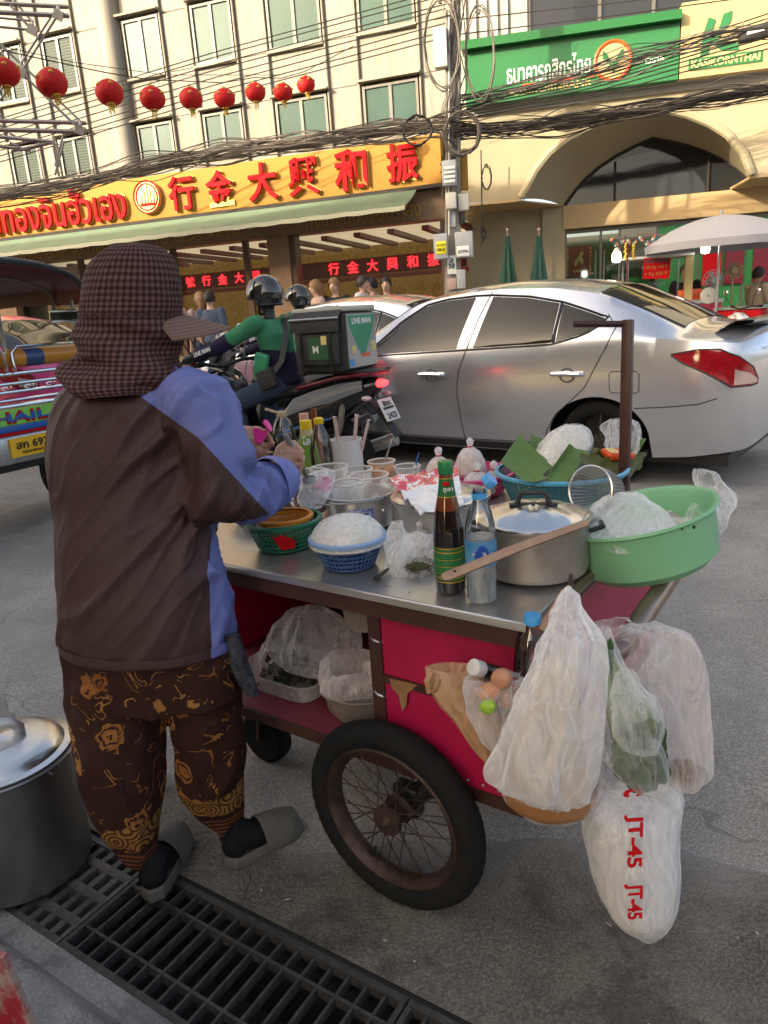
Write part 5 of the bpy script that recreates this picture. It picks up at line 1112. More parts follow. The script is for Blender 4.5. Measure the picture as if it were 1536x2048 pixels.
text('cart_lettering', 'ทอง', m_yel, rc, PM[rc.name] @ V(-.1,-.034,.80), ax_, Z3, w=.3, ext=.004, bold=.02); text('cart_lettering', 'พริกเกลือ', m_yel, rc, PM[rc.name] @ V(0,-.034,.65), ax_, Z3, w=.5, ext=.004, bold=.02)
for s in (-.2,.2): MB().cyl((s,-.05,.10),(s,0,.10), .10, n=18).build('wheel', m_tyre, rc)
bu = dep(1233, 512, 11.6)
for i, (px, py) in enumerate(((1233,512),(1411,494))):
    q = dep(px, py, 11.6); t = thing('light_bulb', ['white lamp bulb hanging from the decorated pole left of the stall','white lamp bulb glowing under the umbrella edge'][i], 'lamp', q, 0, 'lamps at the stall')
    MB().lathe([(.0,-.10),(.055,-.09),(.065,-.06),(.065,.03),(.05,.06)], 20).build('bulb', mat('lit bulb', (.8,.8,.8), .4, emit=(.95,.97,1,3.0)), t); MB().lathe([(.052,.055),(.05,.085),(.025,.12),(.0,.13)], 16).build('socket', m_boxwh, t)
t = thing('garland_pole', 'thin pole strung with small coloured flags above the stall', 'garland', dep(1225,480,11.6))
MB().tube([dep(1222,477,11.6), dep(1344,468,11.6)], .010, 6).build('pole', m_pipe, t, world=True); MB().cyl(dep(1255,475,11.6), V(*dep(1255,640,11.6).xy, .1), .014).build('upright', m_maroon, t, world=True)
fcm = [m_lg, m_orr, m_blu, m_green, m_wht, m_pinksh]
for i in range(60):
    x = 1222+i*2.05; y = 478-i*.12+ 12*abs(math.sin(i*.22))+random.uniform(-2,3); MB().box(dep(x, y, 11.58), (.022,.006,.05), Euler((0,random.uniform(-.8,.8),0)).to_matrix()).build('flag', fcm[i % 6], t, world=True, smooth=False)
for x in (1252, 1266):
    for i in range(7): MB().ball(dep(x+random.uniform(-2,2), 488+i*5, 11.57), .022, 8, 6).build('bead', m_tass, t, world=True)
ps = thing('poster', 'red and gold festive poster with a horse on the bank glass', 'poster', dep(1158,523,14.9), rB)
MB().bx(-.26,.26,-.006,.006,-.29,.29).build('sheet', mat('dark red print', (.30,.015,.015), .5), ps, smooth=False)
for s in (-1,1):
    for k in range(8): MB().box((s*.22,-.008,-.24+k*.068), (.03,.006,.04)).build('border_mark', m_gold, ps, smooth=False)
MB().prism([(-.10,-.06),(-.06,.02),(-.02,.05),(.02,.14),(.07,.17),(.09,.11),(.06,.06),(.09,-.02),(.06,-.12),(.04,-.05),(-.02,-.03),(-.05,-.12),(-.08,-.10)], (0,-.008,.03), (1,0,0), (0,0,1), .005).build('horse_figure', m_lg, ps, smooth=False)
for k in range(4): MB().box((-.09+k*.06,-.008,-.18), (.04,.006,.045)).build('gold_mark', m_gold, ps, smooth=False)
q = dep(1285,495,14.9); pn = thing('window_poster', 'pale poster with a red ring behind the garland', 'poster', q, rB)
MB().bx(-.42,.42,-.006,.006,-.38,.38).build('sheet', mat('pale poster', (.40,.37,.30), .6), pn, smooth=False); MB().tube([V(math.cos(a)*.26,-.012,math.sin(a)*.26) for a in [i*math.pi/16 for i in range(32)]], .025, 6, True).build('ring', m_orr, pn)
# white scooter behind the car and the parked one by the bank
m_wbike = mat('white bike paint', (.55,.57,.58), .25, 0, None, None, .5, .6)
for (px, py, d, rz, lab) in ((1505, 640, 11.0, BR+.6, 'white scooter in front of the red banner cart'), (1215, 600, 12.4, BR+1.2, 'parked scooter by the bank doors, only its screen above the car')):
    q = dep(px, py, d); nb_ = copytree(bike, V(q.x, q.y, .10)-V(*(Matrix.Rotation(rz, 3, 'Z') @ V(.9,0,0))), rz, lab, 'motorbikes')
    for ch in nb_.children:
        if ch.name.startswith(('rear_fairing','leg_shield','floorboard','side_panel')): ch.data = ch.data.copy(); ch.data.materials[0] = m_wbike
ns = thing('notice_sign', 'small white no smoking notice on the bank glass', 'sign', dep(1238,556,14.9), rB)
MB().bx(-.14,.14,-.006,.006,-.07,.07).build('board', m_wht, ns, smooth=False)
for x, mm in ((-.06,m_orr),(.07,m_black)): MB().tube([V(x+math.cos(a)*.042,-.01,math.sin(a)*.042) for a in [i*math.pi/10 for i in range(20)]], .008, 5, True).build('symbol_ring', mm, ns)
# ================================================================ FOOD CART
CRZ = math.atan2(-.581, .814); CO = V(-.689, 1.907, 0); TZ = .80; CL, CW = 1.16, .98
cart = thing('food_cart', 'street food cart with a steel top, crimson panels and spoked wheels', 'cart', CO, CRZ)
m_ss = mat('scuffed stainless steel', (.56,.555,.54), .30, .82, (7, (.43,.42,.40), .15), (5, .06)); m_brn = mat('brown painted frame', (.045,.018,.015), .45, 0, (14, (.07,.03,.022), .3)); m_crim = mat('crimson panel', (.50,.010,.075), .45, 0, (5, (.30,.006,.045), .0)); m_redin = mat('red inner panel', (.56,.012,.05), .5)
m_shelf = mat('worn maroon shelf', (.20,.03,.05), .5, 0, (9, (.12,.02,.03), .2)); m_rust = mat('rusty rim', (.085,.055,.042), .55, .4, (18, (.03,.016,.011), .2), (40, .4)); m_tube = mat('worn steel tube', (.32,.24,.20), .3, .8, (8, (.22,.14,.11), .2))
G = [[V(x, y, TZ+.0 + .0025*noise.noise(V(x*4, y*4, 0))) for x in fr(0, CL, 24)] for y in fr(0, CW, 20)]
b = MB(); b.grid(G); b.grid([[V(x, 0, TZ), V(x, -.006, TZ-.004), V(x, -.007, TZ-.016)] for x in fr(0, CL, 4)][::1]); b.grid([[V(CL, y, TZ), V(CL+.006, y, TZ-.004), V(CL+.007, y, TZ-.016)] for y in fr(0, CW, 4)]); b.build('steel_top', m_ss, cart, angle=60)
MB().bx(.0, CL, .0, CW, TZ-.018, TZ-.006).build('top_board', m_brn, cart, smooth=False)
for (x0,x1,y0,y1) in ((0,CL,.002,.035), (0,CL,CW-.035,CW), (0,.035,.035,CW-.035), (CL-.035,CL,.035,CW-.035)): MB().bx(x0,x1,y0,y1,TZ-.058,TZ-.018).build('top_rail', m_brn, cart, smooth=False)
BZ = .35
for (x, y) in ((.02,.062),(.762,.062),(CL-.02,.062),(.02,CW-.02),(.762,CW-.02),(CL-.02,CW-.02)): MB().bx(x-.017, x+.017, y-.017, y+.017, BZ, TZ-.058).build('post', m_brn, cart, smooth=False)
for (x0,x1,y0,y1) in ((0,CL,.043,.075), (0,CL,CW-.035,CW), (0,.035,.076,CW-.036), (CL-.035,CL,.076,CW-.036)): MB().bx(x0,x1,y0,y1,BZ-.03,BZ).build('bottom_rail', m_brn, cart, smooth=False)
MB().bx(.780, CL-.04, .050, .058, BZ, TZ-.06).build('front_panel', m_crim, cart, smooth=False)
MB().bx(.780, CL-.04, .044, .060, .555, .575).build('middle_rail', m_brn, cart, smooth=False)
MB().bx(CL-.012, CL-.006, .04, CW-.04, BZ, TZ-.06).build('end_panel', m_crim, cart, smooth=False)
MB().bx(.04, CL-.04, CW-.02, CW-.012, BZ, TZ-.06).build('back_panel', m_redin, cart, smooth=False)
MB().bx(.006, .012, .30, CW-.04, BZ, TZ-.06).build('left_panel', m_redin, cart, smooth=False)
MB().bx(.768, .774, .08, CW-.04, BZ, TZ-.06).build('divider', m_redin, cart, smooth=False)
MB().bx(.012, CL-.012, .052, CW-.012, BZ-.008, BZ+.002).build('shelf', m_shelf, cart, smooth=False)
for z in (.66, .52): MB().tube([V(.762+.02*math.cos(a), .062+.02*math.sin(a)*1.0, z+.004*math.sin(a*2)) for a in [i*.524 for i in range(12)]], .003, 4, True).build('wire_tie', m_alu, cart)
MB().tube([V(CL+.012,-.0,TZ-.012), V(CL+.014,.45,TZ-.008), V(CL+.012,CW,TZ-.012)], .013, 10).build('edge_tube', m_tube, cart)
hp = [(CL,.03,.715),(1.22,.035,.712),(1.28,.06,.715),(1.31,.12,.735),(1.32,.22,.765),(1.32,.45,.772),(1.31,.7,.772),(1.28,.82,.765),(CL,.86,.75)]
MB().tube([V(*p) for p in hp], .021, 14).build('push_handle', m_tube, cart)
# black iron post with an arm
pw = PM[cart.name].inverted()
pt, pa = pw @ dep(1256, 648, 2.03), pw @ dep(1147, 648, 2.03)
MB().bx(pt.x-.014, pt.x+.014, pt.y-.014, pt.y+.014, TZ-.02, pt.z+.012).build('iron_post', m_brn, cart, bevel=.002)
MB().tube([V(pt.x,pt.y,pt.z), pa], .009, 4).build('iron_arm', m_brn, cart, smooth=False)
# big spoked wheels
def bigwheel(y, sgn):
    WR = .240; c = V(.815, y, WR); Ry = Matrix.Rotation(math.pi/2, 3, 'X')
    def tf(p, a): return p
    o = MB().lathe([(WR-.058,-.022),(WR-.045,-.031),(WR-.022,-.033),(WR-.008,-.024),(WR,-.008),(WR,.008),(WR-.008,.024),(WR-.022,.033),(WR-.045,.031),(WR-.058,.022)], 64, c, Ry).build('wheel', m_tyre, cart)
    tread = MB()
    for i in range(44):
        a = 2*math.pi*i/44
        for s in (1,-1):
            a2 = a+.07*s*0; p0 = c+V(math.cos(a2)*(WR-.001), s*.003, math.sin(a2)*(WR-.001)); p1 = c+V(math.cos(a2+.09)*(WR-.012), s*.026, math.sin(a2+.09)*(WR-.012)); tread.tube([p0, p1], .0032, 4)
    tr = tread.build('tread_blocks', m_tyre, o); tr['kind'] = 'stuff'
    MB().lathe([(WR-.056,-.024),(WR-.062,-.027),(WR-.072,-.020),(WR-.080,-.006),(WR-.080,.006),(WR-.072,.020),(WR-.062,.027),(WR-.056,.024)], 56, c, Ry).build('rim', m_rust, o)
    h_ = MB(); h_.lathe([(0,-.045),(.012,-.045),(.014,-.034),(.036,-.032),(.038,-.022),(.022,-.016),(.022,.016),(.038,.022),(.036,.032),(.014,.034),(0,.045)], 24, c, Ry); h_.build('hub', m_rust, o)
    for i in range(36):
        a = 2*math.pi*i/36; s = 1 if i % 2 else -1; k = .62*(1 if (i//2) % 2 else -1)
        MB().cyl(c+V(math.cos(a+k)*.034, s*.026, math.sin(a+k)*.034), c+V(math.cos(a)*(WR-.078), s*.004, math.sin(a)*(WR-.078)), .0016, n=5, caps=False).build('spoke', m_rust, o)
    MB().cyl(c+V(math.cos(4.25)*(WR-.08),-.004,math.sin(4.25)*(WR-.08)), c+V(math.cos(4.25)*(WR-.115),-.008,math.sin(4.25)*(WR-.115)), .005, n=6).build('valve', m_black, o)
    return c
WY = -.004
c = bigwheel(WY, 1); bigwheel(CW+.05, -1)
MB().cyl((c.x, WY+.03, c.z), (c.x, CW+.02, c.z), .014).build('axle', m_brn, cart)
for y in (.065, CW-.02):
    for dx in (-.12, .14): MB().tube([(c.x, y, c.z), (c.x+dx, y, BZ-.02)], .019, 4).build('axle_strut', m_black, cart, smooth=False)
    MB().box((c.x, y, c.z), (.07,.04,.08)).build('axle_block', m_black, cart, bevel=.008)
for y in (.26, CW-.26):
    q = V(.13, y, .092); MB().lathe([(.03,-.025),(.075,-.03),(.09,-.02),(.092,0),(.09,.02),(.075,.03),(.03,.025)], 30, q, Matrix.Rotation(math.pi/2, 3, 'X'), capa=True, capb=True).build('small_wheel', m_tyre, cart)
    for s in (1,-1): MB().tube([q+V(0,s*.036,0), q+V(.02,s*.036,.14), q+V(.02,s*.036,.24)], .008, 4).build('wheel_fork', m_brn, cart)
# ================================================================ helpers for goods
def it(px, py, z=TZ): p = gz(px, py, z); return V(p.x, p.y, z+.0035)
def cat_rom(P, steps):
    out = []
    for i in range(len(P)-1):
        p0, p1, p2, p3 = P[max(0, i-1)], P[i], P[i+1], P[min(len(P)-1, i+2)]
        for k in range(steps):
            t_ = k/steps; out.append([.5*((2*b_)+(c_-a)*t_+(2*a-5*b_+4*c_-d_)*t_*t_+(3*b_-a-3*c_+d_)*t_**3) for a, b_, c_, d_ in zip(p0, p1, p2, p3)])
    out.append(list(P[-1])); return out
def loft_px(rows, n=40, steps=6, fold=0, crinkle=0, kf=5, seed=0, vert=False):
    """rows of (left px, right px, y px, depth Y, thickness ratio) -> rings"""
    R = []; rr = cat_rom(rows, steps); N_ = len(rr)
    for i, (xl, xr, y, Y, th) in enumerate(rr):
        L, Rr = dep(xl, y, Y), dep(xr, y, Y); c = (L+Rr)/2; a = (Rr-L)/2; bl = V(0, a.length*th, 0); t_ = i/(N_-1); ring = []
        for j in range(n):
            ph = 2*math.pi*j/n; k = 1.0
            if fold: k += fold*(noise.noise(V(math.cos(ph)*kf*.5, math.sin(ph)*kf*.5, t_*1.3+seed)))*2*(1-.5*t_)
            p = c + a*math.cos(ph)*k + bl*math.sin(ph)*k
            if crinkle:
                q = V(p.x*20, p.y*20, p.z*7)+V(seed,0,0); w_ = 1-abs(noise.noise(q))*2; q2 = V(p.x*34, p.y*34, p.z*20)+V(0,seed,0); p = p + (p-c).normalized()*crinkle*((w_-.5) + .25*(1-2*abs(noise.noise(q2)))-.2) if (p-c).length > 1e-6 else p
            ring.append(p)
        R.append(ring)
    return R
F_white = film('milky bag film', (.95,.95,.95), .33, .96, .10, .9); F_clear = film('clear bag film', (.94,.94,.94), .09, .72, .07, .9); F_mid = film('half clear bag film', (.94,.94,.93), .22, .86, .09, .9); F_brown = film('tan bag film', (.62,.38,.20), .72, .98, .35); F_pink = film('pinkish bag film', (.94,.88,.86), .15, .85, .09, .9); F_cup = film('cup plastic', (.92,.90,.86), .10, .55, .08)
m_pet = clearp('clear bottle plastic', (.96,.97,.98), .05, .06); m_water = film('water in bottle', (.80,.85,.88), .22, .6, .05, .9)  # milky water colour stands in for sky light refracted in the bottle
m_alum = mat('dull aluminium', (.58,.58,.56), .36, .65, (9, (.40,.39,.37), .2), (12, .08)); m_alumd = mat('stained aluminium', (.50,.47,.43), .42, .6, (6, (.22,.17,.13), .05), (14, .1)); m_lid = mat('polished aluminium lid', (.66,.66,.66), .24, .95, (7, (.55,.55,.54), .2), (9, .12))
def bag(name, label, rows, mt, cat='bag', group=None, n=44, steps=6, fold=.10, crinkle=.008, seed=0, kf=5, parts=None, knot=None):
    R = loft_px(rows, n, steps, fold, crinkle, kf, seed)
    zb = min(p.z for q in R for p in q); c = sum((p for p in R[-1]), V(0,0,0))/n
    t = thing(name, label, cat, V(c.x, c.y, zb), 0, group)
    MB().rings(R, True, False, True).build('film', mt, t, world=True, angle=24, recalc=False)
    return t
# ---------------------------------------------------------------- sauce bottle
p = it(902, 1181); t = thing('sauce_bottle', 'dark soy sauce bottle with green cap and green labels', 'bottle', p, math.radians(-8))
m_soy = mat('soy sauce glass', (.012,.005,.003), .06, 0, None, None, .7, .5); m_amber = mat('amber glass', (.20,.045,.008), .06, 0, (40, (.10,.02,.004), .3), None, .7, .5); m_glab = mat('green label', (.012,.11,.03), .4, 0, (60, (.015,.14,.045), .4)); m_gband = mat('gold band', (.50,.33,.06), .35, .6); m_gcap = mat('green cap', (.015,.19,.06), .35)
MB().lathe([(0,.0),(.030,.0),(.0325,.004),(.0325,.13),(.031,.145),(.027,.172),(.0255,.180)], 36).build('lower_glass', m_soy, t)
MB().lathe([(.0255,.180),(.0215,.2),(.0195,.208)], 36).build('upper_glass', m_amber, t); MB().lathe([(.0196,.207),(.0170,.225),(.0150,.242),(.0145,.246)], 36).build('neck_label', m_glab, t)
MB().lathe([(.0142,.245),(.0142,.254)], 24).build('neck', m_amber, t); MB().lathe([(0,.281),(.0145,.281),(.0158,.278),(.0158,.256),(.0145,.254),(0,.254)], 30).build('cap', m_gcap, t)
MB().lathe([(.0328,.03),(.0330,.032),(.0330,.098),(.0328,.10)], 36).build('label', m_glab, t)
for z in (.027, .036, .092, .101): MB().lathe([(.0332,z-.0015),(.0336,z),(.0332,z+.0015)], 36).build('gold_band', m_gband, t)
for z, r_ in ((.208,.0196),(.246,.0148)): MB().lathe([(r_+.0002,z-.0012),(r_+.0006,z),(r_+.0002,z+.0012)], 30).build('gold_band', m_gband, t)
for i in range(9): MB().lathe([(.0331,.045+i*.005),(.0333,.0458+i*.005),(.0331,.0466+i*.005)], 36).build('label_line', m_gband if i % 3 == 0 else m_gcap, t)
ax = V(1,-.1,0).normalized(); fwd = V(0,-1,0)
MB().ball(V(.0,-.0175,.236), (.008,.003,.005), 12, 6).build('label_badge', m_red, t); text('label_writing', 'ภูเขา', m_wht, t, p+V(.001,-.0205,.224), V(1,0,0), V(0,.25,1), w=.020, ext=.0006, bold=.01)
# ---------------------------------------------------------------- water bottle with open blue cap
p = it(965, 1203); t = thing('water_bottle', 'clear water bottle with blue label and open blue cap', 'bottle', p, .3)
prof = [(0,.002),(.022,.0),(.029,.004),(.031,.012),(.0295,.02),(.031,.028),(.0295,.036),(.031,.044),(.0305,.06),(.0312,.085),(.0312,.135),(.0305,.15),(.029,.165),(.023,.19),(.015,.207),(.0128,.212),(.0128,.222)]
def wf(p_, a): k = 1+.012*math.sin(a*12+p_.z*400)*(p_.z < .05); return V(p_.x*k, p_.y*k, p_.z)
MB().lathe(prof, 48, fn=wf).build('bottle', m_pet, t); MB().lathe([(0,.004)]+[(r_-.0016, z) for r_, z in prof[1:11]]+[(.029,.138),(0,.138)], 40).build('water', m_water, t)
MB().lathe([(.0316,.082),(.0318,.084),(.0318,.132),(.0316,.134)], 40).build('label', mat('blue label', (.03,.17,.42), .35, 0, (50, (.10,.32,.45), .5)), t); MB().ball((-.012,-.0305,.110), (.016,.003,.018), 16, 8).build('label_emblem', mat('deep blue', (.01,.06,.30), .35), t)
text('label_writing', 'คริสตัล', m_wht, t, p+V(-.008,-.0345,.112), V(1,-.05,0), Z3, w=.026, ext=.0006, bold=.01)
m_bcap = mat('blue cap', (.05,.32,.66), .35)
MB().lathe([(.0145,.216),(.0148,.218),(.0148,.226),(.0145,.228)], 30).build('cap_ring', m_bcap, t); MB().lathe([(.0128,.222),(.0128,.234),(.0112,.234),(.0112,.222)], 30).build('mouth', m_pet, t)
MB().lathe([(.0,.012),(.014,.012),(.0155,.010),(.0155,-.004),(.0135,-.004),(.0135,.009),(0,.009)], 30, V(.026,.012,.243), Euler((.5,.75,0)).to_matrix()).build('cap', m_bcap, t); MB().tube([(.0148,.003,.226),(.019,.006,.232)], .003, 5).build('cap_hinge', m_bcap, t)
# ---------------------------------------------------------------- big pot with lid
p = it(1068, 1142); t = thing('cooking_pot', 'stained aluminium pot with a shiny lid and black handle by the cart corner', 'pot', p, -.2); PR = .122
MB().lathe([(0,.002),(.105,.002),(.116,.008),(.120,.02),(.121,.11),(.124,.118),(.128,.120),(.128,.123),(.120,.123)], 56).build('body', m_alumd, t)
MB().lathe([(.127,.124),(.128,.128),(.116,.130),(.100,.139),(.060,.150),(.02,.154),(0,.154)], 56, fn=lambda q, a: q+V(0,0,.0012*math.sin(a*5)+.001*math.sin(a*11+q.x*60))).build('lid', m_lid, t)
MB().tube([(-.04,0,.150),(-.034,0,.157),(-.030,0,.172),(-.022,0,.180),(.022,0,.180),(.030,0,.172),(.034,0,.157),(.04,0,.150)], .006, 10).build('lid_handle', m_black, t); MB().tube([(-.052,0,.1525),(0,0,.1545),(.052,0,.1525)], .010, 8, flat=.3).build('handle_plate', m_black, t)
for s in (1,-1): MB().tube([(s*.118,-.03,.10),(s*.145,-.025,.108),(s*.145,.025,.108),(s*.118,.03,.10)], .006, 8).build('side_handle', m_black, t)
# ---------------------------------------------------------------- wire strainer with wooden handle across bottle and pot
A, Bk = dep(884, 1157, 1.20), dep(1172, 1046, 1.30); t = thing('noodle_strainer', 'wire noodle strainer with a long wooden handle lying across the pot', 'strainer', A)
m_wood = mat('worn wood', (.38,.25,.17), .7, 0, (20, (.26,.155,.10), .2), (30, .3)); m_wire = mat('steel wire', (.45,.45,.44), .3, .9)
d = (Bk-A); MB().tube([A, A+d*.03, A+d*.5+V(0,0,.003), Bk], [.008,.0155,.0145,.012], 8, flat=.45).build('handle', m_wood, t, world=True)
MB().ball(A+d*.09+V(-.002,-.006,.006), .003, 8, 6).build('hanging_hole', m_black, t, world=True)
rc_ = dep(1180, 980, 1.58); nrm = (CAM-rc_).normalized()*.55 + V(-.75,-.25,.15); nrm.normalize(); r1 = nrm.cross(Z3).normalized(); r2 = r1.cross(nrm); RR = .056
MB().tube([rc_+r1*math.cos(a)*RR+r2*math.sin(a)*RR for a in [i*math.pi/24 for i in range(48)]], .0028, 6, True).build('rim', m_wire, t, world=True)
b = MB()
for k in range(40):
    a = k*2*math.pi/40; b.tube([rc_+(r1*math.cos(a)+r2*math.sin(a))*RR*(1-.30*s_**2)-nrm*.085*s_ for s_ in (0,.35,.7,1)], .0007, 3, caps=False)
for k in range(1, 26):
    s_ = k/26; b.tube([rc_+(r1*math.cos(a)+r2*math.sin(a))*RR*(1-.30*s_**2)-nrm*.085*s_ for a in [i*math.pi/16 for i in range(32)]], .0007, 3, True)
for k in range(-9, 10):
    w_ = math.sqrt(max(0, 1-(k/10)**2))*RR*.7
    for u_, v_ in ((r1, r2), (r2, r1)): b.tube([rc_-nrm*.085+u_*(k/10*RR*.7)+v_*w_, rc_-nrm*.085+u_*(k/10*RR*.7)-v_*w_], .0007, 3, caps=False)
b.build('wire_mesh', m_wire, t, world=True, recalc=False)['kind'] = 'stuff'
MB().tube([Bk-d*.04, Bk+V(.01,.02,.008), rc_-r2*RR], .004, 6).build('shank', m_wire, t, world=True)
# ---------------------------------------------------------------- green basin on the push handle with bags
bc = PM[cart.name] @ V(1.27, .44, .79); t = thing('wash_basin', 'green plastic basin propped on the cart handle', 'basin', bc)
m_basin = mat('green basin plastic', (.19,.46,.26), .4, 0, (3, (.16,.40,.22), .1), None, .5); tilt = Euler((math.radians(-3), math.radians(-13), 0)).to_matrix()
BK = .93
BS = [(0,.004),(.130,.004),(.146,.012),(.168,.12),(.174,.128),(.182,.130),(.184,.124),(.180,.122),(.172,.118),(.163,.02),(.14,.0),(0,.0)]
MB().lathe([(r_*BK, z) for r_, z in BS], 64, (0,0,0), tilt).build('shell', m_basin, t); MB().lathe([(.157*BK,.062),(.1585*BK,.066),(.1578*BK,.070)], 64, (0,0,0), tilt).build('side_line', m_basin, t)
b = MB()
for k in range(26): a = random.gauss(-1.35,.10); z = random.gauss(.085,.016); rr_ = (.151+.0185*(z/.12))*BK; b.ball(tilt @ V(math.cos(a)*rr_, math.sin(a)*rr_, z), random.uniform(.0015,.006), 6, 4)
b.build('dark_marks', m_black, t)['kind'] = 'stuff'
bag('plastic_bag', 'open milky plastic bag bulging from the green basin', [(1200,1330,1092,1.45,.9),(1186,1352,1075,1.47,.8),(1175,1348,1050,1.5,.75),(1172,1332,1030,1.52,.7),(1200,1310,1004,1.53,.6),(1226,1290,990,1.54,.55),(1246,1272,984,1.55,.4)][::-1], F_mid, fold=.16, crinkle=.009, seed=3)
bag('plastic_bag', 'clear plastic bag standing up at the right rim of the green basin', [(1392,1412,938,1.62,.5),(1388,1440,955,1.62,.5),(1385,1470,990,1.6,.55),(1375,1462,1020,1.58,.7),(1370,1445,1055,1.56,.8),(1375,1430,1075,1.55,.7)], F_clear, fold=.22, crinkle=.012, seed=11)
bag('plastic_bag', 'flattened clear bag along the back of the green basin', [(1330,1400,980,1.72,.5),(1305,1425,995,1.7,.6),(1295,1440,1015,1.68,.6),(1310,1430,1040,1.65,.7)], F_clear, fold=.2, crinkle=.010, seed=17)
bag('plastic_bag', 'crumpled milky bag lying inside the green basin', [(1300,1400,1042,1.55,.7),(1285,1412,1052,1.52,.8),(1280,1405,1070,1.5,.9),(1300,1390,1085,1.48,.8)], F_mid, fold=.14, crinkle=.010, seed=23)
q = dep(1372, 1040, 1.60); t = thing('flat_strainer', 'flat wire lid standing in the green basin', 'strainer', q); n_ = V(-.35,-.55,.75).normalized(); u1 = n_.cross(Z3).normalized(); u2 = u1.cross(n_)
MB().tube([q+u1*math.cos(a)*.05+u2*math.sin(a)*.035 for a in [i*math.pi/18 for i in range(36)]], .003, 6, True).build('rim', m_wire, t, world=True); b = MB(); b.add([q+u1*math.cos(a)*.049+u2*math.sin(a)*.034 for a in [i*math.pi/18 for i in range(36)]], [tuple(range(36))]); b.build('plate', m_alumd, t, world=True, smooth=False)
MB().tube([q-u1*.05, q-u1*.06+V(0,0,.012), q-u1*.045+V(0,0,.012)], .0015, 5).build('hook', m_wire, t, world=True)
# ---------------------------------------------------------------- baskets
def basket(name, label, p, r0, r1, h, mt, rimm, nb_, nr, thick=.0022, wall=None, group=None, solid=0):
    t = thing(name, label, 'basket', p, 0, group)
    MB().lathe([(0,.0),(r0,.0),(r0+.001,.006),(0,.006)], 40).build('base', mt, t)
    b = MB()
    for k in range(nb_):
        a = 2*math.pi*k/nb_; b.tube([V(math.cos(a)*(r0+(r1-r0)*s_), math.sin(a)*(r0+(r1-r0)*s_), .004+h*s_) for s_ in (0,.5,1)], thick, 4, caps=False)
    b.build('ribs', mt, t, smooth=False)['kind'] = 'stuff'
    for k in range(1, nr):
        s_ = k/nr; r_ = r0+(r1-r0)*s_; MB().lathe([(r_-.0012,.004+h*s_-thick*1.3),(r_+.0012,.004+h*s_-thick*1.3),(r_+.0012,.004+h*s_+thick*1.3),(r_-.0012,.004+h*s_+thick*1.3),(r_-.0012,.004+h*s_-thick*1.3)], 44).build('hoop', mt, t)
    if solid: MB().lathe([(r1-(r1-r0)*solid,.004+h*(1-solid)),(r1,.004+h)], 48).build('upper_band', mt, t)
    MB().lathe([(r1-.003,h-.006),(r1+.007,h-.004),(r1+.008,h+.004),(r1+.002,h+.008),(r1-.004,h+.006)], 48).build('rim', rimm, t)
    return t
m_gbask = mat('green basket plastic', (.01,.13,.07), .4); m_bbask = mat('navy basket plastic', (.03,.07,.19), .4); m_lbrim = mat('pale blue rim', (.22,.34,.55), .4); m_teal = mat('teal basket plastic', (.02,.13,.15), .45); m_tealr = mat('sky blue rim', (.08,.34,.50), .4); m_pbask = mat('pink basket plastic', (.62,.05,.17), .4); m_obask = mat('orange basket plastic', (.62,.22,.02), .45)
p = it(572, 1092); gb = basket('basket', 'dark green plastic basket holding a small orange basket', p, .072, .097, .070, m_gbask, m_gbask, 44, 6)
MB().prism([(-.03,.018),(-.012,-.022),(.022,-.02),(.028,.0),(.0,.02)], V(.012,-.088,.034), (1,.12,0), (0,-.3,1), .0015).build('red_tag', m_red, gb, smooth=False)
ob = basket('basket', 'small orange basket wrapped in film inside the green basket', V(p.x+.003, p.y+.012, p.z+.018), .052, .070, .056, m_obask, m_obask, 40, 7)
bag('plastic_bag', 'thin film crumpled over the orange basket', [(520,630,1042,1.84,.7),(516,636,1050,1.84,.75),(520,632,1058,1.83,.75),(540,620,1062,1.82,.7)], F_clear, fold=.12, crinkle=.008, seed=29)
p = it(700, 1130); basket('basket', 'navy plastic basket with a pale blue rim under a white wrapped mound', p, .062, .088, .068, m_bbask, m_lbrim, 40, 6, solid=.25)
md = thing('wrapped_mound', 'white film wrapped mound of noodles heaped in the navy basket', 'food bundle', V(p.x, p.y, p.z+.055))
def dome(r_, h_, seed, wr=.006):
    G = []
    for i in range(26):
        a = i/25*math.pi*.5; row = []
        for j in range(64):
            ph = 2*math.pi*j/64; q = V(math.sin(a)*math.cos(ph)*r_, math.sin(a)*math.sin(ph)*r_, math.cos(a)*h_); k = noise.noise(V(q.x*25+seed, q.y*60, q.z*25)); row.append(q*(1+wr*6*(1-2*abs(k))*.5))
        G.append(row)
    return G
m_ricew = mat('white noodles under film', (.66,.65,.58), .32, 0, (30, (.52,.50,.42), .3), (35, .5), .6, .4)
MB().rings(dome(.089, .062, 2, .010), True, False, True).build('mound', m_ricew, md, angle=28); MB().rings(dome(.0915, .067, 9, .016), True, False, False).build('wrap', F_clear, md, angle=24)
MB().tube([(.03,.03,.055),(.05,.035,.058),(.045,.028,.062)], .002, 5).build('elastic_band', m_black, md)
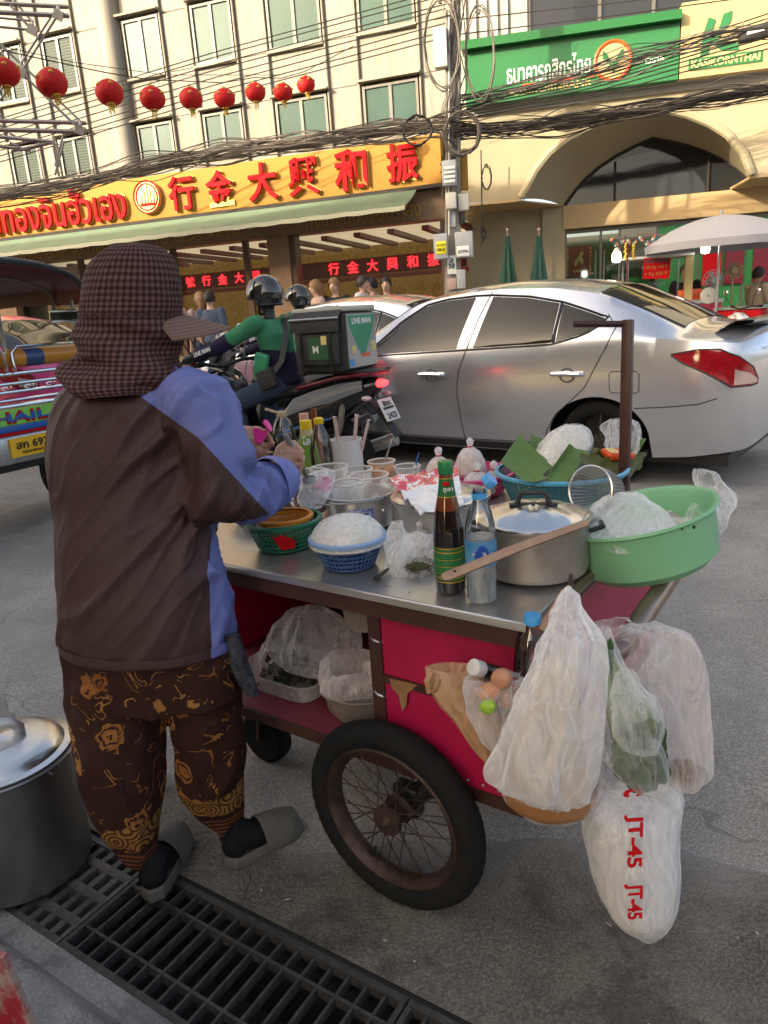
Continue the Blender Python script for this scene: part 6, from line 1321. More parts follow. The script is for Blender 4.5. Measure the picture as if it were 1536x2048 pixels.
# ---------------------------------------------------------------- aluminium pail with wire handle
p = it(722, 1050); t = thing('pail', 'small aluminium pail with wire handle and a blue label', 'pail', p, .1)
MB().lathe([(0,.003),(.090,.003),(.093,.010),(.096,.088),(.100,.092),(.101,.095),(.098,.097),(.094,.090),(.090,.012),(0,.008)], 52).build('body', m_alum, t)
b = MB(); b.grid([[V(math.sin(a)*.0968, -math.cos(a)*.0968, z) for a in fr(-.42,.32,10)] for z in (.022,.068)]); b.build('blue_label', mat('blue printed label', (.015,.05,.28), .35, 0, (90, (.45,.5,.6), .8)), t)
MB().tube([(-.096,.0,.084),(-.115,-.03,.085),(-.125,-.06,.086),(-.09,-.085,.088),(.0,-.103,.090),(.05,-.10,.092),(.092,-.03,.086)], .0022, 6).build('wire_handle', m_wire, t)
for x in (-.04,-.015): MB().ball((x,.087,.07), .004, 8, 6).build('rivet', m_chrome, t)
MB().ball((.06,-.077,.055), (.005,.004,.005), 8, 6).build('rivet', m_chrome, t)
# ---------------------------------------------------------------- second pot with flat lid and printed sheet
p = it(884, 1062); t = thing('cooking_pot', 'wide aluminium pot with a flat lid behind the sauce bottle', 'pot', p, 0)
MB().lathe([(0,.002),(.118,.002),(.125,.010),(.128,.085),(.134,.09),(.134,.094),(.128,.096)], 52).build('body', m_alum, t); MB().lathe([(.134,.0965),(.135,.100),(.118,.101),(.112,.106),(.05,.110),(0,.110)], 52).build('lid', m_lid, t)
MB().tube([(-.02,.0,.110),(-.018,0,.122),(.018,0,.122),(.02,0,.110)], .004, 6).build('knob', m_black, t)
sh = thing('printed_bag', 'flat plastic bag printed in red draped over the wide pot lid', 'bag', dep(850, 990, 1.85))
TLq, TRq, BRq, BLq = dep(778,960,1.93), dep(915,938,2.0), dep(928,1012,1.72), dep(840,1034,1.66)
G = []
for i in range(25):
    row = []
    for j in range(25):
        u_, v_ = i/24, j/24; q = (TLq*(1-u_)+TRq*u_)*(1-v_)+(BLq*(1-u_)+BRq*u_)*v_; q = q+V(0,0,.010*(1-2*abs(noise.noise(q*16))) + .006*noise.noise(q*40)); row.append(q)
    G.append(row)
m_prt = mat('printed film', (.72,.72,.73), .25, 0, None, (20, .3), .6, .3); g = NG(m_prt); at_ = g.n('ShaderNodeAttribute'); at_.attribute_name = 'uvp'; sp = g.n('ShaderNodeSeparateXYZ'); g.l(at_.outputs['Vector'], sp.inputs[0])
tcn = g.n('ShaderNodeTexCoord'); nz = g.noise(tcn.outputs['Object'], 30, 4, .6, 1); band = g.math('MULTIPLY', g.math('LESS_THAN', sp.outputs[0], .38), g.math('GREATER_THAN', nz, .47)); g.col(g.mix(band, (.74,.74,.75), (.66,.08,.10)))
b = MB(); b.grid(G); b.grid([[q-V(0,0,.004) for q in r_] for r_ in G]); b.build('sheet', m_prt, sh, world=True, angle=80, recalc=False)
# ---------------------------------------------------------------- herb bags on the front edge
m_herb = mat('chopped herbs', (.07,.075,.03), .8, 0, (60, (.03,.035,.012), .3), (90, .8))
p = it(832, 1142); t = thing('herb_bag', 'clear bag with chopped green herbs beside the sauce bottle', 'bag', p)
b = MB(); 
for k in range(260): b.box(V(random.gauss(.01,.022), random.gauss(0,.016), abs(random.gauss(.006,.007))+.002), (.014,.002,.0012), Euler((random.uniform(-.6,.6),random.uniform(-.6,.6),random.uniform(0,3.1))).to_matrix())
b.build('herbs', m_herb, t)['kind'] = 'stuff'; MB().ball((.01,0,.010), (.045,.032,.016), 18, 10).build('herb_heap', m_herb, t)
MB().rings(loft_px([(818,872,1066,1.60,.3),(806,884,1080,1.59,.35),(806,886,1110,1.57,.5),(796,884,1140,1.55,.6),(794,880,1164,1.53,.6),(810,868,1172,1.525,.5)], 40, 6, .12, .006, 5, 41), True, False, True).build('film', F_clear, t, world=True, recalc=False, angle=75)
bag('plastic_bag', 'crumpled carrier bag with a small red print next to the navy basket', [(785,803,1042,1.63,.5),(778,812,1060,1.62,.5),(768,826,1085,1.60,.6),(772,832,1110,1.58,.7),(770,826,1140,1.56,.8),(782,816,1158,1.55,.7)], F_mid, fold=.22, crinkle=.011, seed=47)
p = it(756, 1160); t = thing('spoon', 'black handled spoon lying on the steel top edge', 'spoon', p); MB().tube([V(-.005,-.015,.006), V(.012,.01,.008), V(.03,.045,.010)], [.008,.006,.003], 8, flat=.6).build('handle', m_black, t); MB().ball(V(.036,.06,.010), (.012,.018,.004), 12, 6).build('bowl', m_chrome, t)
# ---------------------------------------------------------------- pink basket with knotted bags
p = it(936, 985); basket('basket', 'bright pink plastic basket full of knotted bags', p, .115, .148, .062, m_pbask, m_pbask, 60, 5, solid=.3)
m_noo = mat('white noodle filling', (.58,.50,.46), .6, 0, (45, (.42,.34,.30), .3), (60, .6))
for (px, py, r_, h_, lab) in ((878,905,.042,.062,'knotted bag of pale noodles at the left of the pink basket'), (940,895,.048,.075,'tallest knotted bag in the middle of the pink basket'), (955,935,.050,.060,'front bag showing printed film in the pink basket'), (988,925,.040,.050,'small knotted bag at the right of the pink basket')):
    q = dep(px, py+18, 2.25 if py < 930 else 2.16); t = thing('noodle_bag', lab, 'bag', V(q.x, q.y, q.z-.05), random.uniform(0,3), 'knotted bags in the pink basket')
    G = dome(r_, h_, px*.1, .012); MB().rings(G, True, False, True).build('filling', m_noo, t, angle=80); MB().rings([[V(v.x*1.06, v.y*1.06, v.z*1.06) for v in row] for row in dome(r_, h_, px*.2, .016)], True, False, False).build('film', F_pink, t, angle=80)
    MB().lathe([(.006,h_),(.007,h_+.010),(.011,h_+.026),(.004,h_+.036)], 14, fn=lambda v, a: V(v.x*(1+.4*math.sin(a*3)), v.y*(1+.4*math.sin(a*3)), v.z)).build('knot', F_white, t); MB().tube([V(math.cos(a)*.0085, math.sin(a)*.0085, h_+.008) for a in [i*.628 for i in range(10)]], .002, 5, True).build('band', m_red, t)
# ---------------------------------------------------------------- teal basket with banana leaves
p = it(1122, 1000); tb_ = basket('basket', 'teal basket with a sky blue rim and banana leaves', p, .150, .190, .092, m_teal, m_tealr, 90, 12, .0016)
m_leaf = mat('banana leaf', (.07,.15,.025), .45, 0, (4, (.045,.11,.03), .1), None, .4); g = NG(m_leaf); at_ = g.n('ShaderNodeAttribute'); at_.attribute_name = 'uvp'; wv = g.n('ShaderNodeTexWave'); wv.bands_direction = 'X'; wv.inputs['Scale'].default_value = 7; wv.inputs['Distortion'].default_value = .4; g.l(at_.outputs['Vector'], wv.inputs['Vector']); c0 = g.b.inputs['Base Color'].links[0].from_socket; g.col(g.mix(g.math('MULTIPLY', wv.outputs['Fac'], .75), c0, (.20,.29,.075))); g.bump(wv.outputs['Fac'], .15, .003)
m_leafd = mat('wilted banana leaf', (.055,.07,.025), .6, 0, (8, (.12,.13,.03), .1), (20, .4))
def leaf(name, lab, c4, mt, bend=.02, jag=0):
    a, b_, c_, d_ = [dep(*q) for q in c4]; t = thing(name, lab, 'leaf', (a+b_+c_+d_)/4, 0, 'banana leaves in the teal basket'); G = []; nn = (b_-a).cross(d_-a).normalized()
    for i in range(17):
        row = []
        for j in range(13):
            u_, v_ = i/16, j/12; q = (a*(1-u_)+b_*u_)*(1-v_)+(d_*(1-u_)+c_*u_)*v_; q = q + nn*(bend*math.sin(u_*math.pi)*math.sin(v_*2+.5)) + nn*.004*noise.noise(q*30)
            if jag: q = q + (a-d_)*(.09*noise.noise(V(u_*14, jag, 0)))*(1-v_) + nn*.014*noise.noise(V(u_*9, v_*4, jag))
            row.append(q)
        G.append(row)
    bb = MB(); bb.grid(list(map(list, zip(*G)))); bb.grid([[q-nn*.0012 for q in r_] for r_ in list(map(list, zip(*G)))]); bb.build('blade', mt, t, world=True, angle=80, recalc=False)
leaf('banana_leaf', 'pointed banana leaf at the left of the teal basket', [(1040,866,2.12),(1108,930,2.06),(1072,962,1.96),(1000,925,2.02)], m_leaf, .02)
leaf('banana_leaf', 'blue green banana leaf standing behind the left leaf', [(1062,868,2.24),(1102,882,2.26),(1090,945,2.2),(1052,930,2.18)], m_leaf, .012)
leaf('banana_leaf', 'folded banana leaf at the front left of the teal basket', [(1040,918,1.98),(1098,956,1.92),(1070,965,1.9),(1030,948,1.93)], m_leaf, .015)
leaf('banana_leaf', 'bright green upright banana leaf in the middle of the teal basket', [(1138,888,2.05),(1178,902,2.08),(1130,968,1.93),(1090,956,1.92)], m_leaf, .018)
leaf('banana_leaf', 'dark wilted torn leaf at the right of the teal basket', [(1162,905,2.0),(1285,915,2.12),(1255,965,2.02),(1170,958,1.93)], m_leafd, .03, 3.0)
leaf('banana_leaf', 'torn olive leaf edge behind the wilted leaf', [(1185,895,2.1),(1292,905,2.2),(1280,940,2.15),(1180,935,2.05)], m_leafd, .03, 8.0)
leaf('banana_leaf', 'narrow green leaf tip at the right end of the teal basket', [(1275,872,2.2),(1292,878,2.2),(1272,915,2.16),(1258,912,2.15)], m_leaf, .008)
q = dep(1120, 905, 2.12); t = thing('noodle_bundle', 'white film wrapped rice noodle bundle among the banana leaves', 'food bundle', V(q.x, q.y, TZ+.06))
R = loft_px([(1128,1160,852,2.17,.5),(1108,1176,866,2.16,.6),(1086,1180,890,2.14,.7),(1070,1172,915,2.12,.8),(1062,1160,940,2.1,.8),(1070,1140,960,2.08,.8)], 40, 6, .05, .004, 5, 3); MB().rings(R, True, True, True).build('noodles', m_ricew, t, world=True)
MB().rings(loft_px([(1130,1164,848,2.17,.5),(1106,1180,863,2.16,.62),(1082,1184,890,2.14,.72),(1066,1176,915,2.12,.82),(1060,1162,942,2.1,.82)], 44, 6, .10, .008, 5, 5), True, False, False).build('film', F_clear, t, world=True, recalc=False, angle=75)
bag('plastic_bag', 'crumpled clear bag at the right of the teal basket', [(1222,1262,838,2.2,.6),(1210,1278,852,2.2,.7),(1214,1282,875,2.18,.7),(1216,1272,900,2.16,.7),(1222,1262,915,2.15,.6)], F_clear, fold=.25, crinkle=.014, seed=61)
q = dep(1236, 908, 2.1); t = thing('chilli_pack', 'orange packet of dried chillies under the crumpled clear bag', 'packet', q); MB().box((0,0,0), (.09,.06,.022), Euler((.2,.1,.3)).to_matrix()).build('packet', m_orr, t, bevel=.008); MB().box((-.02,-.01,.012), (.03,.04,.006), Euler((.2,.1,.3)).to_matrix()).build('print', m_lg, t)
# ---------------------------------------------------------------- back row: bottles, straws, cups
YB = 2.42
def bz(px, Y=YB):                       # point on the table under a column of the picture, at depth Y
    d = ray(px, 960); q = CAM+d*(Y/d.y); return V(q.x, q.y, TZ+.003)
def lathe_bottle(name, lab, px, topy, Y, wpx, prof, mt, extra=None):
    p = bz(px, Y); H_ = dep(px, topy, Y).z-p.z; k = wpx/2*((p-CAM).dot(_f)/F_PX); t = thing(name, lab, 'bottle', p); MB().lathe([(r_*k, z*H_) for r_, z in prof], 40).build('body', mt, t); return t, H_, k
t, H_, k = lathe_bottle('bottle', 'large clear waisted bottle with a tan cap behind the vendor\'s hands', 577, 822, YB, 47, [(0,.01),(.9,0),(1,.03),(1,.25),(.82,.42),(.80,.5),(.98,.66),(1,.74),(.7,.88),(.36,.945),(.34,.97)], m_pet)
MB().lathe([(.40*k,H_*.94),(.42*k,H_*.945),(.42*k,H_),(0,H_)], 24).build('cap', mat('tan cap', (.45,.33,.19), .5), t); MB().tube([(0,0,H_*.97),(-.028,-.01,H_+.004),(-.05,-.02,H_+.014)], .005, 6).build('spout', mat('tan cap', (.45,.33,.19), .5), t)
MB().lathe([(0,.01),(.86*k,.008),(.95*k,.02),(.95*k,H_*.2),(0,H_*.2)], 30).build('seasoning', m_ricew, t)
t, H_, k = lathe_bottle('bottle', 'cone shaped bottle with green label and yellow cap', 622, 840, YB, 58, [(0,.0),(.98,0),(1,.02),(.96,.2),(.62,.62),(.42,.86),(.38,.9)], mat('cloudy juice bottle', (.52,.40,.20), .2, 0, None, None, .6, .5))
MB().lathe([(.93*k,H_*.26),(.66*k,H_*.60),(.48*k,H_*.80)], 36).build('label', mat('lime label', (.16,.30,.03), .4), t); MB().lathe([(.40*k,H_*.88),(.42*k,H_*.885),(.40*k,H_*1.0),(0,H_*1.0)], 24).build('cap', mat('yellow cap', (.72,.50,.02), .4), t)
text('label_writing', 'โล', m_wht, t, t.location+V(0,-.52*k-.006,H_*.74), V(1,0,0), V(0,.28,1), w=k*.55, ext=.001, bold=.02); MB().ball((.3*k,-.55*k,H_*.52), (.2*k,.10*k,.25*k), 10, 6).build('label_fruit', m_orr, t)
t, H_, k = lathe_bottle('bottle', 'clear ribbed bottle with a yellow flip cap', 648, 834, YB-.06, 44, [(0,.0),(.9,0),(1,.03),(1,.2),(.94,.24),(1,.28),(.94,.33),(1,.4),(.98,.6),(.8,.76),(.4,.9),(.36,.93)], m_pet)
MB().lathe([(.42*k,H_*.92),(.44*k,H_*.925),(.44*k,H_*.985),(.25*k,H_*1.0),(0,H_*1.0)], 24).build('cap', mat('yellow cap', (.72,.50,.02), .4), t); MB().lathe([(0,.004),(.9*k,.004),(.93*k,H_*.12),(0,H_*.12)], 30).build('vinegar', mat('vinegar', (.5,.42,.25), .1), t)
t, H_, k = lathe_bottle('bottle', 'small bottle with a pink ribbed cap behind the yellow capped bottle', 620, 826, YB+.12, 26, [(0,0),(1,0),(1,.6),(.8,.75),(.7,.9),(.72,1.0),(0,1.0)], mat('pinkish cap', (.60,.30,.24), .4))
t, H_, k = lathe_bottle('bottle', 'brown sauce bottle neck among the bottles in front of the scooter', 640, 815, YB+.2, 16, [(0,0),(1.6,0),(1.6,.6),(.8,.78),(.7,1.0),(0,1.0)], m_amber)
p = bz(698, YB-.02); t = thing('straw_holder', 'white plastic cup holding wrapped straws', 'cup', p); k = 32*((p-CAM).dot(_f)/F_PX); H_ = dep(698, 877, YB-.02).z-p.z
MB().lathe([(0,.003),(.92*k,.003),(.95*k,.01),(k,H_),(.94*k,H_),(.88*k,.012),(0,.01)], 40).build('cup', mat('white plastic', (.60,.57,.55), .4), t)
m_straw = mat('paper wrapped straw', (.62,.50,.46), .6, 0, (30, (.55,.36,.33), .3))
for (dx, tx, ty, nm) in ((-.02,670,840,'left'),(.006,713,836,'middle'),(.016,736,846,'right')):
    e = dep(tx, ty, YB-.05); s_ = thing('straw', 'wrapped paper straw leaning '+nm+' in the white cup', 'straw', p+V(dx,0,.02), 0, 'straws in the white cup'); a = p+V(dx,0,.02); MB().tube([a, e], .007, 8, flat=.7).build('wrapper', m_straw, s_, world=True); MB().tube([e-(e-a)*.02, e+(e-a)*.05], [.007,.011], 8, flat=.3).build('wrapper_end', m_straw, s_, world=True)
def cup(px, py, wpx, hh, Y, lab, mt=None, fill=None, fh=.5, name='plastic_cup'):
    p = bz(px, Y); p.z = TZ+.003; k = wpx/2*((p-CAM).dot(_f)/F_PX); H_ = max(.04, dep(px, py, Y).z-p.z) if hh is None else hh
    t = thing(name, lab, 'cup', p, 0, 'cups and jars on the cart'); MB().lathe([(0,.002),(.74*k,.002),(.78*k,.008),(.98*k,H_-.004),(.98*k,H_)], 40).build('cup', mt or F_cup, t); MB().tube([V(math.cos(a)*k, math.sin(a)*k, H_) for a in [i*math.pi/20 for i in range(40)]], .0028, 6, True).build('rim', mat('cup rim', (.66,.62,.56), .3), t)
    if fill: MB().lathe([(0,.004),(.72*k,.004),((.76+.2*fh)*k,H_*fh),(0,H_*fh+.006)], 30).build('contents', fill, t)
    return t
m_chili = mat('chilli flakes', (.30,.06,.015), .7, 0, (80, (.10,.02,.01), .3), (90, .7)); m_orsauce = mat('orange sauce', (.62,.20,.03), .35); m_sugar = mat('sugar', (.66,.64,.58), .7, 0, None, (90, .5)); m_brsug = mat('palm sugar', (.45,.24,.06), .6)
cup(660, 935, 76, None, 2.16, 'clear cup with an orange printed label behind the pail', None, m_orsauce, .25); cup(738, 950, 78, None, 2.12, 'clear cup with sauce in front of the straw holder', None, m_orsauce, .35)
cup(765, 922, 54, None, 2.40, 'screw jar of orange sauce with a spoon in it', film('tinted jar', (.90,.62,.40), .25, .7, .1), m_orsauce, .7, 'sauce_jar'); cup(816, 932, 52, None, 2.36, 'short screw jar beside the orange sauce jar', None, m_sugar, .5, 'sauce_jar'); cup(795, 962, 64, None, 2.12, 'pale cup next to the printed bag', None, m_orsauce, .5)
cup(618, 945, 80, None, 2.06, 'clear tub of dried chilli flakes under the vendor\'s hand', None, m_chili, .75, 'chilli_tub')
for (x0,y0,Y0,x1,y1,Y1,lab) in ((765,935,2.38,785,878,2.38,'thin metal spoon standing in the orange sauce jar'), (830,935,2.36,838,905,2.36,'blue handled spoon in the short jar')):
    a, e = dep(x0,y0,Y0), dep(x1,y1,Y1); t = thing('spoon', lab, 'spoon', a); MB().tube([a, (a+e)/2, e], [.003,.003,.002], 6).build('handle', m_wire if 'metal' in lab else m_blu, t, world=True); MB().ball(a, (.008,.006,.012), 8, 6).build('bowl', m_wire, t, world=True)
p = it(770, 1040); t = thing('sugar_jar', 'jar of golden palm sugar behind the pail', 'jar', p); MB().lathe([(0,.0),(.03,0),(.033,.01),(.033,.07),(.027,.08)], 30).build('jar', F_cup, t); MB().lathe([(0,.002),(.029,.002),(.031,.06),(0,.064)], 26).build('sugar', m_brsug, t)
# tray of shredded topping, noodle bag, pink lid
p = it(535, 1040); t = thing('steel_tray', 'shallow steel tray of shredded brown topping beside the vendor\'s sleeve', 'tray', p, CRZ); MB().lathe([(0,.004),(.085,.004),(.10,.045),(.106,.047),(.104,.05),(.096,.045),(.082,.008),(0,.008)], 40, sx=1.15).build('tray', m_alum, t)
b = MB()
for k in range(260): a = random.uniform(0,6.28); r_ = abs(random.gauss(0,.04)); b.tube([V(math.cos(a)*r_+random.gauss(0,.012), math.sin(a)*r_, .03+.045*(1-r_/.1)+random.gauss(0,.004)), V(math.cos(a)*r_+random.gauss(0,.02), math.sin(a)*r_+random.gauss(0,.02), .035+.045*(1-r_/.1)+random.gauss(0,.006))], .0022, 4)
b.build('shreds', mat('shredded topping', (.20,.10,.045), .7, 0, (40, (.12,.05,.02), .3)), t)['kind'] = 'stuff'; MB().ball((0,0,.03), (.085,.075,.04), 18, 8).build('topping_heap', mat('topping', (.14,.07,.035), .8, 0, (40, (.22,.12,.05), .3), (50,.7)), t)
q = it(622, 1035); t = thing('noodle_bag', 'clear bag of white rice noodles between tray and pail', 'bag', q); MB().rings(dome(.052, .062, 5, .02), True, False, True).build('noodles', mat('rice noodles', (.62,.56,.42), .5, 0, (50, (.48,.41,.28), .3), (45,.8)), t, angle=80); MB().rings([[v*1.08 for v in r_] for r_ in dome(.052, .062, 8, .03)], True, False, False).build('film', F_clear, t, angle=80)
MB().tube([(.0,.0,.06),(-.01,-.01,.085)], [.012,.006], 8).build('knot', F_mid, t); MB().ball((-.03,.02,.068), (.012,.010,.010), 10, 6).build('red_band', m_red, t)
bag('plastic_bag', 'crumpled clear bag with a pink lid inside between tub and pail', [(640,668,938,1.98,.5),(612,668,955,1.97,.6),(594,660,980,1.95,.7),(596,650,1002,1.92,.7),(606,640,1016,1.9,.6)], F_clear, fold=.18, crinkle=.011, seed=71)
t = thing('pink_lid', 'bright pink plastic lid among the clear bags', 'scoop', dep(650, 970, 2.0)); MB().lathe([(0,0),(.02,.0),(.024,.01),(.022,.012)], 20, (0,0,0), Euler((1.0,.3,0)).to_matrix()).build('lid', mat('hot pink plastic', (.80,.03,.28), .35), t); MB().tube([(.0,0,.01),(-.02,-.01,-.03)], .004, 6).build('handle', bpy.data.materials['hot pink plastic'], t)  # a loose pink lid with a short handle
o = MB().tube([dep(582,932,1.98), dep(622,985,1.9)], .0028, 6).build('straw', mat('white straw', (.7,.68,.64), .4)); tag(o, 'thin white straw leaning over the noodle bag', 'straw')
cup(694, 965, 66, None, 1.99, 'empty clear cup right behind the pail'); cup(838, 958, 50, None, 2.22, 'short clear tub between the jars and the pink basket', None, m_chili, .5)
cup(716, 938, 60, None, 2.30, 'clear cup of sugar in front of the straw holder', None, m_sugar, .55)
for (px, py, r_, h_, lab) in ((664,1052,.034,.046,'small knotted bag of sauce between the green basket and the pail'), (842,1092,.030,.036,'small knotted bag beside the herb bag')):
    q = it(px, py); t = thing('sauce_bag', lab, 'bag', q); MB().rings(dome(r_, h_, px*.1, .02), True, False, True).build('sauce', m_orsauce if px < 700 else m_noo, t, angle=80); MB().rings([[v*1.07 for v in row] for row in dome(r_, h_, px*.2, .03)], True, False, False).build('film', F_clear, t, angle=24); MB().lathe([(.005,h_),(.006,h_+.008),(.010,h_+.02),(.003,h_+.028)], 12).build('knot', F_white, t)
for k in range(9):
    for z in (BZ+.012, TZ-.072): MB().ball((.80+k*.038, .0495, z), (.004,.002,.004), 8, 5).build('rivet', m_alu, cart)
# bits on the steel top
b = MB()
for k in range(60): q = PM[cart.name] @ V(random.uniform(.3,1.1), random.uniform(.02,.25), TZ+.004); b.box(q, (random.uniform(.002,.008), .002, .001), Matrix.Rotation(random.uniform(0,3), 3, 'Z'))
o = b.build('food_scraps', m_herb); tag(o, 'tiny food scraps scattered on the steel top', 'scraps', None, 'stuff')
# ---------------------------------------------------------------- inside the open side
def sp_(x, y, z=BZ+.004): return PM[cart.name] @ V(x, y, z)
t = thing('mixing_bowl', 'aluminium bowl lined with a plastic bag on the cart shelf', 'bowl', sp_(.61,.19)); MB().lathe([(0,.002),(.085,.002),(.105,.03),(.113,.082),(.120,.088),(.116,.09),(.108,.082),(.10,.03),(.08,.008),(0,.006)], 44).build('bowl', m_alumd, t)
MB().lathe([(.02,.03),(.07,.05),(.10,.085),(.118,.092),(.124,.105),(.112,.135),(.09,.15),(.06,.125),(.04,.08)], 44, fn=lambda v, a: v*(1+.10*noise.noise(V(math.cos(a)*3, math.sin(a)*3, v.z*20)))+V(0,0,.012*math.sin(a*3))).build('liner_bag', F_pink, t)
t = thing('plastic_tray', 'clear shallow plastic tray of greens at the left of the shelf', 'tray', sp_(.33,.21), CRZ); b = MB()
for i, (rx, ry, z) in enumerate(((.12,.085,.003),(.14,.10,.06),(.146,.106,.062))): b.rings([[V(math.copysign(abs(math.cos(a))**.4, math.cos(a))*q_[0], math.copysign(abs(math.sin(a))**.4, math.sin(a))*q_[1], q_[2]) for a in [k*math.pi/16 for k in range(32)]] for q_ in ((rx,ry,z),)][:1]*2, True, False, False) if False else None
R = [[V(math.copysign(abs(math.cos(a))**.4, math.cos(a))*rx, math.copysign(abs(math.sin(a))**.4, math.sin(a))*ry, z) for a in [k*math.pi/16 for k in range(32)]] for rx, ry, z in ((.12,.085,.003),(.14,.10,.06),(.150,.110,.062))]
b.rings(R, True, True, False); b.build('tray', film('tray plastic', (.75,.72,.66), .35, .8, .2), t)
b = MB()
for k in range(120): b.box(V(random.gauss(0,.05), random.gauss(0,.035), .02+abs(random.gauss(.03,.02))), (.03,.012,.002), Euler((random.uniform(-1,1),random.uniform(-1,1),random.uniform(0,3))).to_matrix())
b.build('greens', m_herb, t)['kind'] = 'stuff'
t = thing('hanging_bucket', 'grey bucket hanging under the steel top inside the cart', 'bucket', sp_(.56,.30,.56)); MB().lathe([(0,0),(.07,0),(.085,.15),(.09,.155)], 36).build('body', m_alumd, t); MB().tube([(-.088,0,.15),(-.06,0,.178),(.06,0,.178),(.088,0,.15)], .004, 6).build('handle', m_wire, t)
bag('plastic_bag', 'dusty clear bag hanging inside the cart above the bowl', [(590,650,1215,1.9,.5),(560,700,1250,1.88,.6),(545,715,1290,1.86,.6),(560,720,1325,1.84,.6),(600,690,1345,1.83,.5)], F_pink, fold=.2, crinkle=.010, seed=83)
bag('plastic_bag', 'crumpled bag on greens at the back of the cart shelf', [(530,590,1285,2.0,.6),(520,620,1320,1.98,.7),(525,610,1360,1.96,.7)], F_pink, fold=.2, crinkle=.012, seed=87)
# brown tape scrap on the panel
t = thing('tape_scrap', 'torn brown tape stuck to the crimson panel', 'tape', sp_(.835,.040,.545)); MB().prism([(-.035,.028),(.04,.03),(.012,.0),(.008,-.03),(-.005,-.05),(-.012,-.01),(-.03,.005)], (0,0,.0), (.814,-.581,0), (0,0,1), .002).build('strip', mat('brown tape', (.36,.20,.09), .5, 0, (20,(.22,.11,.05),.2)), t, smooth=False)
# ================================================================ BAGS HANGING AT THE CORNER
Yh = 1.14
t = bag('carrier_bag', 'large white carrier bag hanging at the cart corner', [(1128,1142,1172,1.20,.8),(1112,1165,1215,1.18,.8),(1085,1198,1290,1.15,.7),(1050,1196,1380,1.13,.65),(1010,1190,1470,1.12,.65),(982,1185,1540,1.12,.65),(1000,1178,1575,1.12,.6),(1060,1165,1605,1.12,.5)], F_white, n=72, steps=8, fold=.24, crinkle=.011, seed=101, kf=8)
MB().rings(loft_px([(1080,1160,1330,1.17,.5),(1035,1160,1430,1.16,.5),(1020,1160,1530,1.15,.55),(1060,1140,1575,1.15,.5)], 40, 6, .12, .008, 5, 103), True, True, True).build('contents', mat('white bag contents', (.60,.54,.44), .6, 0, (14,(.40,.30,.20),.2), (18,.6)), t, world=True, angle=75)
t = bag('food_bag', 'clear bag of brown crackers showing below the white carrier bag', [(1020,1180,1440,1.20,.6),(1000,1200,1500,1.19,.65),(990,1202,1560,1.18,.65),(1020,1185,1610,1.18,.6),(1060,1150,1640,1.18,.5)], F_clear, n=48, fold=.12, crinkle=.007, seed=107)
MB().rings(loft_px([(1030,1185,1470,1.195,.6),(1004,1197,1530,1.185,.66),(1002,1194,1580,1.175,.64),(1032,1178,1618,1.175,.58),(1075,1140,1636,1.178,.5)], 40, 6, .06, .004, 5, 109), True, True, True).build('crackers', mat('brown crackers', (.42,.21,.09), .5, 0, (14,(.30,.13,.05),.2), (20,.5)), t, world=True)
F_thin = film('very clear film', (.94,.95,.94), .05, .5, .06, .9)
m_kale = mat('leafy greens', (.05,.11,.025), .55, 0, (20,(.02,.045,.012),.2), (40,.6)); m_stalk = mat('pale green stalks', (.20,.27,.13), .5)
t = bag('vegetable_bag', 'clear bag of leafy green vegetables hanging in the middle', [(1196,1222,1255,1.19,.6),(1190,1245,1320,1.16,.6),(1186,1290,1400,1.14,.6),(1192,1315,1470,1.12,.6),(1215,1335,1530,1.11,.6),(1262,1340,1575,1.11,.55),(1290,1325,1592,1.11,.5)], F_thin, n=48, fold=.14, crinkle=.007, seed=113)
for k in range(9):
    a0 = dep(1206+k*3, 1290+k*4, 1.17+.01*(k % 3)); a1 = dep(1215+k*12, 1400+k*5, 1.15); a2 = dep(1235+k*11, 1500+k*6, 1.135); MB().tube([a0, a1, a2], [.004,.006,.007], 6).build('stalk', m_stalk, t, world=True)
for k in range(26):
    q = dep(random.uniform(1250,1312), random.uniform(1470,1555), random.uniform(1.105,1.135)); d_ = V(random.uniform(-.3,.5), random.uniform(-.3,.3), -1).normalized(); s_ = d_.cross(V(0,1,0)).normalized()
    G = [[q+d_*.06*(u_-.5)+s_*.032*v_*math.sin(.3+u_*2.5)+V(0,-.008*math.cos(v_*3+k)+.006*noise.noise(V(u_*6,v_*6,k)),0) for v_ in fr(-1,1,6)] for u_ in fr(0,1,6)]; MB().grid(G).build('leaf', m_kale, t, world=True)
q = dep(1214, 1300, 1.16); G = [[q+V(.012*v_,0,-.04*u_+.01*math.sin(v_*4)) for v_ in fr(-1,1,4)] for u_ in fr(-.4,1,5)]; MB().grid(G).build('leaf', m_kale, t, world=True)
t = bag('carrier_bag', 'half clear pinkish bag at the far right of the hanging bags', [(1200,1260,1245,1.27,.6),(1195,1365,1262,1.27,.5),(1205,1395,1330,1.26,.5),(1225,1402,1420,1.25,.5),(1260,1412,1490,1.24,.5),(1300,1420,1545,1.23,.55),(1320,1405,1572,1.23,.5)], F_pink, n=56, fold=.14, crinkle=.010, seed=127)
b = MB()
for k in range(40): q = dep(random.uniform(1335,1400), random.uniform(1528,1566), random.uniform(1.22,1.26)); b.ball(q, random.uniform(.006,.012), 8, 6)
b.build('mushrooms', mat('dried mushrooms', (.20,.14,.08), .8, 0, (40,(.10,.07,.04),.3)), t, world=True)['kind'] = 'stuff'
bag('plastic_bag', 'small knotted clear bag over the vegetable bag', [(1248,1266,1338,1.10,.6),(1232,1282,1362,1.10,.6),(1222,1318,1410,1.10,.6),(1225,1330,1460,1.10,.6),(1245,1318,1500,1.10,.55)], F_thin, fold=.2, crinkle=.010, seed=131)
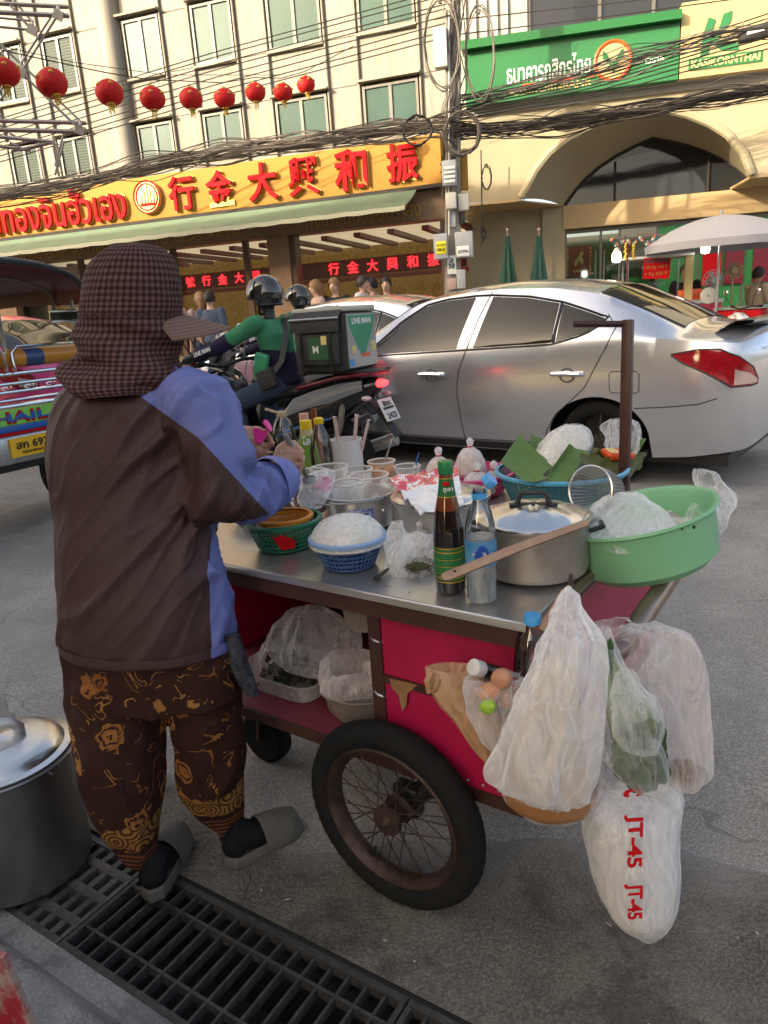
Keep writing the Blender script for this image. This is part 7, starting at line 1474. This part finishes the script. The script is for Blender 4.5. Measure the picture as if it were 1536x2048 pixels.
t = bag('cup_bag', 'tall bag of stacked white foam cups printed JT-45', [(1190,1350,1540,1.24,.6),(1170,1366,1590,1.21,.7),(1162,1362,1640,1.19,.8),(1172,1360,1700,1.17,.85),(1190,1358,1760,1.155,.85),(1212,1352,1810,1.145,.85),(1240,1335,1850,1.14,.7),(1282,1312,1880,1.14,.5)], F_mid, n=56, fold=.05, crinkle=.005, seed=137)
for k in range(24):                     # the stack of cups, one lying in the next
    y = 1625+k*8.6; f_ = k/23; xl, xr = 1178+f_*34+4, 1352-f_*14-4; Y_ = 1.205-.05*f_; R = loft_px([(xl,xr,y,Y_,.85),(xl+4,xr-4,y+7,Y_-.002,.85)], 32, 1); MB().rings(R, True, True, True).build('foam_cup', mat('white foam', (.72,.71,.70), .6) if k == 0 else bpy.data.materials['white foam'], t, world=True)
fx_ = (dep(1265,1640,1.09)-dep(1260,1800,1.05)).normalized()
for s_, y, w_ in (('JT-45', 1682, .098), ('JT-45', 1803, .066), ('c', 1585, .014)):
    Yc = 1.10-.028*(y-1640)/160; text('print', s_, m_red, t, dep(1266,y,Yc), -fx_, V(1,0,0) @ Matrix.Identity(3), w=w_, h=.036, ext=.0012, bold=.03)
t = bag('paper_bag', 'tan plastic carrier bag open beside the crimson panel', [(852,952,1335,1.27,.4),(855,965,1355,1.26,.4),(872,985,1395,1.24,.45),(905,1000,1440,1.22,.45),(940,1005,1490,1.21,.45),(975,1012,1530,1.20,.4)], F_brown, n=44, fold=.10, crinkle=.006, seed=139)
MB().tube([dep(862,1345,1.24), dep(853,1362,1.23), dep(858,1385,1.23), dep(872,1380,1.235), dep(880,1360,1.245)], .006, 6, flat=.5).build('handle_loop', F_brown, t, world=True)
t = bag('egg_bag', 'clear bag holding brown eggs and a lime', [(940,1045,1352,1.20,.5),(926,1040,1372,1.18,.6),(935,1035,1420,1.17,.6),(950,1030,1460,1.16,.6),(975,1020,1500,1.16,.5)], F_clear, n=44, fold=.14, crinkle=.008, seed=149)
m_egg = mat('brown egg', (.48,.23,.13), .5)
for i, (px, py, lab) in enumerate(((1004,1357,'upper brown egg in the clear bag'), (978,1385,'lower brown egg in the clear bag'), (1018,1392,'third brown egg deeper in the clear bag'))):
    q = dep(px, py, 1.165+.02*(i == 2)); t = thing('egg', lab, 'egg', q, 0, 'eggs in the clear bag'); MB().lathe([(0,-.022),(.008,-.0215),(.016,-.015),(.0195,-.004),(.0185,.006),(.013,.018),(.006,.025),(0,.0265)], 24, (0,0,0), Euler((.9,.5,i)).to_matrix()).build('shell', m_egg, t)
q = dep(976, 1412, 1.15); t = thing('lime', 'bright green lime under the eggs', 'lime', q); MB().lathe([(0,-.017),(.008,-.016),(.014,-.008),(.015,0),(.013,.009),(.006,.016),(.002,.019),(0,.0195)], 20, (0,0,0), Euler((.9,.8,0)).to_matrix()).build('fruit', mat('lime peel', (.28,.48,.05), .4, 0, None, (90,.2)), t); MB().ball((.012,.0,.013), .002, 6, 4).build('stem', m_herb, t)
q = dep(1058, 1325, 1.24); t = thing('water_bottle', 'empty clear bottle with blue screw cap in the hanging bags', 'bottle', q); MB().lathe([(0,-.03),(.028,-.03),(.029,.0),(.029,.04),(.022,.062),(.0135,.075),(.013,.083)], 36, (0,0,0), Euler((0,.08,0)).to_matrix()).build('body', m_pet, t); MB().lathe([(.0145,.080),(.0165,.082),(.0165,.098),(.0155,.100),(0,.100)], 28, (0,0,0), Euler((0,.08,0)).to_matrix()).build('cap', m_bcap, t)
q = dep(965, 1340, 1.20); t = thing('small_bottle', 'small bottle with a clear cap sticking out of the egg bag', 'bottle', q); Rb = Euler((.3,-1.0,.2)).to_matrix(); MB().lathe([(0,-.05),(.016,-.05),(.016,-.01),(.012,.0)], 24, (0,0,0), Rb).build('body', m_soy, t); MB().lathe([(.013,.0),(.016,.004),(.016,.026),(.013,.028),(0,.028)], 24, (0,0,0), Rb).build('cap', mat('frosted cap', (.60,.58,.56), .4), t)
t = thing('wood_sticks', 'two wooden sticks wrapped in film standing at the cart corner', 'sticks', dep(1110,1240,1.22))
for x0, y0, x1, y1 in ((1085,1262,1128,1180),(1098,1262,1140,1172)): MB().tube([dep(x0,y0,1.22), dep(x1,y1,1.26)], [.011,.006], 8, flat=.6).build('stick', m_wood, t, world=True)
MB().tube([dep(1136,1180,1.26), dep(1142,1148,1.27)], .003, 6).build('dark_tip', m_black, t, world=True)
MB().tube([dep(1142,1150,1.27), dep(1145,1230,1.24)], .004, 5).build('hook', m_black, t, world=True)
# ================================================================ STOCK POT on the ground at the left
q = gz(60, 1650); q = V(-1.035, 1.63, .0035); t = thing('stock_pot', 'large lidded aluminium stock pot standing on the drain grate', 'pot', q, .4)
SH = .345; SR = .165
MB().lathe([(0,.003),(SR-.01,.003),(SR,.012),(SR+.002,SH-.01),(SR+.016,SH-.004),(SR+.018,SH),(SR+.014,SH+.003),(SR-.004,SH)], 64).build('body', mat('dark stock pot steel', (.34,.34,.335), .35, .9, (5,(.22,.21,.20),.1), (6,.06)), t)
MB().lathe([(SR+.004,SH+.003),(SR+.006,SH+.008),(SR-.012,SH+.011),(SR-.02,SH+.022),(SR-.05,SH+.036),(SR-.055,SH+.035),(SR-.09,SH+.047),(SR-.095,SH+.046),(.02,SH+.056),(0,SH+.056)], 64).build('lid', m_lid, t)
MB().tube([(-.05,0,SH+.048),(-.052,0,SH+.062),(-.036,0,SH+.082),(0,0,SH+.088),(.036,0,SH+.082),(.052,0,SH+.062),(.05,0,SH+.048)], .015, 10, flat=.3).build('lid_handle', m_alum, t)
MB().tube([(SR+.006,-.05,SH-.03),(SR+.045,-.045,SH-.02),(SR+.05,.045,SH-.02),(SR+.006,.05,SH-.03)], .006, 8).build('side_handle', m_alum, t)
MB().tube([(.10,-.125,SH-.0),(.118,-.132,SH-.018),(.135,-.115,SH-.014),(.128,-.10,SH+.004)], .0035, 6).build('lid_clip', m_wire, t)
# ================================================================ THE VENDOR
vp = gz(385, 1790); ven = thing('person', 'cart vendor seen from behind in checked cap, brown and blue jacket and patterned trousers', 'person', V(-.56, 1.53, 0))
VW = PM[ven.name].inverted()
m_vskin = mat('weathered skin', (.52,.29,.20), .5, 0, (30, (.40,.20,.135), .2), (120, .35))
# ---- jacket
def pd(x, y, Y): return dep(x, y, Y)
SH_, EL_, FM_, WR_ = pd(392, 812, 1.55), pd(436, 985, 1.53), pd(500, 986, 1.63), pd(548, 962, 1.75)
b = MB()
JR = [(240,310,724,1.62,.8),(175,375,748,1.62,.62),(115,418,785,1.61,.60),(95,430,850,1.60,.60),(92,428,930,1.59,.60),(103,426,1000,1.58,.62),(111,436,1080,1.565,.66),(113,450,1160,1.555,.69),(116,463,1225,1.55,.71),(124,472,1278,1.55,.72)]
b.rings(loft_px(JR, 56, 6), True, True, True)
b.tube([SH_, SH_*.5+EL_*.5+V(.010,0,0), EL_, EL_*.5+FM_*.5+V(0,0,-.012), FM_, WR_], [.080,.070,.070,.072,.068,.054], 20); b.ball(SH_, .079, 20, 12); b.ball(EL_+V(.0,0,-.008), .071, 16, 10)
LS, LE, LWr = pd(172, 830, 1.72), pd(250, 980, 1.86), pd(455, 900, 1.94)
b.tube([LS, LE, LWr], [.072,.064,.054], 16); b.ball(LS, .073, 16, 10); b.ball(LE, .064, 16, 10)
b.fuse(.0065, 8)
fold_d = (pd(420,880,1.5)-pd(180,1180,1.45)).normalized()
def jw(p, n):
    s_ = p.dot(fold_d); q = p-fold_d*s_*.82
    k = noise.noise(q*9+V(3,1,0)); k2 = noise.noise(q*19+V(0,7,0)); k3 = noise.noise(p*6)
    cr = max(0, 1-abs(k)*5)*.010 + max(0, 1-abs(k2)*5)*.004
    near_arm = math.exp(-((p-(SH_*.4+EL_*.6)).length/.20)**2)+math.exp(-((p-(EL_*.3+FM_*.7)).length/.16)**2)
    return (cr-.004)*(.85+1.2*near_arm)+.008*k3
b.disp(jw)
m_jack = mat('brown and blue jacket', (.085,.052,.047), .55, 0, None, (260, .25, 2), .35, 0); g = NG(m_jack); tc = g.n('ShaderNodeTexCoord')
ob_ = V(*ven.location); 
def halfspace(pa, pb, up=True):
    a, c = pa-ob_, pb-ob_; n_ = (c-a).cross((pa+pb)/2-CAM).normalized()
    if (n_.z < 0) == up: n_ = -n_
    dp = g.n('ShaderNodeVectorMath', operation='DOT_PRODUCT'); g.l(tc.outputs['Object'], dp.inputs[0]); dp.inputs[1].default_value = n_
    return g.math('GREATER_THAN', dp.outputs['Value'], a.dot(n_))
yoke = g.math('MAXIMUM', halfspace(pd(265,782,1.46), pd(372,858,1.47)), halfspace(pd(384,862,1.46), pd(521,1010,1.60)))
sx = g.n('ShaderNodeSeparateXYZ'); g.l(tc.outputs['Object'], sx.inputs[0])
pa, pb_ = pd(408,1045,1.50)-ob_, pd(430,1290,1.50)-ob_; n_ = V(pb_.z-pa.z, 0, -(pb_.x-pa.x)).normalized(); n_ = n_ if n_.x > 0 else -n_
dp = g.n('ShaderNodeVectorMath', operation='DOT_PRODUCT'); g.l(tc.outputs['Object'], dp.inputs[0]); dp.inputs[1].default_value = n_
sidep = g.math('MULTIPLY', g.math('GREATER_THAN', dp.outputs['Value'], pa.dot(n_)), g.math('LESS_THAN', sx.outputs[2], pd(440,1062,1.5).z))
leftsl = g.math('MULTIPLY', g.math('LESS_THAN', sx.outputs[0], (pd(112,770,1.6)-ob_).x), g.math('GREATER_THAN', sx.outputs[2], pd(100,800,1.6).z))
msk = g.math('MAXIMUM', g.math('MAXIMUM', yoke, sidep), leftsl)
fz = g.noise(tc.outputs['Object'], 4, 3, .6)
g.col(g.mix(msk, g.mix(fz, (.044,.021,.018), (.066,.034,.030)), g.mix(fz, (.11,.13,.33), (.16,.19,.43))))
jk = b.build('jacket', m_jack, ven, world=True, angle=180)
# piped seams, hem line and the turned back cuff
m_blue = cloth('blue jacket cloth', (.17,.20,.48), 30, .3, .5); m_lining = cloth('dark blue lining', (.035,.06,.17), 30, .3)
cd_ = (WR_-FM_).normalized(); cu, cv = cd_.cross(Z3).normalized(), None; cv = cu.cross(cd_)
R = [[WR_+cd_*o_+(cu*math.cos(a)*rx+cv*math.sin(a)*rx)*(1+.06*math.sin(a*3+o_*50)) for a in [i*math.pi/18 for i in range(36)]] for o_, rx in ((-.045,.064),(-.02,.066),(.004,.067),(.012,.066),(.008,.060),(-.02,.056))]
MB().rings(R, True, False, False).build('cuff', m_blue, jk, world=True)
hem = loft_px([(123,473,1264,1.55,.73),(124,475,1279,1.55,.74),(126,474,1283,1.55,.73)], 72, 3); 
MB().rings([[p+V(0,0,.004*noise.noise(p*12)) for p in r_] for r_ in hem], True, False, False).build('hem', m_jack, jk, world=True)
# ---- trousers with ochre motifs
b = MB()
b.rings(loft_px([(128,478,1255,1.56,.62),(130,482,1320,1.56,.62),(134,486,1385,1.56,.60)], 48, 4), True, True, True)
b.rings(loft_px([(136,330,1340,1.545,.95),(140,328,1420,1.54,.95),(150,326,1500,1.535,1.0),(166,325,1570,1.53,1.0),(200,322,1640,1.525,1.0),(236,319,1690,1.52,.95),(254,314,1718,1.52,.9)], 40, 5), True, True, True)
b.rings(loft_px([(322,486,1340,1.59,.95),(338,488,1420,1.60,.95),(350,489,1500,1.61,1.0),(358,490,1560,1.62,1.0),(388,491,1610,1.63,.95),(424,490,1645,1.635,.9),(438,486,1672,1.635,.85)], 40, 5), True, True, True)
b.fuse(.006, 6); b.disp(lambda p, n: .010*max(0, 1-abs(noise.noise(V(p.x*9, p.y*9, p.z*3)))*4)-.004 + .004*noise.noise(p*20))
m_pant = mat('dark brown trousers', (.035,.014,.010), .8, 0, None, (80, .25), .2); g = NG(m_pant); tc = g.n('ShaderNodeTexCoord')
wob = g.n('ShaderNodeTexNoise'); wob.inputs['Scale'].default_value = 9; g.l(tc.outputs['Object'], wob.inputs['Vector']); ad = g.n('ShaderNodeVectorMath', operation='MULTIPLY_ADD'); g.l(wob.outputs['Color'], ad.inputs[0]); ad.inputs[1].default_value = (.06,.06,.06); g.l(tc.outputs['Object'], ad.inputs[2])
vo = g.n('ShaderNodeTexVoronoi'); vo.inputs['Scale'].default_value = 10; g.l(ad.outputs[0], vo.inputs['Vector']); vd = vo.outputs['Distance']
sc_ = g.n('ShaderNodeSeparateColor'); g.l(vo.outputs['Color'], sc_.inputs[0])
nz = g.noise(tc.outputs['Object'], 24, 2, .5, 2.5); rings_ = g.math('GREATER_THAN', g.math('SINE', g.math('MULTIPLY', g.math('ADD', vd, g.math('MULTIPLY', nz, .22)), 34.0)), -.45)
inside = g.math('LESS_THAN', g.math('ADD', vd, g.math('MULTIPLY', nz, .35)), .50); pick = g.math('GREATER_THAN', sc_.outputs[0], .22)
squig = g.math('LESS_THAN', g.math('ABSOLUTE', g.math('SUBTRACT', g.noise(tc.outputs['Object'], 11, 1, .5, 1.8), .5)), .014)
gate = g.math('GREATER_THAN', g.noise(tc.outputs['Object'], 15, 1, .5), .52)
mk = g.math('MAXIMUM', g.math('MULTIPLY', g.math('MULTIPLY', rings_, inside), pick), g.math('MULTIPLY', squig, gate))
oc = g.mix(sc_.outputs[1], (.22,.07,.022), (.36,.17,.045)); base = g.mix(mk, g.mix(nz, (.028,.011,.008), (.050,.020,.014)), oc)
# ornamental border above the hems: scroll band between two lines
sx = g.n('ShaderNodeSeparateXYZ'); g.l(tc.outputs['Object'], sx.inputs[0]); zz = sx.outputs[2]
vb = g.n('ShaderNodeTexVoronoi'); vb.inputs['Scale'].default_value = 19; g.l(tc.outputs['Object'], vb.inputs['Vector'])
scroll = g.math('GREATER_THAN', g.math('SINE', g.math('MULTIPLY', vb.outputs['Distance'], 30.0)), -.2); inb = g.math('MULTIPLY', g.math('GREATER_THAN', zz, .165), g.math('LESS_THAN', zz, .235)); band2 = g.math('MULTIPLY', g.math('LESS_THAN', zz, .150), g.math('GREATER_THAN', g.math('SINE', g.math('MULTIPLY', zz, 420.0)), .1))
base = g.mix(g.math('MULTIPLY', inb, .95), base, g.mix(scroll, (.06,.022,.012), (.30,.15,.04))); g.col(g.mix(g.math('MULTIPLY', band2, .8), base, (.22,.07,.03)))
b.build('trousers', m_pant, ven, world=True, angle=180)
# ---- dark floral pouch hanging at the hip
m_pouch = mat('black floral cloth', (.012,.013,.018), .8, 0, (70, (.05,.055,.07), .6), (60,.3))
MB().rings(loft_px([(450,478,1270,1.50,.8),(456,490,1310,1.50,.7),(466,506,1350,1.50,.6),(484,517,1380,1.50,.5),(505,518,1394,1.50,.4)], 28, 5, .08, .003, 4, 2), True, True, True).build('hip_pouch', m_pouch, ven, world=True)
# ---- socks and sandals
m_sock = cloth('black sock', (.012,.012,.014), 40, .4); m_sand = mat('grey foam sandal', (.135,.122,.105), .75, 0, (20,(.10,.09,.076),.2), (120,.3))
def foot(heel, dirv, ankle, lab):
    d = dirv.normalized(); s_ = V(-d.y, d.x, 0); L = .235
    out = [(.0,.0),(.02,.030),(.06,.036),(.11,.036),(.16,.044),(.20,.042),(.228,.028),(L,.0)]
    P = [(x, y) for x, y in out]+[(x, -y) for x, y in reversed(out[1:-1])]
    def rg(sc, z, dx=0): return [heel+d*((x-L/2)*sc+L/2+dx)+s_*(y*sc)+V(0,0,z) for x, y in P]
    so = MB(); so.rings([rg(.94,.002), rg(1.0,.006), rg(1.02,.02), rg(1.0,.036), rg(.94,.041), rg(.86,.034)], True, True, True); so.build('sandal_sole', m_sand, ven, world=True)
    st_ = MB(); G = []
    for i in range(9):
        x = .105+.115*i/8; w_ = .052-.004*abs(i-4)/4 if i < 7 else .044-.006*(i-6); hgt = .098-.034*(i/8)**1.3; G.append([heel+d*x+s_*(math.cos(a)*w_)+V(0,0,.030+math.sin(a)*(hgt-.02)) for a in fr(0, math.pi, 18)])
    st_.grid(G); st_.grid([[p+V(0,0,-.004) for p in r_] for r_ in G]); st_.grid([G[0], [p+V(0,0,-.004) for p in G[0]]]); st_.grid([G[-1], [p+V(0,0,-.004) for p in G[-1]]])
    st_.build('sandal_strap', m_sand, ven, world=True, recalc=False)
    MB().tube([heel+d*.150+s_*(math.cos(a)*.018)*1.0+V(0,0,.092)+d*(math.sin(a)*.014)-V(0,0,.010*(math.sin(a)+1)) for a in [i*.52 for i in range(12)]], .0022, 5, True).build('strap_emblem', m_sand, ven, world=True)
    k = MB(); k.tube([ankle, heel+d*.055+V(0,0,.085), heel+d*.09+V(0,0,.062), heel+d*.15+V(0,0,.052), heel+d*.205+V(0,0,.045)], [.036,.040,.037,.034,.024], 16); k.ball(heel+d*.035+V(0,0,.062), (.036,.034,.034), 14, 10); k.ball(heel+d*.205+V(0,0,.046), .024, 12, 8); k.ball(ankle, .036, 14, 8)
    k.fuse(.005, 4); k.build('sock', m_sock, ven, world=True)
hL, hR = gz(302, 1812), gz(452, 1742)
hL = hL+V(0,.0,.0); foot(hL, V(.10,1,0), pd(288, 1705, 1.52), 'left'); foot(hR, V(.80,.66,0), pd(463, 1665, 1.635), 'right')
# ---- body: head, neck, trunk, arms and hands as one skin
b = MB(); Yh = 1.66
HC = pd(272, 610, Yh); FD = V(.90,.43,0).normalized(); FS = V(-FD.y, FD.x, 0); RHd = Matrix((FD, FS, Z3)).transposed()
b.ball(HC, (.092,.072,.105), 24, 16, RHd); b.ball(HC+FD*.03-Z3*.06, (.055,.050,.05), 16, 10, RHd); tb(b, [HC+FD*.088-Z3*.005, HC+FD*.105-Z3*.04], [.010,.016], 10)
for s in (1,-1): b.ball(HC+FS*.074*s-Z3*.015, (.020,.009,.030), 10, 8, RHd); b.ball(HC+FD*.065+FS*.034*s-Z3*.035, (.020,.018,.016), 8, 6, RHd)
b.ball(HC+FD*.082-Z3*.075, (.014,.026,.010), 10, 6, RHd)
TC = pd(275, 900, 1.60); tb(b, [HC-Z3*.08-FD*.02, pd(280,760,1.62)], [.05,.055], 14); tb(b, [pd(280,790,1.61), TC, pd(290,1200,1.56)], [.09,.105,.105], 16)
tb(b, [SH_, EL_, WR_-cd_*.02], [.045,.036,.027], 14); tb(b, [LS, LE, LWr], [.045,.036,.027], 14); tb(b, [pd(280,770,1.61), SH_], [.05,.045]); tb(b, [pd(280,770,1.61), LS], [.05,.045])
for hp_, kn, an in ((pd(225,1300,1.55), pd(240,1510,1.535), pd(288,1715,1.52)), (pd(400,1300,1.58), pd(425,1500,1.61), pd(462,1668,1.635))): tb(b, [hp_, kn, an], [.075,.055,.032], 14)
def ch(pts, rs): tb(b, [pd(*q) for q in pts], rs, 10)
# right hand: fist round the spoon, back of the hand towards us
ch([(556,945,1.83),(566,925,1.845),(578,908,1.855)], [.028,.031,.029]); ch([(552,930,1.835),(572,905,1.85)], [.023,.022]); ch([(566,942,1.84),(588,920,1.86)], [.022,.024])
ch([(572,896,1.85),(594,893,1.852),(604,903,1.845),(600,916,1.838)], [.0099,.0093,.0084,.0077]); ch([(580,904,1.86),(600,905,1.865),(607,917,1.855),(599,929,1.845)], [.0099,.0093,.0084,.0077])
ch([(584,916,1.865),(600,918,1.87),(605,930,1.86),(596,941,1.85)], [.0095,.0090,.0082,.0076]); ch([(584,928,1.865),(597,931,1.87),(600,942,1.86),(592,951,1.852)], [.0086,.0082,.0076,.0069])
ch([(552,922,1.83),(560,896,1.84),(573,886,1.852),(588,886,1.86)], [.014,.0108,.0099,.0084])
# left hand: holding the pink cap
ch([(478,900,1.94),(490,885,1.945),(508,878,1.95)], [.027,.032,.028]); ch([(486,868,1.95),(504,868,1.955)], [.024,.022]); ch([(490,905,1.945),(512,900,1.945)], [.022,.020])
ch([(500,860,1.96),(516,858,1.972),(532,866,1.972),(541,878,1.962)], [.0099,.0093,.0084,.0076]); ch([(506,868,1.965),(522,868,1.975),(538,876,1.972),(543,886,1.962)], [.0099,.0093,.0084,.0076])
ch([(508,890,1.95),(524,892,1.952),(538,892,1.947),(545,886,1.94)], [.0108,.0101,.0093,.0082]); ch([(506,900,1.95),(522,906,1.95),(534,905,1.945)], [.0095,.0090,.0082]); ch([(500,910,1.95),(514,916,1.95),(526,915,1.945)], [.0086,.0082,.0073])
b.fuse(.0038, 2, .5); b.disp(lambda p, n: .0009*noise.noise(p*110)+.0006*noise.noise(p*240)); b.build('body', m_vskin, ven, world=True, angle=180)
for s in (1,-1): MB().ball(HC+FD*.082+FS*s*.03+Z3*.012, (.009,.013,.008), 10, 6, RHd).build('eye', m_eye, ven, world=True)
MB().ball(HC+FD*.087-Z3*.068, (.008,.022,.005), 10, 6, RHd).build('mouth', m_lip, ven, world=True)
MB().rings(loft_px([(305,340,630,1.64,.8),(305,350,655,1.64,.8),(310,352,690,1.63,.8)], 24, 3, .05), True, True, True).build('hair', mat('grey hair', (.22,.21,.20), .6, 0, None, (120,.6)), ven, world=True)
# ---- checked cap with neck flap
m_chk = mat('brown gingham', (.06,.03,.03), .85, 0, None, None, .2); g = NG(m_chk); at_ = g.n('ShaderNodeAttribute'); at_.attribute_name = 'uvp'; sp = g.n('ShaderNodeSeparateXYZ'); g.l(at_.outputs['Vector'], sp.inputs[0])
def sq(o, f): return g.math('GREATER_THAN', g.math('SINE', g.math('MULTIPLY', o, f*6.2832)), 0.0)
cu_, cv_ = sq(sp.outputs[0], 52.0), sq(sp.outputs[1], 31.0); sm = g.math('MULTIPLY', g.math('ADD', cu_, cv_), .5); g.col(g.ramp(sm, [(.0,(.130,.066,.058)),(.5,(.062,.029,.026)),(1.0,(.024,.011,.010))]))
tcn = g.n('ShaderNodeTexCoord'); g.bump(g.noise(tcn.outputs['Object'], 70, 3, .6), .25, .004)
rows = [(258,284,487,1.675,1),(226,314,493,1.675,1),(200,338,510,1.675,.98),(182,352,538,1.675,.98),(172,358,570,1.67,.98),(167,361,600,1.67,.98),(163,362,625,1.665,.98),(155,364,655,1.66,.96),(148,366,685,1.65,.94),(139,368,710,1.64,.94),(132,371,730,1.63,.97),(132,370,750,1.615,1.05),(142,366,770,1.60,1.12),(160,356,786,1.588,1.18)]
R = loft_px(rows, 96, 7); n1 = len(R)
def flapw(p, t_, ph):
    k = min(1, max(0, (t_-.42)/.35)); a = 0
    a += .017*k*math.sin(p.z*62+p.x*34+2.2*noise.noise(p*8))*(.6+.6*noise.noise(p*5)); a += .016*k*(1-2*abs(noise.noise(V(p.x*7+p.z*6, p.y*7, p.z*19))))
    a -= .022*k; a += .0045*(1-2*abs(noise.noise(p*17)))*(1-.4*k) + .002*noise.noise(p*45); return a
for i, r_ in enumerate(R):
    t_ = i/(n1-1); c = sum(r_, V(0,0,0))/len(r_)
    for j, p in enumerate(r_): d_ = (p-c); r_[j] = p + (d_.normalized()*flapw(p, t_, j) if d_.length > .02 else V(0,0,0)) + (V(0,0,-.006*math.sin(j/96*6.28*2+1)*t_) if t_ > .9 else V(0,0,0))
hat = MB().rings(R, True, True, False).build('cap', m_chk, ven, world=True, angle=180, recalc=False)
seam_i = int(n1*.47); MB().tube(R[seam_i], .0022, 5, True).build('cap_seam', m_chk, hat, world=True)
# brim: curved visor towards the right
BC = sum(R[int(n1*.50)], V(0,0,0))/96; G = []
for i in range(12):
    t_ = i/11; row = []
    for j in range(25):
        a = -1.15+2.3*j/24; q = BC + (FD*math.cos(a)+FS*math.sin(a))*(.070+.150*t_*max(.05, math.cos(a*1.1))**.55) + V(0,0,.022-.040*t_*math.cos(a) -.050*abs(math.sin(a))**2*t_ - .008*t_); row.append(q)
    G.append(row)
bm_ = MB(); bm_.grid(G); bm_.grid([[q-V(0,0,.004) for q in r_] for r_ in G]); bm_.grid([G[-1], [q-V(0,0,.004) for q in G[-1]]])
m_brim = mat('brown brim', (.105,.062,.052), .85, 0, None, (60,.3), .2); g = NG(m_brim); at_ = g.n('ShaderNodeAttribute'); at_.attribute_name = 'uvp'; sp = g.n('ShaderNodeSeparateXYZ'); g.l(at_.outputs['Vector'], sp.inputs[0]); st = g.math('GREATER_THAN', g.math('SINE', g.math('MULTIPLY', sp.outputs[1], 62.0)), .86); g.col(g.mix(st, (.17,.105,.085), (.09,.052,.044)))
bm_.build('brim', m_brim, hat, world=True, angle=60, recalc=False)
# ---- what she holds
e0, e1 = pd(570,868,1.83), pd(618,962,1.90); o = thing('scoop', 'grey plastic scoop handle held in the vendor\'s right hand', 'scoop', e1)
MB().tube([e0, e0+(e1-e0)*.06, e0+(e1-e0)*.55, e1], [.006,.010,.010,.008], 8, flat=.5).build('handle', mat('grey plastic', (.30,.29,.28), .4), o, world=True); MB().lathe([(0,-.01),(.016,-.006),(.02,.012),(.018,.012)], 18, e1).build('bowl', m_boxgr, o, world=True)
q = pd(516,872,1.945); o = thing('pink_cap', 'hot pink flip top cup held in the vendor\'s left hand', 'cup', q); m_hp = bpy.data.materials['hot pink plastic']; Rc = Euler((-.35,.45,0)).to_matrix()  # a pink flip top cap, its base modelled as the cup part
MB().lathe([(0,-.020),(.017,-.020),(.021,.012),(.022,.016),(.020,.016),(0,.012)], 28, (0,0,0), Rc).build('cup', m_hp, o); MB().lathe([(0,.003),(.017,.003),(.019,0),(.017,-.003),(0,-.003)], 26, V(.030,.002,.026), Euler((-.4,1.1+3.14,.3)).to_matrix()).build('flip_lid', m_hp, o); MB().tube([Rc @ V(.02,0,.014), V(.024,.002,.016)], .003, 6).build('hinge', m_hp, o)

# litter on the concrete round the cart
b = MB()
for k in range(90):
    q = EN*random.uniform(UG+.05, UG+1.0) + ES*random.uniform(-1.6, 1.2) + V(0,0,.012+random.uniform(0,.004)); b.box(q, (random.uniform(.003,.014), random.uniform(.002,.005), .0015), Euler((random.uniform(-.3,.3), 0, random.uniform(0,3))).to_matrix())
o = b.build('litter', mat('paper scraps', (.42,.40,.36), .8)); tag(o, 'small pale scraps of litter scattered on the concrete by the cart', 'litter', None, 'stuff')
